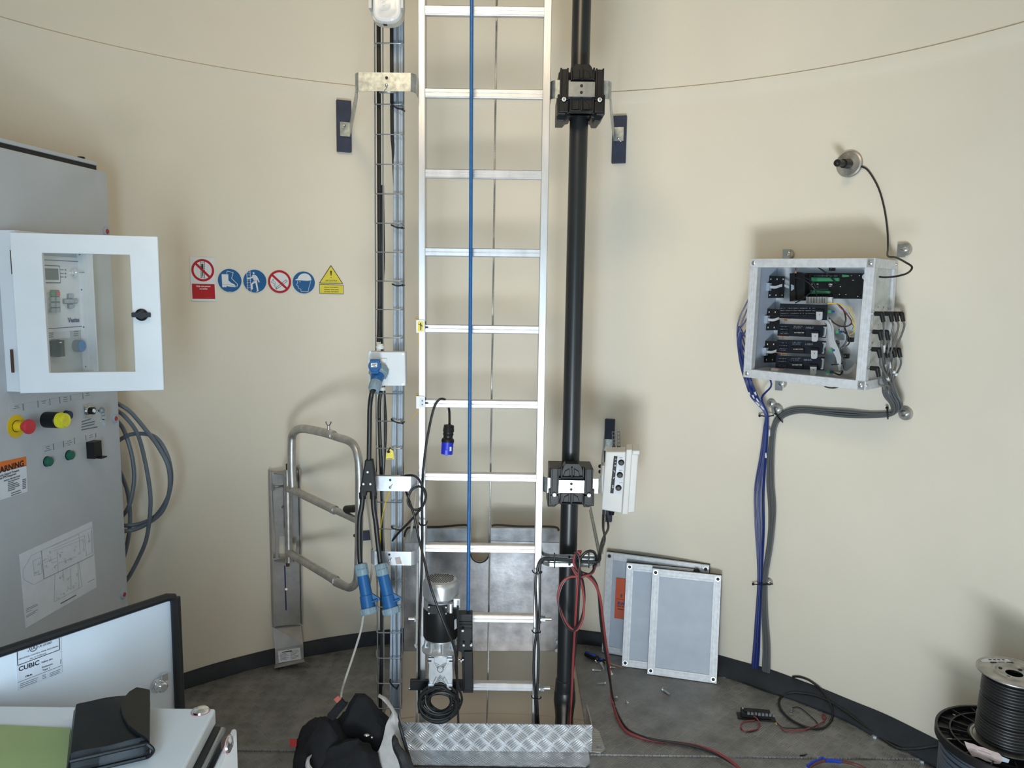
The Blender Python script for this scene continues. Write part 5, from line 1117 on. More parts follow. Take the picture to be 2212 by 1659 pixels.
# ================================================================ three panels leaning on the right
def leanpanel(BL_, BR_, TL_, name, lb, mface, holes, th=.018, extra=None):
    BL_, BR_, TL_ = Vector(BL_), Vector(BR_), Vector(TL_)
    fr = Fr(BL_, BR_-BL_, TL_-BL_); Wd = (BR_-BL_).length; Hg = (TL_-BL_).dot(fr.y)
    t = thing(name, BL_, lb, 'panel')
    mb = MB('black_matte'); mb.rect(fr, -.002, 0, Wd+.002, Hg+.003, -th-.004, -th); mb.build('back_gasket', t)
    e = .034
    for (a0, b0, a1, b1) in ((0, 0, e, Hg), (Wd-e, 0, Wd, Hg), (e, 0, Wd-e, e), (e, Hg-e, Wd-e, Hg)):
        mb = MB('frame_profile'); mb.rect(fr, a0, b0, a1, b1, -th, 0); 
        vert = (b1-b0) > (a1-a0)
        for f in (.25, .72):
            if vert: mb.rect(fr, a0+(a1-a0)*f-.002, b0+e, a0+(a1-a0)*f+.002, b1-e, 0, .0012)
            else: mb.rect(fr, a0, b0+(b1-b0)*f-.002, a1, b0+(b1-b0)*f+.002, 0, .0012)
        mb.build('frame_bar', t, bevel=.001)
    mb = MB(mface); mb.rect(fr, e, e, Wd-e, Hg-e, -th+.004, -.005); mb.build('face_sheet', t)
    for (a, b) in ((e*.45, e*.5), (Wd-e*.45, e*.5), (e*.45, Hg-e*.5), (Wd-e*.45, Hg-e*.5)):
        mb = MB('zinc'); mb.ring(fr, a, b, .0078, .0108, -.001, .0015, 22); mb.m('ink'); mb.disc(fr, a, b, .0078, -.001, .0008, 20); mb.build('corner_hole', t)
    return t, fr, Wd, Hg
# back, middle, front
A0, A1 = PZ(1300, 1409, .003), PZ(1520, 1448, .003); t, fr, Wd, Hg = leanpanel(A0, A1, PY(1312, 1193, A0.y+.035), 'leaning_panel', 'rearmost leaning aluminium framed panel with an orange sticker', 'panel_blue_grey', 1)
e0, e1 = fr.px(1331, 1248), fr.px(1327, 1335); mb = MB('orange_sticker'); mb.rect(fr, e0[0], e1[1], e0[0]+.085, e0[1], -.005, .0008)
mb.m('ink'); q = fr.px(1340, 1287); mb.text(fr, 'E', q[0]-.0, q[1], .022, .0014, 'LEFT', .02); q = fr.px(1331, 1293); mb.rect(fr, q[0], q[1]-.0008, q[0]+.08, q[1]+.0008, 0, .0012)
mb.m('ink_blue'); q = fr.px(1334, 1303); mb.text(fr, 'RWE', q[0], q[1], .022, .0014, 'LEFT', .04); mb.m('ink')
q = fr.px(1334, 1309); mb.text(fr, 'RWE RENEWABLES', q[0], q[1], .0085, .0014, 'LEFT', .04); q = fr.px(1334, 1315); mb.text(fr, 'AMERICAS', q[0], q[1], .0085, .0014, 'LEFT', .04)
q = fr.px(1333, 1320); mb.m('ink_soft'); mb.lines(fr, q[0], q[0]+.07, q[1], 5, .0075, .0012, .0018, .3); mb.build('orange_sticker', t)
B0, B1 = PZ(1343, 1439, .003), PZ(1500, 1459, .003); t, fr, Wd, Hg = leanpanel(B0, B1, PY(1352, 1216, B0.y+.085), 'leaning_panel.001', 'middle leaning aluminium framed panel, overlapped on its right side', 'panel_blue_grey', 1)
mb = MB('black_plastic'); q = fr.p(Wd-.010, Hg-.006, .0); mb.sph(q, .013, (1.2, 1, 1)); mb.build('corner_knob', t)
C0, C1 = PZ(1398, 1456, .003), PZ(1548, 1477, .003); t, fr, Wd, Hg = leanpanel(C0, C1, PY(1410, 1228, C0.y+.09), 'leaning_panel.002', 'front leaning aluminium framed pale grey panel', 'panel_blue_grey', 1)
# ================================================================ electronics cabinet on the right wall
pc = PW(1750, 695, .30); n0 = Vector((CX-pc.x, CY-pc.y, 0)).normalized(); xx = UP.cross(n0)
EF = Fr(pc, xx+UP*-.012, UP)
def ep(u, v, c=0): return EF.px(u, v, c)
TL, TR, BL_, BR_ = ep(1617, 563), ep(1887, 553), ep(1608, 822), ep(1872, 836)
L0, R0, B0_, T0 = (TL[0]+BL_[0])/2, (TR[0]+BR_[0])/2, (BL_[1]+BR_[1])/2, (TL[1]+TR[1])/2
eb = thing('electronics_enclosure', EF.p((L0+R0)/2, B0_, -.1), 'open aluminium framed electronics box full of circuit boards on the right wall', 'electronics enclosure')
DP = .235; e = .034
def ebar(a0, b0, a1, b1, c0, c1, name='frame_bar'):
    mb = MB('frame_profile'); mb.rect(EF, a0, b0, a1, b1, c0, c1); vert = (b1-b0) > (a1-a0)
    for f in (.22, .5, .78):
        if vert: mb.rect(EF, a0+(a1-a0)*f-.0018, b0, a0+(a1-a0)*f+.0018, b1, c1, c1+.0012)
    mb.build(name, eb, bevel=.0012)
ebar(L0, B0_+e, L0+e, T0-e, -.03, 0); ebar(R0-e, B0_+e, R0, T0-e, -.03, 0); ebar(L0, T0-e, R0, T0, -.03, 0); ebar(L0, B0_, R0, B0_+e, -.03, 0)
SFm = Fr(EF.p(R0, 0, 0), EF.z*-1, UP)      # right side face, a runs toward the wall
for (a0, b0, a1, b1) in ((0, T0-e, DP, T0), (0, B0_, DP, B0_+e), (DP-.03, B0_+e, DP, T0-e)):
    mb = MB('frame_profile'); mb.rect(SFm, a0, b0, a1, b1, -.03, .0); mb.build('side_bar', eb, bevel=.0012)
mb = MB('frame_profile')
for (a0, b0, a1, b1) in ((L0, T0-.03, L0+.03, T0), (L0, B0_, L0+.03, B0_+.03)): mb.rect(EF, a0, b0, a1, b1, -DP, -.03)
mb.build('side_bar', eb, bevel=.0012)
mb = MB('box_grey'); mb.rect(EF, L0+.004, B0_+.004, R0-.004, T0-.004, -DP-.003, -DP+.002); mb.build('back_plate', eb)
mb = MB('panel_blue_grey'); mb.rect(EF, L0+.002, B0_+.02, L0+.006, T0-.02, -DP, -.02); mb.build('left_plate', eb)
mb = MB('box_grey'); mb.rect(EF, L0+.01, T0-.008, R0-.01, T0-.002, -DP, -.02); mb.rect(EF, L0+.01, B0_+.002, R0-.01, B0_+.006, -DP, -.02); mb.build('top_and_bottom_plates', eb)
mb = MB('clear_panel'); mb.rect(SFm, .004, B0_+e, DP-.03, T0-e, -.012, -.008); mb.build('side_window', eb)
for a, b in ((L0+.016, T0-.017), (R0-.016, T0-.017), (L0+.016, B0_+.017), (R0-.016, B0_+.017)): mb = MB('zinc'); mb.lathe(EF, a, b, [(0, 0), (.0085, 0), (.008, .003), (.004, .005), (0, .005)], 18); mb.build('corner_screw', eb)
for b in (T0-.015, B0_+.017):
    for a in (.012, DP-.012): mb = MB('zinc'); mb.lathe(SFm, a, b, [(0, 0), (.005, 0), (.004, .003), (0, .003)], 14); mb.build('corner_screw', eb)
Kz = 300/1778
def zb(x, y, c): return EF.px(1600+x*Kz, 560+y*Kz, c)
def board(name, quad, c, th, m='pcb', bevel=0, parent=None):
    mb = MB(m); mb.poly(EF, [zb(x, y, c) for x, y in quad], c-th, c); return mb.build(name, parent or eb, bevel=bevel)
# left side black plates with ribbon plugs
for (x0, y0, x1, y1, sk) in ((285, 208, 560, 498, -18), (262, 628, 500, 912, -18), (242, 1040, 470, 1325, -18)):
    c = -.16; pl_ = board('side_board', [(x0, y0), (x1, y0+12), (x1+sk*.5, y1-5), (x0+sk, y1)], c, .003, 'black_plastic')
    mb = MB('paper')
    for k in range(4):
        for yy, oo in ((y0+48, 0), (y1-38, -14)):
            xk = x0+25+oo+78*k
            if xk < x1-10: a, b = zb(xk, yy, c); mb.rect(EF, a-.0016, b-.0028, a+.0016, b+.0028, c, c+.0008)
    mb.build('marking', pl_)
    mb = MB('tray_cable'); mb.poly(EF, [zb(x, y, c+.02) for x, y in ((x0+30, y0+95), (x0+85, y0+95), (x0+78, y0+195), (x0+22, y0+195))], c, c+.02); mb.build('ribbon_plug', pl_)
    mb = MB('ribbon'); pts_ = [(x0+85, y0+145), (x0+150, y0+150), (x0+230, y0+125), (x0+300, y0+150)]; mb.ribbon(sm([EF.p(*zb(x, y, c+.015), c+.015-.008*i) for i, (x, y) in enumerate(pts_)], 5), .011, .0012); mb.build('ribbon_cable', pl_)
    mb = MB('copper'); a, b = zb(x0-8, y0+150, c); mb.rect(EF, a-.001, b-.012, a+.001, b+.012, c-.002, c+.003); mb.build('copper_edge', pl_)
# data logger
c = -.19
lg = board('data_logger', [(690, 175), (1545, 178), (1570, 240), (1555, 440), (1530, 440), (1525, 508), (840, 500), (690, 520)], c, .03, 'black_plastic', .002)
for (x0, y0, x1, y1) in ((905, 232, 1255, 285), (895, 398, 1138, 442), (1298, 196, 1380, 228)):
    mb = MB('green_term'); mb.poly(EF, [zb(x, y, c+.012) for x, y in ((x0, y0), (x1, y0+6), (x1, y1-4), (x0, y1))], c, c+.012)
    mb.m('ink'); n_ = int((x1-x0)/17)
    for k in range(n_): a, b = zb(x0+8+k*17, y0+14, c+.0125); mb.rect(EF, a-.0007, b-.0007, a+.0007, b+.0007, c+.012, c+.013)
    mb.build('green_terminal_block', lg)
mb = MB('white'); a, b = zb(1148, 325, c+.001); mb.text(EF, 'CR6', a, b, .0085, c+.0012, 'CENTER', .04, ital=.2); 
for (x, y, wd) in ((1148, 348, .008), (985, 312, .008), (985, 325, .007), (985, 355, .006), (1418, 210, .004), (1440, 268, .007)): a, b = zb(x, y, c); mb.rect(EF, a-wd/2, b-.0006, a+wd/2, b+.0006, c, c+.0012)
for (x, y) in ((1520, 210), (1500, 475), (1348, 452), (1265, 450), (1280, 350), (915, 318)): a, b = zb(x, y, c); mb.disc(EF, a, b, .0018, c, c+.0015, 10)
mb.build('logger_markings', lg)
mb = MB('pcb_silver')
for x in range(945, 1240, 17): a, b = zb(x, 215, c); mb.rect(EF, a-.0006, b-.0016, a+.0006, b+.0016, c, c+.002)
for x in range(960, 1120, 17): a, b = zb(x, 385, c); mb.rect(EF, a-.0006, b-.0012, a+.0006, b+.0012, c, c+.002)
mb.build('logger_pins', lg)
ra = board('radio_module', [(625, 180), (690, 175), (700, 520), (625, 540)], -.14, .05, 'black_plastic', .001); board('radio_module', [(705, 160), (820, 190), (815, 530), (705, 530)], -.15, .05, 'black_plastic', .001)
mb = MB('pcb_silver'); mb.poly(EF, [zb(x, y, -.138) for x, y in ((648, 320), (682, 335), (684, 380), (650, 405))], -.14, -.135); mb.build('serial_port', ra)
mb = MB('copper'); p = EF.p(*zb(703, 180, -.13), -.13); mb.cyl(p, p+UP*.010, .004); mb.m('black_plastic'); mb.cyl(p+UP*.010, p+UP*.03, .0015); mb.build('antenna_plug', ra)
mb = MB('box_grey')
for k in range(13): x = 835+k*20; mb.poly(EF, [zb(a_, b_, -.13) for a_, b_ in ((x, 482), (x+9, 482), (x+9, 565), (x, 565))], -.16, -.13)
mb.poly(EF, [zb(a_, b_, -.155) for a_, b_ in ((835, 500), (1165, 485), (1170, 565), (835, 568))], -.17, -.155); mb.build('heat_sink', eb)
# stacked boards
for bi, (x0, y0, x1, y1) in enumerate(((505, 565, 1110, 775), (480, 826, 1100, 1000), (468, 1030, 1090, 1215), (455, 1235, 1075, 1415))):
    c = -.075; bd = board('circuit_board', [(x0, y0), (x1, y0+18), (x1-12, y1+6), (x0-12, y1-22)], c, .004, 'pcb')
    mb = MB('pcb_silver'); rr = random.Random(bi)
    rows_ = ((.30, 0, 1), (.44, 0, 1), (.62, 0, 1), (.75, 0, 1)) if bi == 0 else ((.22, .04, .2), (.40, .04, .2), (.60, .04, .2), (.72, .04, .2), (.18, .30, .5), (.30, .30, .48), (.26, .56, .74), (.34, .56, .74))
    for fy, fx0, fx1 in rows_:
        x = x0+(x1-x0)*fx0+10
        while x < x0+(x1-x0)*(fx1 if bi else .74):
            hh_ = rr.choice((5, 8, 10)); a, b = zb(x, y0+(y1-y0)*fy, c); 
            if rr.random() < .8: mb.rect(EF, a-.0004, b-.0004*hh_/3, a+.0004, b+.0004*hh_/3, c, c+.0012)
            x += 8
    mb.build('pin_row', bd)
    mb = MB('black_plastic')
    for fy in (.34, .50, .68) if bi == 0 else (.30, .52): mb.poly(EF, [zb(x, y, c+.006) for x, y in ((x0+20, y0+(y1-y0)*fy), (x0+(x1-x0)*(.72 if bi == 0 else .22), y0+(y1-y0)*fy+8), (x0+(x1-x0)*(.72 if bi == 0 else .22), y0+(y1-y0)*(fy+.09)), (x0+18, y0+(y1-y0)*(fy+.07)))], c, c+.006)
    mb.poly(EF, [zb(x, y, c+.014) for x, y in ((x0+(x1-x0)*.27, y0+(y1-y0)*.52), (x0+(x1-x0)*.53, y0+(y1-y0)*.54), (x0+(x1-x0)*.53, y0+(y1-y0)*.90), (x0+(x1-x0)*.27, y0+(y1-y0)*.86))], c, c+.008) if bi else None
    mb.build('pin_header', bd)
    if bi:
        mb = MB('paper')
        for k in range(8): a, b = zb(x0+(x1-x0)*.33+k*16, y0+(y1-y0)*.66, c+.014); mb.rect(EF, a-.0009, b-.0016, a+.0009, b+.0016, c+.008, c+.0095)
        mb.build('switch_row', bd)
        mb = MB('chrome'); mb.poly(EF, [zb(x, y, c+.012) for x, y in ((x1-45, y0+35), (x1-15, y0+38), (x1-30, y1-5), (x1-55, y1-8))], c, c+.010); mb.m('black_plastic'); mb.poly(EF, [zb(x, y, c+.013) for x, y in ((x1-52, y0+50), (x1-32, y0+52), (x1-42, y1-20), (x1-60, y1-22))], c+.010, c+.014); mb.build('serial_port', bd)
    px_, py_ = ((965, 680), (908, 955), (900, 1175), (888, 1385))[bi]
    mb = MB('black_plastic'); mb.poly(EF, [zb(x, y, c+.012) for x, y in ((px_-10, py_-35), (px_+90, py_-32), (px_+90, py_), (px_-10, py_))], c, c+.012); mb.build('ribbon_socket', bd)
    mb = MB('ribbon'); p0 = EF.p(*zb(px_+42, py_, c+.013), c+.013); p1 = EF.p(*zb(px_+38, py_+85, c+.016), c+.016)
    mb.poly(EF, [zb(x, y, c+.014) for x, y in ((px_, py_-8), (px_+82, py_-5), (px_+78, py_+80), (px_+60, py_+100), (px_+20, py_+100), (px_+2, py_+92))], c+.010, c+.014); mb.m('ink_soft'); a, b = zb(px_+45, py_+30, c+.014); mb.rect(EF, a-.0015, b-.003, a+.0015, b+.003, c+.014, c+.0145); mb.build('ribbon_plug', bd)
    mb = MB('copper'); a, b = zb(x0+65, y1-15, c); a2, _ = zb(x0-12, y1-15, c); a3, _ = zb(x0+130, y1-15, c); mb.rect(EF, a2, b-.0012, a3, b+.0012, c-.002, c+.006); 
    if bi < 3: mb.rect(EF, a-.004, b-.010, a-.0015, b, c-.002, c+.003)
    mb.build('copper_bar', bd)
    gx, gy = ((1145, 670), (1245, 930), (1160, 1165), (1130, 1440))[bi]
    mb = MB('green_term'); a, b = zb(gx, gy, c-.02); mb.rect(EF, a-.0055, b-.0055, a+.006, b+.005, c-.04, c-.012); mb.m('tape_blue'); mb.rect(EF, a+.006, b-.003, a+.012, b+.003, c-.035, c-.02); mb.build('green_plug', bd)
# loose wiring inside
def ewire(m, r, pts, name, lb, **k):
    mb = MB(m); mb.tube(sm([EF.p(*zb(x, y, c_), c_) for x, y, c_ in pts], 6), r, 7); return mb.build(name, eb)
ewire('black_cable', .0026, [(890, 80, -.05), (960, 90, -.1), (1060, 150, -.14), (1150, 230, -.16), (1220, 310, -.17)], 'inner_wire', '')
ewire('black_cable', .0024, [(710, 230, -.12), (820, 240, -.10), (920, 290, -.10), (950, 360, -.11), (880, 440, -.12), (790, 510, -.12), (700, 560, -.13)], 'inner_wire', '')
ewire('black_cable', .0024, [(700, 235, -.12), (800, 260, -.09), (890, 320, -.09), (950, 390, -.10), (975, 470, -.12)], 'inner_wire', '')
ewire('yellow', .0018, [(1110, 570, -.08), (1200, 565, -.09), (1300, 585, -.1), (1390, 630, -.1), (1440, 740, -.1), (1455, 860, -.1), (1440, 940, -.12), (1395, 965, -.13)], 'yellow_wire', '')
ewire('red_cable', .0016, [(1230, 570, -.09), (1280, 620, -.1), (1340, 680, -.1), (1400, 760, -.1), (1435, 850, -.11)], 'red_wire', '')
ewire('green_wire', .0014, [(1380, 680, -.1), (1430, 760, -.1), (1450, 830, -.11), (1430, 900, -.12)], 'green_wire', '')
ewire('black_cable', .0032, [(1240, 570, -.12), (1320, 660, -.12), (1345, 770, -.12), (1330, 870, -.12), (1360, 960, -.12), (1350, 1060, -.12), (1290, 1150, -.12), (1320, 1250, -.12), (1310, 1350, -.12), (1300, 1440, -.12), (1270, 1480, -.1), (1210, 1460, -.09), (1170, 1440, -.09)], 'wire_loom', '')
ewire('black_cable', .0028, [(1130, 750, -.1), (1200, 820, -.11), (1290, 860, -.12), (1380, 850, -.12), (1420, 800, -.13), (1350, 690, -.13), (1260, 600, -.14)], 'inner_wire', '')
ewire('black_cable', .0026, [(1310, 920, -.1), (1380, 990, -.11), (1390, 1070, -.12), (1330, 1120, -.12), (1240, 1140, -.11)], 'inner_wire', '')
ewire('black_cable', .0026, [(1160, 1350, -.1), (1240, 1345, -.1), (1310, 1330, -.11)], 'inner_wire', '')
mb = MB('ribbon'); mb.ribbon(sm([EF.p(*zb(x, y, c_), c_) for x, y, c_ in ((1080, 775, -.09), (1130, 850, -.09), (1150, 950, -.10), (1165, 1060, -.10), (1215, 1150, -.11), (1250, 1250, -.11), (1275, 1340, -.11), (1300, 1430, -.12), (1360, 1450, -.13), (1430, 1400, -.15), (1480, 1340, -.17))], 6), .0012, .013, EF.z*1.0); mb.build('ribbon_cable', eb)
mb = MB('ribbon'); mb.poly(EF, [zb(x, y, -.10) for x, y in ((1060, 785), (1150, 770), (1190, 870), (1200, 1030), (1255, 1150), (1285, 1250), (1280, 1420), (1255, 1430), (1220, 1260), (1140, 1100), (1110, 900))], -.1015, -.10); mb.build('ribbon_cable', eb)
for (x, y) in ((1165, 120), (1405, 1030), (1345, 1240)):
    a, b = zb(x, y, -.18); mb = MB('black_plastic'); mb.rect(EF, a-.009, b-.009, a+.009, b+.009, -.195, -.175); mb.m('zinc'); mb.disc(EF, a, b, .002, -.175, -.174, 10); mb.build('tie_base', eb)
for (x, y) in ((1250, 900), (1245, 1080), (1235, 1290)):
    a, b = zb(x, y, -.16); mb = MB('gear_silver'); mb.rect(EF, a-.010, b-.014, a+.010, b+.014, -.2, -.158); mb.m('ink'); mb.disc(EF, a+.004, b, .0025, -.158, -.1565, 10); mb.build('metal_bracket', eb, bevel=.001)
mb = MB('box_grey'); p0 = EF.p(*zb(400, 1420, -.12), -.12); p1 = EF.p(*zb(1290, 1480, -.12), -.12); mb.cyl(p0, p1, .010); mb.rect(EF, *zb(600, 800, -.16), *zb(1040, 760, -.16), -.2, -.16) if 0 else None; mb.build('conduit', eb)
mb = MB('tray_cable')
for (a, b, L_) in ((.03, .135, .085), (.105, .075, .028)):
    q = SFm.p(.0, 0, 0)
for (b, a0_, a1_) in ((ep(1900, 598)[1], .005, .12), (ep(1900, 639)[1], .08, .125)):
    p0, p1 = SFm.p(a0_, b-.0, -.03), SFm.p(a1_, b, -.03); mb.cyl(p0, p1, .011, seg=14)
mb.build('grey_gland', eb)
# right angle plugs on the side
Ks = 150/957
def sp_(x, y, c=0): return SFm.px(1860+x*Ks, 660+y*Ks, c)
PEND = []
for ri, (xs_, y) in enumerate((((230, 355, 430, 510), 110), ((205, 300), 360), ((190, 300, 400, 470), 600), ((170,), 860))):
    for k, x in enumerate(xs_):
        a, b = sp_(x-72, y, .0); mb = MB('chrome'); q = SFm.p(a, b, 0); mb.cyl(q, q+SFm.z*.010, .0075, seg=14); mb.m('black_plastic'); mb.cyl(q+SFm.z*.008, q+SFm.z*.034, .0085, seg=14); mb.sph(q+SFm.z*.032, .0088); d = UP*-1+SFm.z*.25-EF.z*.05; mb.cyl(q+SFm.z*.032, q+SFm.z*.032+d.normalized()*.030, .0088, .0075, 14); PEND.append(q+SFm.z*.032+d.normalized()*.028); mb.build('angle_plug', eb)
mb = MB('ink_soft')
for y in (25, 265, 515):
    for x in (212, 290, 365):
        if y == 515 and x > 220: continue
        a, b = sp_(x-25, y, 0); mb.rect(SFm, a-.003, b-.003, a+.003, b+.003, -.008, -.0075)
mb.build('port_number', eb)
# magnets
def magnet(u, v, r, name_lb, c=.0, cupm='zinc', tab=True, **k):
    f = wallfr(u, v, .002); t = thing('magnet_mount', f.o, name_lb, 'magnet')
    mb = MB('spool_metal'); mb.lathe(f, 0, 0, [(0, 0), (r, 0), (r, .012), (r*.9, .015), (0, .015)], 28); mb.build('magnet_cup', t)
    mb = MB('chrome'); mb.lathe(f, 0, 0, [(0, .015), (r*.45, .015), (r*.4, .026), (0, .028)], 12); mb.build('bolt', t)
    if tab: mb = MB('zinc'); mb.rect(f, -.024, -.03, .008, .02, .016, .020); mb.build('metal_tab', t)
    return t
magnet(1706, 549, .020, 'small round magnet mount with metal tab above the top left of the electronics box')
magnet(1957, 539, .024, 'round magnet mount with metal tab above the top right corner of the electronics box')
magnet(1690, 828, .020, 'small magnet mount under the bottom left edge of the electronics box')
magnet(1680, 884, .024, 'round magnet holding the grey cable bundle where it bends down', tab=False)
magnet(1668, 871, .018, 'small magnet just above the tie of the blue cable bundle', tab=False)
magnet(1958, 893, .026, 'round magnet holding the cable bundle below the right side of the electronics box', tab=False)
magnet(1662, 1256, .016, 'small magnet behind the lower cable tie of the wall bundle', tab=False)
# antenna on magnet base
f = wallfr(1836, 355, .002); an = thing('magnetic_antenna', f.o, 'short black antenna on a round chrome magnet base high on the right wall', 'antenna')
mb = MB('spool_metal'); mb.lathe(f, 0, 0, [(0, 0), (.050, 0), (.052, .006), (.050, .013), (.044, .015), (.026, .015), (0, .015)], 40); mb.build('magnet_base', an)
tip = PW(1809, 352, .13); d = (tip-f.p(0, 0, .015)); L_ = d.length; d.normalize()
mb = MB('black_plastic'); mb.cyl(f.p(0, 0, .014), f.p(0, 0, .014)+d*L_*.5, .019, .017, 20); mb.cyl(f.p(0, 0, .014)+d*L_*.45, tip, .013, .0135, 20); mb.sph(tip, .0145); mb.build('antenna_stub', an)
mb = MB('black_cable')
ac = [W(1856, 358, .01), W(1875, 368, .008), W(1897, 405, .008), W(1910, 450, .01), W(1917, 500, .02), W(1918, 535, .05)]
s1 = [EF.p(*EF.px(u, v, c), c) for u, v, c in ((1918, 553, -.10), (1935, 556, -.05), (1955, 566, .0), (1970, 577, .02), (1960, 590, .03), (1935, 597, .02), (1912, 599, -.02), (1900, 598, -.04))]
mb.tube(sm(ac+s1, 7), .0036, 8); mb.build('antenna_cable', label='thin black antenna cable curving down the wall to the electronics box', cat='cable')
mb = MB('black_cable'); mb.tube(sm([W(1778, 830, .16), W(1785, 836, .15), W(1800, 838, .14), W(1820, 834, .15)], 6), .003, 8); mb.build('drooping_wire', label='short black wire drooping under the bottom edge of the electronics box', cat='wire')
# blue cables: left side of the box into the bundle, down to the floor
rnd = random.Random(11)
for i in range(9):
    s_ = i-4; o1 = s_*1.6
    sg = rnd.uniform(-3, 3); start = [(1610, 636+i*8), (1600-abs(s_)*1.5, 690+i*4), (1597+i*1.0, 740), (1603+i*1.5, 790), (1612+i*2.2, 830)]
    ec = -.13+.008*(i % 3); eq = lambda u, v: EF.p(*EF.px(u, v, ec), ec); v0_ = 640+19*i
    top_pts = [eq(1622, v0_), eq(1613-(i % 3), v0_+14), eq(1593+(i*5) % 9, 705+12*(i % 4)), eq(1598+i*1.8, 780), eq(1612+i*2.4, 830)]
    if i >= 7: top_pts = [W(1662+i-7, 815, .13), W(1665+i-7, 835, .11)]
    mid = [(1634+o1*1.5+(3 if i > 6 else 0), 860), (1655+o1*.5, 893), (1654+o1*.7+sg*.4, 930), (1649+o1*1.0+sg*.6, 985), (1640+o1*1.5+sg, 1060), (1641+o1*1.4+sg, 1140), (1642+o1*.9, 1210), (1641+o1*.6, 1262), (1637+o1*.8, 1340), (1634+o1*1.0, 1400), (1631+o1*1.1, 1440)]
    P_ = top_pts+[W(u, v, .10-.022*k if k < 4 else .012+.0035*(i % 3)) for k, (u, v) in enumerate(mid)]
    e_ = P_[-1]; e2 = Vector((e_.x, e_.y, .06)); P_ += [e2]
    mb = MB('blue_cable'); mb.tube(sm(P_, 4), .0030, 6); mb.build('blue_cable', label='thin blue cable in the wall bundle left of and below the electronics box', cat='cable', group='blue cables of the wall bundle')
    if i < 6:
        mb = MB('white'); S_ = sm(P_, 4); j = 18+(i*3) % 5; mb.tube([S_[j], S_[j+1]], .0042, 8); mb.build('cable_marker', label='small white marker sleeve on the blue cables below the electronics box', cat='cable marker', group='white markers on the blue cables')
for (u, v) in ((1662, 935), (1655, 982)):
    a, b = W(u, v-7, .035), W(u-.5, v+7, .035); mb = MB('white'); mb.tube([a, b], .0042, 8); mb.build('bundle_marker', label='white marker sleeve halfway down the upper blue bundle', cat='cable marker', group='white markers low on the blue bundle')
for i in range(11):
    o1 = (i-5)*1.35; sg = rnd.uniform(-2.5, 2.5); dp_ = .016+.004*(i % 3)
    xs_, yy = ((1905, 710), (1918, 705), (1930, 705), (1940, 700), (1896, 770), (1906, 775), (1916, 770), (1926, 765), (1892, 815), (1900, 790), (1932, 760))[i]
    st = EF.p(*SFm_px if 0 else EF.px(xs_, yy-12, -.05), -.05) if 0 else None
    p0_ = PEND[i]; P_ = [p0_, p0_-UP*.03+EF.x*.004, p0_.lerp(W(1925+o1*2.2, 850, .09), .55)+EF.z*.012*(i % 3)-EF.x*.012*(i % 2)]
    o2 = (((i*5) % 11)-5)*1.35; P_ += [W(1922+o2*2.2, 846, .085+.01*(i % 2)), W(1936+o2*1.9, 872, .05+.008*(i % 3)), W(1935+o2*1.2, 890-abs(o2)*.5, .028+.006*(i % 3))]
    P_ += [W(1920, 895+o1*.55, dp_), W(1880, 897+o1*.7, dp_), W(1830, 894+o1*1.0+sg*.5, dp_), W(1780, 890+o1*.9, dp_), W(1735, 886+o1*.8, dp_), W(1705, 890+o1*.9, dp_), W(1683+o1*.5, 903+o1*.6, dp_), W(1672+o1*.7, 925, dp_), W(1666+o1*.8+sg*.4, 970, dp_), W(1664+o1*.9+sg, 1040, dp_), W(1668+o1*.9+sg, 1100, dp_), W(1664+o1*.8, 1170, dp_), W(1655+o1*.7, 1230, dp_), W(1652+o1*.6, 1262, dp_), W(1652+o1*.8, 1330, dp_), W(1655+o1*1.0+sg*.5, 1390, dp_), W(1655+o1*1.1, 1440, dp_)]
    e_ = P_[-1]; P_ += [Vector((e_.x, e_.y, .06))]
    mb = MB('grey_cable'); mb.tube(sm(P_, 4), .0036, 6); mb.build('dark_grey_cable', label='dark grey cable sweeping from the right of the electronics box to the floor', cat='cable', group='grey cables of the wall bundle')
    if i in (0, 2, 5, 6, 8, 9):
        S_ = sm(P_, 4); j = 6+(i % 4); mb = MB('white'); mb.tube([S_[j], S_[j].lerp(S_[j+1], .8)], .0052, 8); mb.build('grey_cable_marker', label='white marker sleeve on the grey cables beside the electronics box', cat='cable marker', group='white markers on the grey cables')
for (u0, v0, u1, v1) in () if 1 else ((1938, 724, 1940, 736), (1893, 788, 1896, 799), (1909, 786, 1913, 797), (1925, 788, 1926, 798), (1919, 873, 1921, 882), (1949, 873, 1951, 882)):
    cc = .205 if v0 < 760 else (.175 if v0 < 840 else .06); mb = MB('white'); mb.tube([W(u0, v0, cc), W(u1, v1, cc)], .0055, 8); mb.build('grey_cable_marker', label='white marker sleeve on the grey cables beside the electronics box', cat='cable marker', group='white markers on the grey cables')
for k, (u, v, wd, ang_, lb) in enumerate(((1656, 898, 15, 0, 'black cable tie round the blue bundle below the electronics box'), (1683, 903, 12, .9, 'black cable tie where the grey bundle bends down beside the magnet'), (1917, 893, 12, 1.5, 'black cable tie on the right end of the horizontal grey bundle'), (1648, 1262, 21, 0, 'black cable tie round both bundles low on the wall'))):
    dx, dy = wd*math.cos(ang_), wd*math.sin(ang_); mb = MB('black_plastic'); mb.tube(sm([W(u-dx, v-dy, .004), W(u-dx*.8, v-dy*.8, .03), W(u, v+1.5, .038), W(u+dx*.8, v+dy*.8, .03), W(u+dx, v+dy, .004)], 4), .0028, 6); mb.sph(W(u-dx, v-dy, .02), .006); mb.build('bundle_tie', label=lb, cat='cable tie')
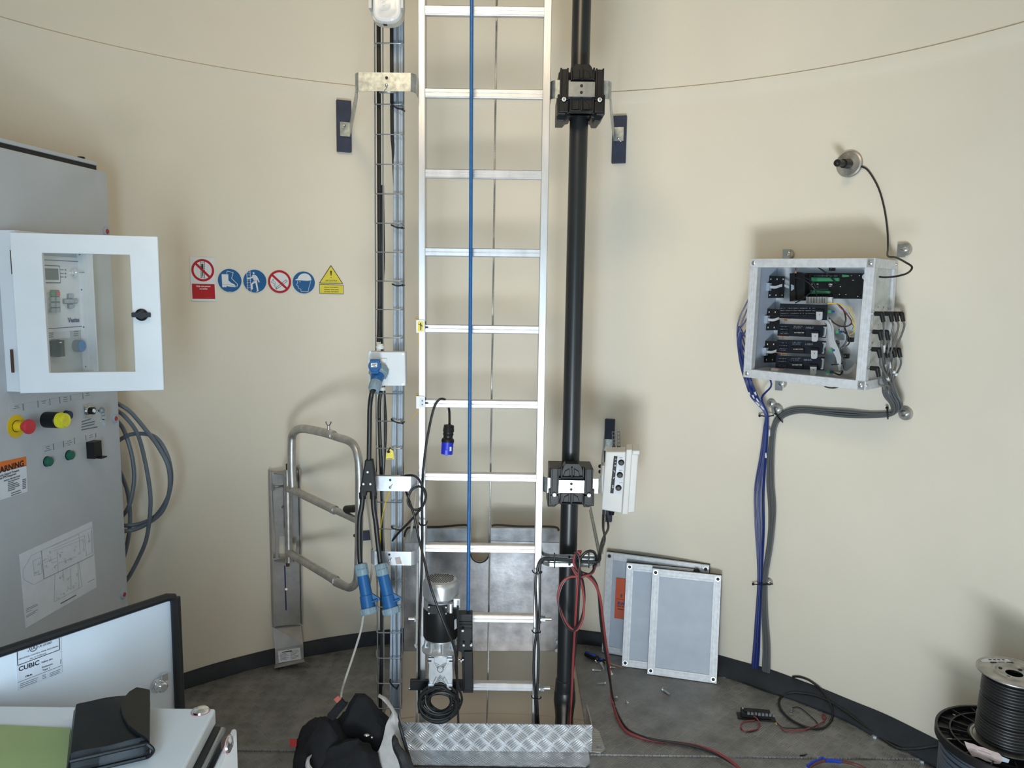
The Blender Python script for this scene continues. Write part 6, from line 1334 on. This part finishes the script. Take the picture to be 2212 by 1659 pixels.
# ================================================================ small things on the floor
sd = thing('screwdriver', PZ(1290, 1420), 'blue and black screwdriver lying on the floor beside the leaning panels', 'screwdriver')
p0, p1, p2, p3 = PZ(1265, 1412, .016), PZ(1306, 1429, .015), PZ(1311, 1431, .013), PZ(1344, 1441, .006)
mb = MB('black_plastic'); mb.tube(sm([p0, p0.lerp(p1, .08), p0.lerp(p1, .5), p0.lerp(p1, .75), p0.lerp(p1, .86), p1], 4), .0125, 14, taper=lambda t: .0125*(.75 if t < .03 else 1 if t < .55 else .62 if t < .85 else .85)); mb.build('handle', sd)
mb = MB('tape_blue'); mb.tube([p0.lerp(p1, .03)+UP*.006, p0.lerp(p1, .55)+UP*.006], .0085, 10); mb.tube([p0.lerp(p1, .78)+UP*.004, p0.lerp(p1, .92)+UP*.004], .008, 10); mb.build('blue_grip', sd)
mb = MB('copper'); mb.tube([p1, p2, p3], .0028, 8); mb.build('shaft', sd)
def screw(u, v, ang_, L_, lb, r=.0032, grp=None):
    p = PZ(u, v, .006); d = Vector((math.cos(ang_), math.sin(ang_), -.05)); t = thing('loose_screw', PZ(u, v), lb, 'screw', grp)
    mb = MB('zinc'); mb.cyl(p, p+d*L_, r, seg=10); mb.build('shank', t)
    mb = MB('chrome'); mb.lathe(Fr(p, d.cross(UP), UP if 1 else 0), 0, 0, [(0, -.002), (r*2.1, -.002), (r*2.0, .002), (r*1.2, .0045), (0, .005)], 14); mb.build('head', t)
screw(1281, 1447, -.1, .035, 'long loose screw on the floor left of the red cable near the screwdriver')
screw(1307, 1476, 3.15, .034, 'loose screw lying level on the tread plate below the screwdriver')
screw(1288, 1428, -1.3, .02, 'short loose screw touching the screwdriver handle', .0045)
screw(1299, 1434, -1.45, .045, 'loose bolt lying below the ferrule of the screwdriver', .0055)
screw(1318, 1441, .0, .024, 'loose screw just right of the red cable near the panels')
screw(1432, 1490, -1.05, .045, 'loose bolt lying alone on the floor in front of the front panel', .005)
screw(1332, 1508, 2.6, .022, 'shiny loose screw right of the red cable on the floor', .004)
screw(1355, 1519, 1.6, .022, 'small loose screw nearest the red cable bend, standing apart', .0035)
mb = MB('white'); p = PZ(1320, 1453, .003); mb.tube(sm([p+Vector((0, .012, 0)), p, p+Vector((.003, -.014, 0))], 4), .0045, 8); mb.build('white_scrap', label='tiny white plastic scrap lying against the red cable', cat='scrap')
for i, (u, v, lb) in enumerate(((1270, 1401, 'hex floor bolt in the tread plate behind the screwdriver'), (1565, 1460, 'hex floor bolt in the tread plate right of the leaning panels'), (1890, 1592, 'hex floor bolt in the tread plate near the long black cable'), (1992, 1645, 'hex floor bolt in the tread plate by the cable reels'))):
    p = PZ(u, v, 0 if i < 3 else -.007); t = thing('floor_bolt', p, lb, 'bolt'); mb = MB('zinc'); mb.cyl(p, p+UP*.0015, .016); mb.cyl(p, p+UP*.008, .0115, seg=6); mb.build('bolt_head', t)
# fuse block
fb = thing('fuse_block', PZ(1632, 1550), 'black fuse block with a red wire lying on the tread plate', 'fuse block')
q0, q1 = PZ(1596, 1553, .0), PZ(1674, 1560, .0); FF = Fr(q0, q1-q0, UP.cross(q1-q0)); Wf = (q1-q0).length
mb = MB('black_plastic'); mb.rect(FF, -.004, -.002, Wf+.004, .045, 0, .006); mb.rect(FF, .012, .006, Wf-.014, .048, .006, .026); mb.rect(FF, .022, .012, Wf-.020, .034, .026, .034); mb.build('base', fb, bevel=.001)
mb = MB('key_grey'); [mb.rect(FF, .034+k*.0145, .004, .044+k*.0145, .016, .02, .030) for k in range(8)]; mb.build('fuse_slots', fb)
mb = MB('label_grey'); mb.rect(FF, .018, .034, .032, .046, .026, .0275); mb.build('label', fb)
mb = MB('red_cable'); zf_ = .005
mb.tube(sm([PZ(1629, 1547, .03), PZ(1636, 1553, .015), PZ(1641, 1562, .006), PZ(1641, 1568, zf_), PZ(1636, 1574, zf_), PZ(1622, 1578, zf_), PZ(1608, 1579, zf_), PZ(1601, 1572, zf_), PZ(1601, 1564, zf_), PZ(1610, 1558, zf_), PZ(1630, 1556, zf_)], 6), .0024, 7); mb.build('red_wire', fb)
mb = MB('black_cable'); mb.tube(sm([PZ(1640, 1562, .004), PZ(1641, 1569, .003), PZ(1634, 1577, .003), PZ(1616, 1581, .003), PZ(1602, 1576, .003), PZ(1600, 1571, .003)], 6), .002, 7); mb.build('black_wire', fb)
mb = MB('amber'); p = PZ(1674, 1562, .003); mb.tube([p, PZ(1678, 1565, .003)], .002, 6); mb.tube([p, PZ(1681, 1562, .003)], .002, 6); mb.build('bare_wire_end', fb)
fl = thing('floor_lead', PZ(1740, 1570), 'thin red and black lead with a blue ring terminal beside the fuse block', 'cable')
mb = MB('red_cable'); mb.tube(sm([PZ(1688, 1570, .004), PZ(1694, 1577, .004), PZ(1712, 1579, .005), PZ(1740, 1575, .007), PZ(1765, 1566, .008), PZ(1780, 1557, .006), PZ(1783, 1547, .005), PZ(1778, 1543, .005), PZ(1776, 1548, .005), PZ(1781, 1554, .005)], 6), .0026, 7); mb.build('red_core', fl)
mb = MB('black_cable'); mb.tube(sm([PZ(1678, 1561, .004), PZ(1690, 1571, .004), PZ(1712, 1573, .005), PZ(1735, 1572, .006), PZ(1752, 1572, .008), PZ(1766, 1566, .006), PZ(1764, 1560, .004), PZ(1750, 1546, .004), PZ(1730, 1530, .004), PZ(1720, 1527, .004), PZ(1711, 1529, .004)], 6), .0019, 7); mb.build('black_core', fl)
mb = MB('blue_collar'); mb.tube([PZ(1710, 1530, .005), PZ(1709, 1538, .005)], .0032, 8); mb.m('zinc'); mb.ring(Fr(PZ(1709, 1543, .004), (1, 0, 0), (0, 1, 0)), 0, 0, .0025, .005, 0, .0015, 14); mb.build('ring_terminal', fl)
def TZ(u, v, lift=.005):
    """point on top of the floor or of the rubber strip along sight line u, v"""
    z = .09
    while z > lift:
        p = PZ(u, v, z); d_ = RW-math.hypot(p.x-CX, p.y-CY); s_ = 0 if d_ > .074 else (.010+(.074-d_)*.9 if d_ > .066 else .018+(.066-d_)*.852 if d_ > .012 else .066)
        if z <= s_+lift: break
        z -= .001
    if RW-math.hypot(p.x-CX, p.y-CY) < .006: p = PW(u, v, .007)
    return p
mb = MB('black_cable')
mb.tube(sm([TZ(u, v) for u, v in ((1712, 1462), (1726, 1462), (1740, 1466), (1752, 1472), (1768, 1484), (1780, 1498), (1790, 1514), (1797, 1530), (1799, 1545), (1793, 1560), (1780, 1571), (1762, 1574), (1745, 1571), (1728, 1565), (1710, 1555), (1693, 1540), (1684, 1525), (1683, 1512), (1690, 1503), (1702, 1498), (1718, 1496), (1735, 1498), (1752, 1500), (1768, 1505), (1785, 1512), (1800, 1520), (1820, 1533), (1840, 1547), (1860, 1562), (1880, 1577), (1895, 1588), (1910, 1599), (1928, 1610), (1945, 1617), (1965, 1618), (1985, 1617), (2005, 1614), (2028, 1611))]+[PZ(2046, 1608, .05)], 4), .0048, 8)
mb.build('long_floor_cable', label='long black cable looping on the floor and running along the wall to the cable reels', cat='cable')
bc = thing('brown_cable', PZ(1830, 1650), 'brown cable wrapped with bright blue tape at the bottom edge', 'cable')
zf_ = .004; mb = MB('brown_cable'); mb.tube(sm([PZ(1742, 1680, zf_), PZ(1750, 1658, zf_), PZ(1765, 1648, zf_+.004), PZ(1790, 1642, .012), PZ(1820, 1645, .01), PZ(1850, 1652, .004), PZ(1880, 1668, 0), PZ(1900, 1690, 0)], 6), .006, 10); mb.build('jacket', bc)
mb = MB('tape_blue'); mb.tube(sm([PZ(1783, 1643, .013), PZ(1800, 1643, .013), PZ(1817, 1645, .012)], 4), .0078, 10)
mb.tube(sm([PZ(1744, 1655, .01), PZ(1757, 1646, .012), PZ(1770, 1641, .014), PZ(1776, 1637, .016), PZ(1782, 1641, .014)], 4), .0055, 7); mb.build('blue_tape', bc)
mb = MB('black_plastic'); mb.tube(sm([PZ(1728, 1632, .003), PZ(1738, 1631, .003), PZ(1744, 1629, .008)], 4), .0025, 6); mb.build('tie_offcut', label='tiny black cable tie offcut on the seam between the floor plates', cat='cable tie')
# ================================================================ cable reels
zb0 = .37
cR = PZ(2182, 1560, zb0)*1.0; cR = Vector((1.58, 2.28, 0))
rl = thing('large_cable_reel', cR, 'large black plastic cable reel with grey cable lying flat in the right corner', 'cable reel')
RFm = Fr((cR.x, cR.y, 0), (1, 0, 0), (0, 1, 0)); RB = .20
mb = MB('spool_black')
mb.ring(RFm, 0, 0, RB-.008, RB, zb0-.022, zb0+.004, 60); mb.ring(RFm, 0, 0, .04, RB-.004, zb0-.020, zb0-.014, 60)
for r_ in (.157, .105): mb.ring(RFm, 0, 0, r_-.0025, r_+.0025, zb0-.015, zb0+.001, 48)
for k in range(16): a = k*math.pi/8; p, q = RFm.p(.04*math.cos(a), .04*math.sin(a), zb0-.006), RFm.p((RB-.005)*math.cos(a), (RB-.005)*math.sin(a), zb0-.006); mb.ribbon([p, q], .012, .004)
mb.build('top_flange', rl)
mb = MB('spool_black'); mb.lathe(RFm, 0, 0, [(0, .001), (RB, .001), (RB, .012), (.1, .014), (.1, zb0-.02), (0, zb0-.02)], 60); mb.build('lower_flange', rl)
mb = MB('slate_cable')
for k in range(21): z = .022+k*.0155; mb.tube([RFm.p((.176)*math.cos(t), (.176)*math.sin(t), z+.004*math.sin(2*t+k)) for t in [2*math.pi*j/40 for j in range(40)]], .0085, 7, closed=True)
mb.build('wound_cable', rl)
mb = MB('white')
for u, v in ((2064, 1544), (2080, 1584), (2052, 1597)): p = PZ(u, v, zb0-.012); mb.rect(Fr(p, (1, .1, 0), (0, 1, 0)), -.008, -.004, .008, .004, 0, .001)
mb.build('label_scrap', rl)
mb = MB('tape_pink'); q = PZ(2128, 1628, zb0+.01); TFm = Fr(q, PZ(2162, 1640, zb0+.0)-PZ(2090, 1612, zb0), (0, .55, .8))
pts_ = [(2083, 1601), (2094, 1605), (2103, 1607), (2113, 1612), (2126, 1615), (2140, 1621), (2158, 1627), (2164, 1634), (2166, 1643), (2160, 1650), (2150, 1650), (2128, 1643), (2120, 1639), (2110, 1635), (2100, 1634), (2092, 1622), (2088, 1615)]
mb.ppoly(TFm, pts_, 0, .0015); mb.m('ink_soft'); 
for (x0, y0, x1, y1) in ((2096, 1617, 2110, 1622), (2112, 1620, 2140, 1630)): a0_, b0_ = TFm.px(x0, y0, .0015); a1_, b1_ = TFm.px(x1, y1, .0015); mb.poly(TFm, [(a0_, b0_), (a1_, b1_), (a1_, b1_+.001), (a0_, b0_+.001)], .0015, .002)
mb.m('pcb_silver'); mb.ppoly(TFm, [(2164, 1634), (2181, 1641), (2178, 1648), (2164, 1645)], .0, .001); mb.build('torn_label', rl)
sr_ = thing('cable_spool', (1.60, 2.26, zb0+.004), 'metal cable spool wound with black cable, standing on the large black reel', 'cable reel')
zs0, zs1 = zb0+.004, .60; ct = PZ(2191, 1454, zs1); SR = Fr((ct.x, ct.y, 0), (1, 0, 0), (0, 1, 0))
sr_.location = (ct.x, ct.y, zs0); sr_['_o'] = (ct.x, ct.y, zs0)
Rf = abs(PZ(2105, 1440, zs1).x-ct.x)
for z, nm in ((zs0, 'lower_flange'), (zs1, 'top_flange')):
    mb = MB('spool_metal'); mb.lathe(SR, 0, 0, [(.024, z-.001), (Rf*1.0, z-.001), (Rf+.003, z+.001), (Rf+.003, z+.004), (Rf-.003, z+.004), (Rf-.006, z+.002), (.062, z+.002), (.058, z+.006), (.052, z+.006), (.048, z), (.034, z-.002), (.024, z-.002), (.024, z-.001)], 64, True); mb.build(nm, sr_)
mb = MB('ink')
for k in range(4): a = k*math.pi/2+.6; mb.disc(SR, .040*math.cos(a), .040*math.sin(a), .0055, zs1-.001, zs1+.001, 14)
mb.disc(SR, 0, 0, .024, zs1-.03, zs1-.028, 24); mb.build('flange_holes', sr_)
mb = MB('paper'); mb.rect(SR, -.06, .065, .035, .088, zs1+.002, zs1+.0028); mb.m('ink'); mb.text(SR, '500 20/C', -.01, .082, .012, zs1+.0034, bold=.02) if 0 else [mb.rect(SR, -.03+.014*k, .078, -.021+.014*k, .084, zs1+.0028, zs1+.0034) for k in range(4)]
[mb.rect(SR, -.035+.026*k, .060, -.014+.026*k, .068, zs1+.002, zs1+.003) for k in range(3)]; mb.build('flange_label', sr_)
mb = MB('black_cable'); Rw = Rf*.86
prof = []
nW = 22
for k in range(nW):
    zc_ = zs0+.010+(zs1-zs0-.016)*(k+.5)/nW; hr = (zs1-zs0-.016)/nW/2
    rr_ = Rw*(1-.10*abs(k/(nW-1)-.15)*(k/(nW-1) > .15)-.03*((k % 7) == 0))
    for a in (-70, -35, 0, 35, 70): prof.append((rr_+hr*math.cos(math.radians(a)), zc_+hr*math.sin(math.radians(a))))
mb.lathe(SR, 0, 0, [(.03, zs0+.006)]+prof+[(.03, zs1-.006)], 64); mb.build('wound_cable', sr_)
# ================================================================ low white cabinet and its open door panel
ZB = 1.0
def TP(u, v): return PZ(u, v, ZB)
lc = thing('low_cabinet', (TP(200, 1600).x, TP(200, 1600).y, .0), 'low white cabinet with flat lid and plugs with painted red reflection in the bottom left corner', 'electrical cabinet')
r1, r2 = TP(466, 1530), TP(398, 1659); yb_ = r1.y; xr_ = r1.x; dd = (r2-r1)
xr0 = r1.x+(dd.x/dd.y)*(-.75)
mb = MB('lid_white'); FWz = Fr((0, 0, 0), (1, 0, 0), (0, 1, 0))
mb.poly(FWz, [(-1.28, yb_), (xr_, yb_), (xr_+(dd.x/dd.y)*(-.60), yb_-.60), (-1.28, yb_-.60)], ZB-.030, ZB); mb.build('lid', lc, bevel=.004)
gx = .016
mb = MB('gasket'); mb.poly(FWz, [(-1.27, yb_-.01), (xr_+.012, yb_-.012), (xr_+.012+(dd.x/dd.y)*(-.58), yb_-.58), (-1.27, yb_-.58)], ZB-.075, ZB-.028); mb.build('gasket', lc)
r3 = TP(478, 1562)
mb = MB('chrome'); f0 = Vector((xr_+.018, yb_-.05, ZB-.034)); mb.tube([Vector((xr_+.019, yb_-.02, ZB-.03)), Vector((xr_+.019+(dd.x/dd.y)*(-.5), yb_-.52, ZB-.03))], .006, 10); mb.build('hinge_rail', lc)
# side box beyond the hinge: lower body, top edge and right side
q0 = PZ(512, 1573, ZB-.035)
mb = MB('lid_white'); x0_, x1_ = xr_+.030, q0.x
mb.poly(FWz, [(x0_, q0.y), (x1_, q0.y), (x1_+(dd.x/dd.y)*(-.5), q0.y-.5), (x0_+(dd.x/dd.y)*(-.5), q0.y-.5)], .05, ZB-.035); mb.build('side_body', lc, bevel=.004)
mb = MB('lid_white'); mb.poly(FWz, [(-1.26, yb_-.02), (xr_, yb_-.02), (xr_+(dd.x/dd.y)*(-.56), yb_-.58), (-1.26, yb_-.58)], .0, ZB-.075); mb.build('lower_body', lc)
for P_, nn in ((TP(433, 1537), 0),):
    mb = MB('chrome'); fr_ = Fr(P_, (1, 0, 0), (0, 1, 0)); mb.lathe(fr_, 0, 0, [(0, 0), (.0155, 0), (.014, .004), (.007, .007), (0, .0075)], 30); mb.m('plug_red_reflection'); mb.ring(fr_, 0, 0, .0145, .0165, 0, .0010, 30); mb.build('domed_plug', lc)  # thin ring paints a red reflection round the chrome dome
P_ = PY(508, 1608, q0.y-.06); P_.x = x1_+(dd.x/dd.y)*(-.06)
mb = MB('chrome'); fr_ = Fr(P_, (0, 1, 0), (0, 0, 1)); mb.lathe(fr_, 0, 0, [(0, 0), (.0155, 0), (.014, .004), (.007, .007), (0, .0075)], 30); mb.m('plug_red_reflection'); mb.ring(fr_, 0, 0, .0145, .0165, 0, .0010, 30); mb.build('domed_plug', lc)  # same painted red reflection on the side plug
# door panel with gasket
D1 = PY(376, 1280, 1.70); dirD = Vector((-.588, -.809, 0)); zbt = .25
DFm = Fr(Vector((D1.x, D1.y, 0)), -dirD, UP)    # a negative toward the viewer; outward normal
if DFm.z.y > 0: pass
dpn = thing('cabinet_door_panel', DFm.p(-.25, zbt), 'white steel door panel with a black rubber edge standing open behind the low cabinet', 'door panel')
ZT = D1.z; LW = .44
nz = DFm.z
sgn = 1
mb = MB('panel_white'); mb.rect(DFm, -LW, zbt, 0, ZT-.004, -.012, -.002); mb.build('door_sheet', dpn, bevel=.002)
mb = MB('gasket'); 
p_ = [DFm.p(-LW, ZT-.004, .004), DFm.p(-.02, ZT-.004, .004), DFm.p(-.006, ZT-.008, .004), DFm.p(-.002, ZT-.022, .004), DFm.p(-.002, zbt, .004)]
mb.tube(p_, .0095, 10); mb.tube([DFm.p(.006, ZT-.012, .002), DFm.p(.006, zbt, .002)], .007, 10); mb.build('rubber_edge', dpn)
# enclosure label on the door panel
Ku = 540/2190
def zu(x, y): return (x*Ku, 1250+y*Ku)
def DU(x, y): return DFm.px(*zu(x, y), 0)
mb = MB('paper'); mb.poly(DFm, [DU(140, 660) if 0 else DU(134, 590), DU(536, 470), DU(545, 828), DU(163, 982)], -.002, 0)
mb.m('ink')
def dst(lst, wd):
    P_ = [DU(x, y) for x, y in lst]
    for (x0, y0), (x1, y1) in zip(P_, P_[1:]):
        dx, dy = x1-x0, y1-y0; L_ = math.hypot(dx, dy) or 1; nx, ny = -dy/L_*wd/2, dx/L_*wd/2
        mb.poly(DFm, [(x0-nx, y0-ny), (x1-nx, y1-ny), (x1+nx, y1+ny), (x0+nx, y0+ny)], 0, .0006)
dst([(148, 600), (155, 760), (522, 622), (515, 480)], .0012); dst([(155, 910), (543, 760)], .0005)
def dtx(s_, x, y, sz, bold=.02, al='CENTER'): a, b = DU(x, y); mb.text(DFm, s_, a, b, sz, .0008, al, bold)
u0_, u1_ = DU(160, 800)[0], DU(530, 800)[0]; Wl = u1_-u0_
dtx('INDUSTRIAL CONTROL PANEL ENCLOSURE', 338, 648, Wl*.048, .01); dtx('US LISTED', 334, 597, Wl*.075, .015, 'LEFT'); dtx('No. D 72783260', 333, 677, Wl*.058, 0)
a, b = DU(292, 606); mb.ring(DFm, a, b, Wl*.08, Wl*.095, 0, .0007, 30); mb.text(DFm, 'UL', a, b, Wl*.10, .0009, 'CENTER', .02); dtx('c', 246, 632, Wl*.07, .02)
dtx('CUBIC', 160, 797, Wl*.17, .02, 'LEFT'); dtx('CM-PL', 252, 848, Wl*.062, .03); dtx('Falling dirt', 362, 735, Wl*.065, .02, 'LEFT'); dtx('Enclosure:', 366, 778, Wl*.065, .02, 'LEFT'); dtx('Type 1', 370, 803, Wl*.065, .02, 'LEFT')
mb.m('ink_soft')
for (x0, y0, x1, y1) in ((175, 925, 332, 865), (175, 940, 322, 885), (175, 957, 322, 900), (370, 850, 402, 838), (370, 863, 402, 851), (370, 877, 405, 864), (435, 830, 530, 792), (435, 845, 525, 808), (435, 858, 522, 822), (530, 745, 532, 705)): dst([(x0, y0), (x1, y1)], .0009)
mb.build('maker_label', dpn)
mb = MB('chrome'); a, b = DU(1385, 930); fr_ = DFm.at(a, b, 0); mb.lathe(fr_, 0, 0, [(0, 0), (.018, 0), (.018, .005), (0, .005)], 6)
mb.lathe(fr_, 0, 0, [(0, .005), (.0125, .005), (.0125, .008), (.0115, .010), (.0125, .012), (.0115, .014), (.0125, .016), (.0115, .018), (.012, .021), (.009, .024), (0, .024)], 22); mb.rect(fr_, .004, .008, .018, .026, .004, .012); mb.build('latch', dpn, bevel=.0006)
# green sheet on the lid
mb = MB('green_paper'); g0, g1, g2, g3 = TP(0, 1569), TP(152, 1576), TP(140, 1700), TP(-60, 1700); gl = TP(-60, 1566)
mb.poly(FWz, [(gl.x, gl.y), (g1.x, g1.y), (g2.x, g2.y), (g3.x, g3.y)], ZB+.0005, ZB+.003); mb.build('green_folder', label='yellow-green folder lying on the white cabinet lid', cat='folder')
# leather pouch
lp_ = thing('leather_pouch', TP(240, 1590), 'black leather snap pouch lying on the white cabinet lid', 'pouch')
hz_ = ZB+.034
c00, c10, c11, c01 = PZ(143, 1640, hz_), PZ(322, 1600, hz_), PZ(323, 1488, hz_), PZ(158, 1512, hz_)
def bil(s_, t_): return (c00*(1-s_)+c10*s_)*(1-t_)+(c01*(1-s_)+c11*s_)*t_
mb = MB('leather'); ns, nt_ = 22, 14
up_, lo_ = [], []
for j in range(nt_+1):
    ru, rl_ = [], []
    for i in range(ns+1):
        s_, t_ = i/ns, j/nt_; p = bil(s_, t_); es = min(s_, 1-s_); et = min(t_, 1-t_)
        ps = (1-max(0, 1-es/.07)**2)**.5; pt_ = (1-max(0, 1-et/.06)**2)**.5
        hgt = .034*(.45+.55*ps*pt_)+.004*math.sin(s_*3.1)*math.sin(t_*3.1)+.0012*math.sin(9*s_+4*t_)
        ru.append(mb.v((p.x, p.y, ZB+hgt))); rl_.append(mb.v((p.x, p.y, ZB+.006*(1-ps*pt_)+.0005)))
    up_.append(ru); lo_.append(rl_)
for j in range(nt_):
    for i in range(ns): mb.face((up_[j][i], up_[j][i+1], up_[j+1][i+1], up_[j+1][i]), True); mb.face((lo_[j][i], lo_[j+1][i], lo_[j+1][i+1], lo_[j][i+1]), True)
for i in range(ns): mb.face((lo_[0][i], lo_[0][i+1], up_[0][i+1], up_[0][i]), True); mb.face((up_[nt_][i], up_[nt_][i+1], lo_[nt_][i+1], lo_[nt_][i]), True)
for j in range(nt_): mb.face((lo_[j+1][0], lo_[j][0], up_[j][0], up_[j+1][0]), True); mb.face((up_[j+1][ns], up_[j][ns], lo_[j][ns], lo_[j+1][ns]), True)
mb.build('pouch_body', lp_)
mb = MB('leather'); out = [(1.02, .0), (.98, .03), (.86, .12), (.74, .26), (.66, .45), (.63, .62), (.66, .78), (.74, .92), (.84, 1.0), (1.02, 1.01)]
def dom(s_, t_): return bil(s_, t_)+UP*(.004+.004*math.sin(min(1, max(0, s_))*3.1)*math.sin(min(1, max(0, t_))*3.1)-.012*max(0, s_-.95)/.07)
vt = [mb.v(dom(s_, t_)+UP*.0035) for s_, t_ in [(a*.97+.03*.5, b) for a, b in out]]; vb = [mb.v(dom(s_, t_)-UP*.003) for s_, t_ in [(a*.97+.03*.5, b) for a, b in out]]
mb.face(vt); n_ = len(vt); [mb.face((vb[i], vb[(i+1) % n_], vt[(i+1) % n_], vt[i]), True) for i in range(n_)]; mb.build('flap', lp_, bevel=.0012)
mb = MB('leather'); mb.tube(sm([bil(s_, -.01)-UP*.004 for s_ in (.04, .3, .6, .95)], 5), .0028, 6); mb.tube(sm([bil(s_, -.015)-UP*.026 for s_ in (.0, .3, .6, .95)], 5), .003, 6)
e0_ = bil(.97, -.01)-UP*.015; mb.tube(sm([e0_+Vector((-.012, .003, .010)), e0_+Vector((.0, .0, .0115)), e0_+Vector((.010, .0, .0)), e0_+Vector((.0, 0, -.0115)), e0_+Vector((-.014, .003, -.0115))], 5), .003, 6)
mb.build('edge_binding', lp_)
# ================================================================ black and white bag at the bottom
bg = thing('fabric_bag', Vector((-.52, 2.50, 0)), 'crumpled black fabric bag with off-white trim and red tags on the floor', 'bag')
def sheet(mb, grid):
    V = [[mb.v(p) for p in row] for row in grid]
    for j in range(len(V)-1):
        for i in range(len(V[0])-1): mb.face((V[j][i], V[j][i+1], V[j+1][i+1], V[j+1][i]), True)
def lobe(mb, c, rx, ry, rz, rot=0, seed=1, fold=.10, tip=None, n=40):
    """crumpled sack lobe: closed rounded volume with directional folds and flattened facets"""
    rd = random.Random(seed); ds = [(Vector((rd.uniform(-1, 1), rd.uniform(-1, 1), rd.uniform(-.5, 1))).normalized(), rd.uniform(.70, .92)) for _ in range(9)]
    fd = [(Vector((rd.uniform(-1, 1), rd.uniform(-1, 1), rd.uniform(-1, 1))).normalized(), rd.uniform(5, 10), rd.uniform(0, 6)) for _ in range(4)]
    rows = []; cs, sn = math.cos(rot), math.sin(rot)
    for j in range(n//2+1):
        ph = math.pi*j/(n//2)-math.pi/2; row = []
        for i in range(n):
            th = 2*math.pi*i/n; d = Vector((math.cos(ph)*math.cos(th), math.cos(ph)*math.sin(th), math.sin(ph)))
            r = 1.0
            for nrm, dist in ds:
                k = d.dot(nrm)
                if k > 0 and r*k > dist: r = dist/k*.75+r*.25
            for nrm, fq, p0 in fd: r += fold*.28*(1-abs(math.sin(d.dot(nrm)*fq+p0)))**2.0*1.0-fold*.08
            if tip is not None:
                k = max(0, d.dot(Vector(tip).normalized())); r += .35*k**14
            x, y, z = d.x*rx*r, d.y*ry*r, d.z*rz*r
            p = Vector((c[0]+x*cs-y*sn, c[1]+x*sn+y*cs, max(.003, c[2]+z))); row.append(mb.v(p))
        rows.append(row)
    for j in range(len(rows)-1):
        for i in range(n): mb.face((rows[j][i], rows[j][(i+1) % n], rows[j+1][(i+1) % n], rows[j+1][i]), True)
yB = 2.50
cA = PY(745, 1625, 2.46); cB = PY(790, 1575, 2.60); cC = PY(700, 1610, 2.50)
mb = MB('black_cloth'); lobe(mb, (cC.x, cC.y, cC.z-.06), .115, .12, .155, .2, 3, .10); mb.build('front_pocket', bg)
mb = MB('black_cloth'); lobe(mb, (cB.x-.02, cB.y, cB.z-.05), .140, .07, .150, .10, 9, .12, tip=(.12, 0, 1)); mb.build('main_body', bg)
mb = MB('black_cloth'); lobe(mb, (cA.x+.01, cA.y-.02, cA.z-.08), .125, .10, .13, -.1, 21, .16); mb.build('side_pocket', bg)
# off-white trim band following the right edge
def band(mb, L1, L2, y0, y1, bulge=.01, n=6):
    A_ = sm([PY(u, v, y0+(y1-y0)*k/(len(L1)-1)) for k, (u, v) in enumerate(L1)], n); B_ = sm([PY(u, v, y0+(y1-y0)*k/(len(L2)-1)) for k, (u, v) in enumerate(L2)], n)
    rows = []
    for a, b in zip(A_, B_): rows.append([a.lerp(b, k/6)+Vector((0, -bulge*math.sin(math.pi*k/6)-.002*math.sin(k*2.1+len(rows)*.6), 0)) for k in range(7)])
    sheet(mb, rows)
    rows2 = [[p+Vector((.0, .008, 0)) for p in r] for r in rows]; sheet(mb, rows2)
mb = MB('white_cloth'); band(mb, [(816, 1502), (826, 1510), (838, 1524), (846, 1540), (834, 1565), (826, 1600), (812, 1630), (775, 1668), (760, 1700)], [(819, 1501), (832, 1509), (846, 1526), (857, 1546), (866, 1575), (872, 1600), (880, 1632), (886, 1664), (890, 1700)], 2.55, 2.46); mb.build('white_trim', bg)
mb = MB('white_cloth'); band(mb, [(672, 1632), (662, 1640), (660, 1652), (662, 1668), (664, 1700)], [(673, 1633), (668, 1642), (668, 1652), (676, 1668), (690, 1700)], 2.36, 2.34, .006); mb.build('white_trim', bg)
mb = MB('black_cable'); mb.tube(path([(857, 1545, 2.53), (866, 1575, 2.50), (876, 1610, 2.48), (886, 1645, 2.45), (892, 1690, 2.43)], 6), .006, 8); mb.build('piping', bg)
mb = MB('black_matte'); band(mb, [(849, 1588), (846, 1600), (849, 1618), (860, 1645), (872, 1690)], [(852, 1588), (858, 1598), (864, 1612), (885, 1640), (905, 1690)], 2.43, 2.38, .012); mb.m('pcb_silver'); mb.tube(path([(850, 1610, 2.425), (860, 1628, 2.415), (872, 1658, 2.40)], 5), .0022, 6); mb.build('carry_strap', bg)
mb = MB('black_cloth'); band(mb, [(738, 1508), (728, 1520), (716, 1534), (706, 1546)], [(752, 1520), (742, 1532), (730, 1546), (722, 1556)], 2.55, 2.50, .008); mb.build('top_loop', bg)
mb = MB('orange_tag'); mb.ppoly(Fr(PY(729, 1511, 2.54), (1, 0, 0), (0, 0, 1)), [(721, 1511), (730, 1503), (737, 1510), (728, 1519)], 0, .004); mb.build('fabric_tag', bg)
mb = MB('red_tag'); mb.ppoly(Fr(PY(632, 1606, 2.46), (1, 0, 0), (0, 0, 1)), [(626, 1598), (641, 1598), (640, 1613), (625, 1613)], 0, .004); mb.build('fabric_tag', bg)
mb = MB('chrome'); q = PY(792, 1588, 2.44); mb.sph(q, .007, (1.4, 1, .6)); mb.sph(PY(803, 1593, 2.44), .004); mb.build('buckle', bg)
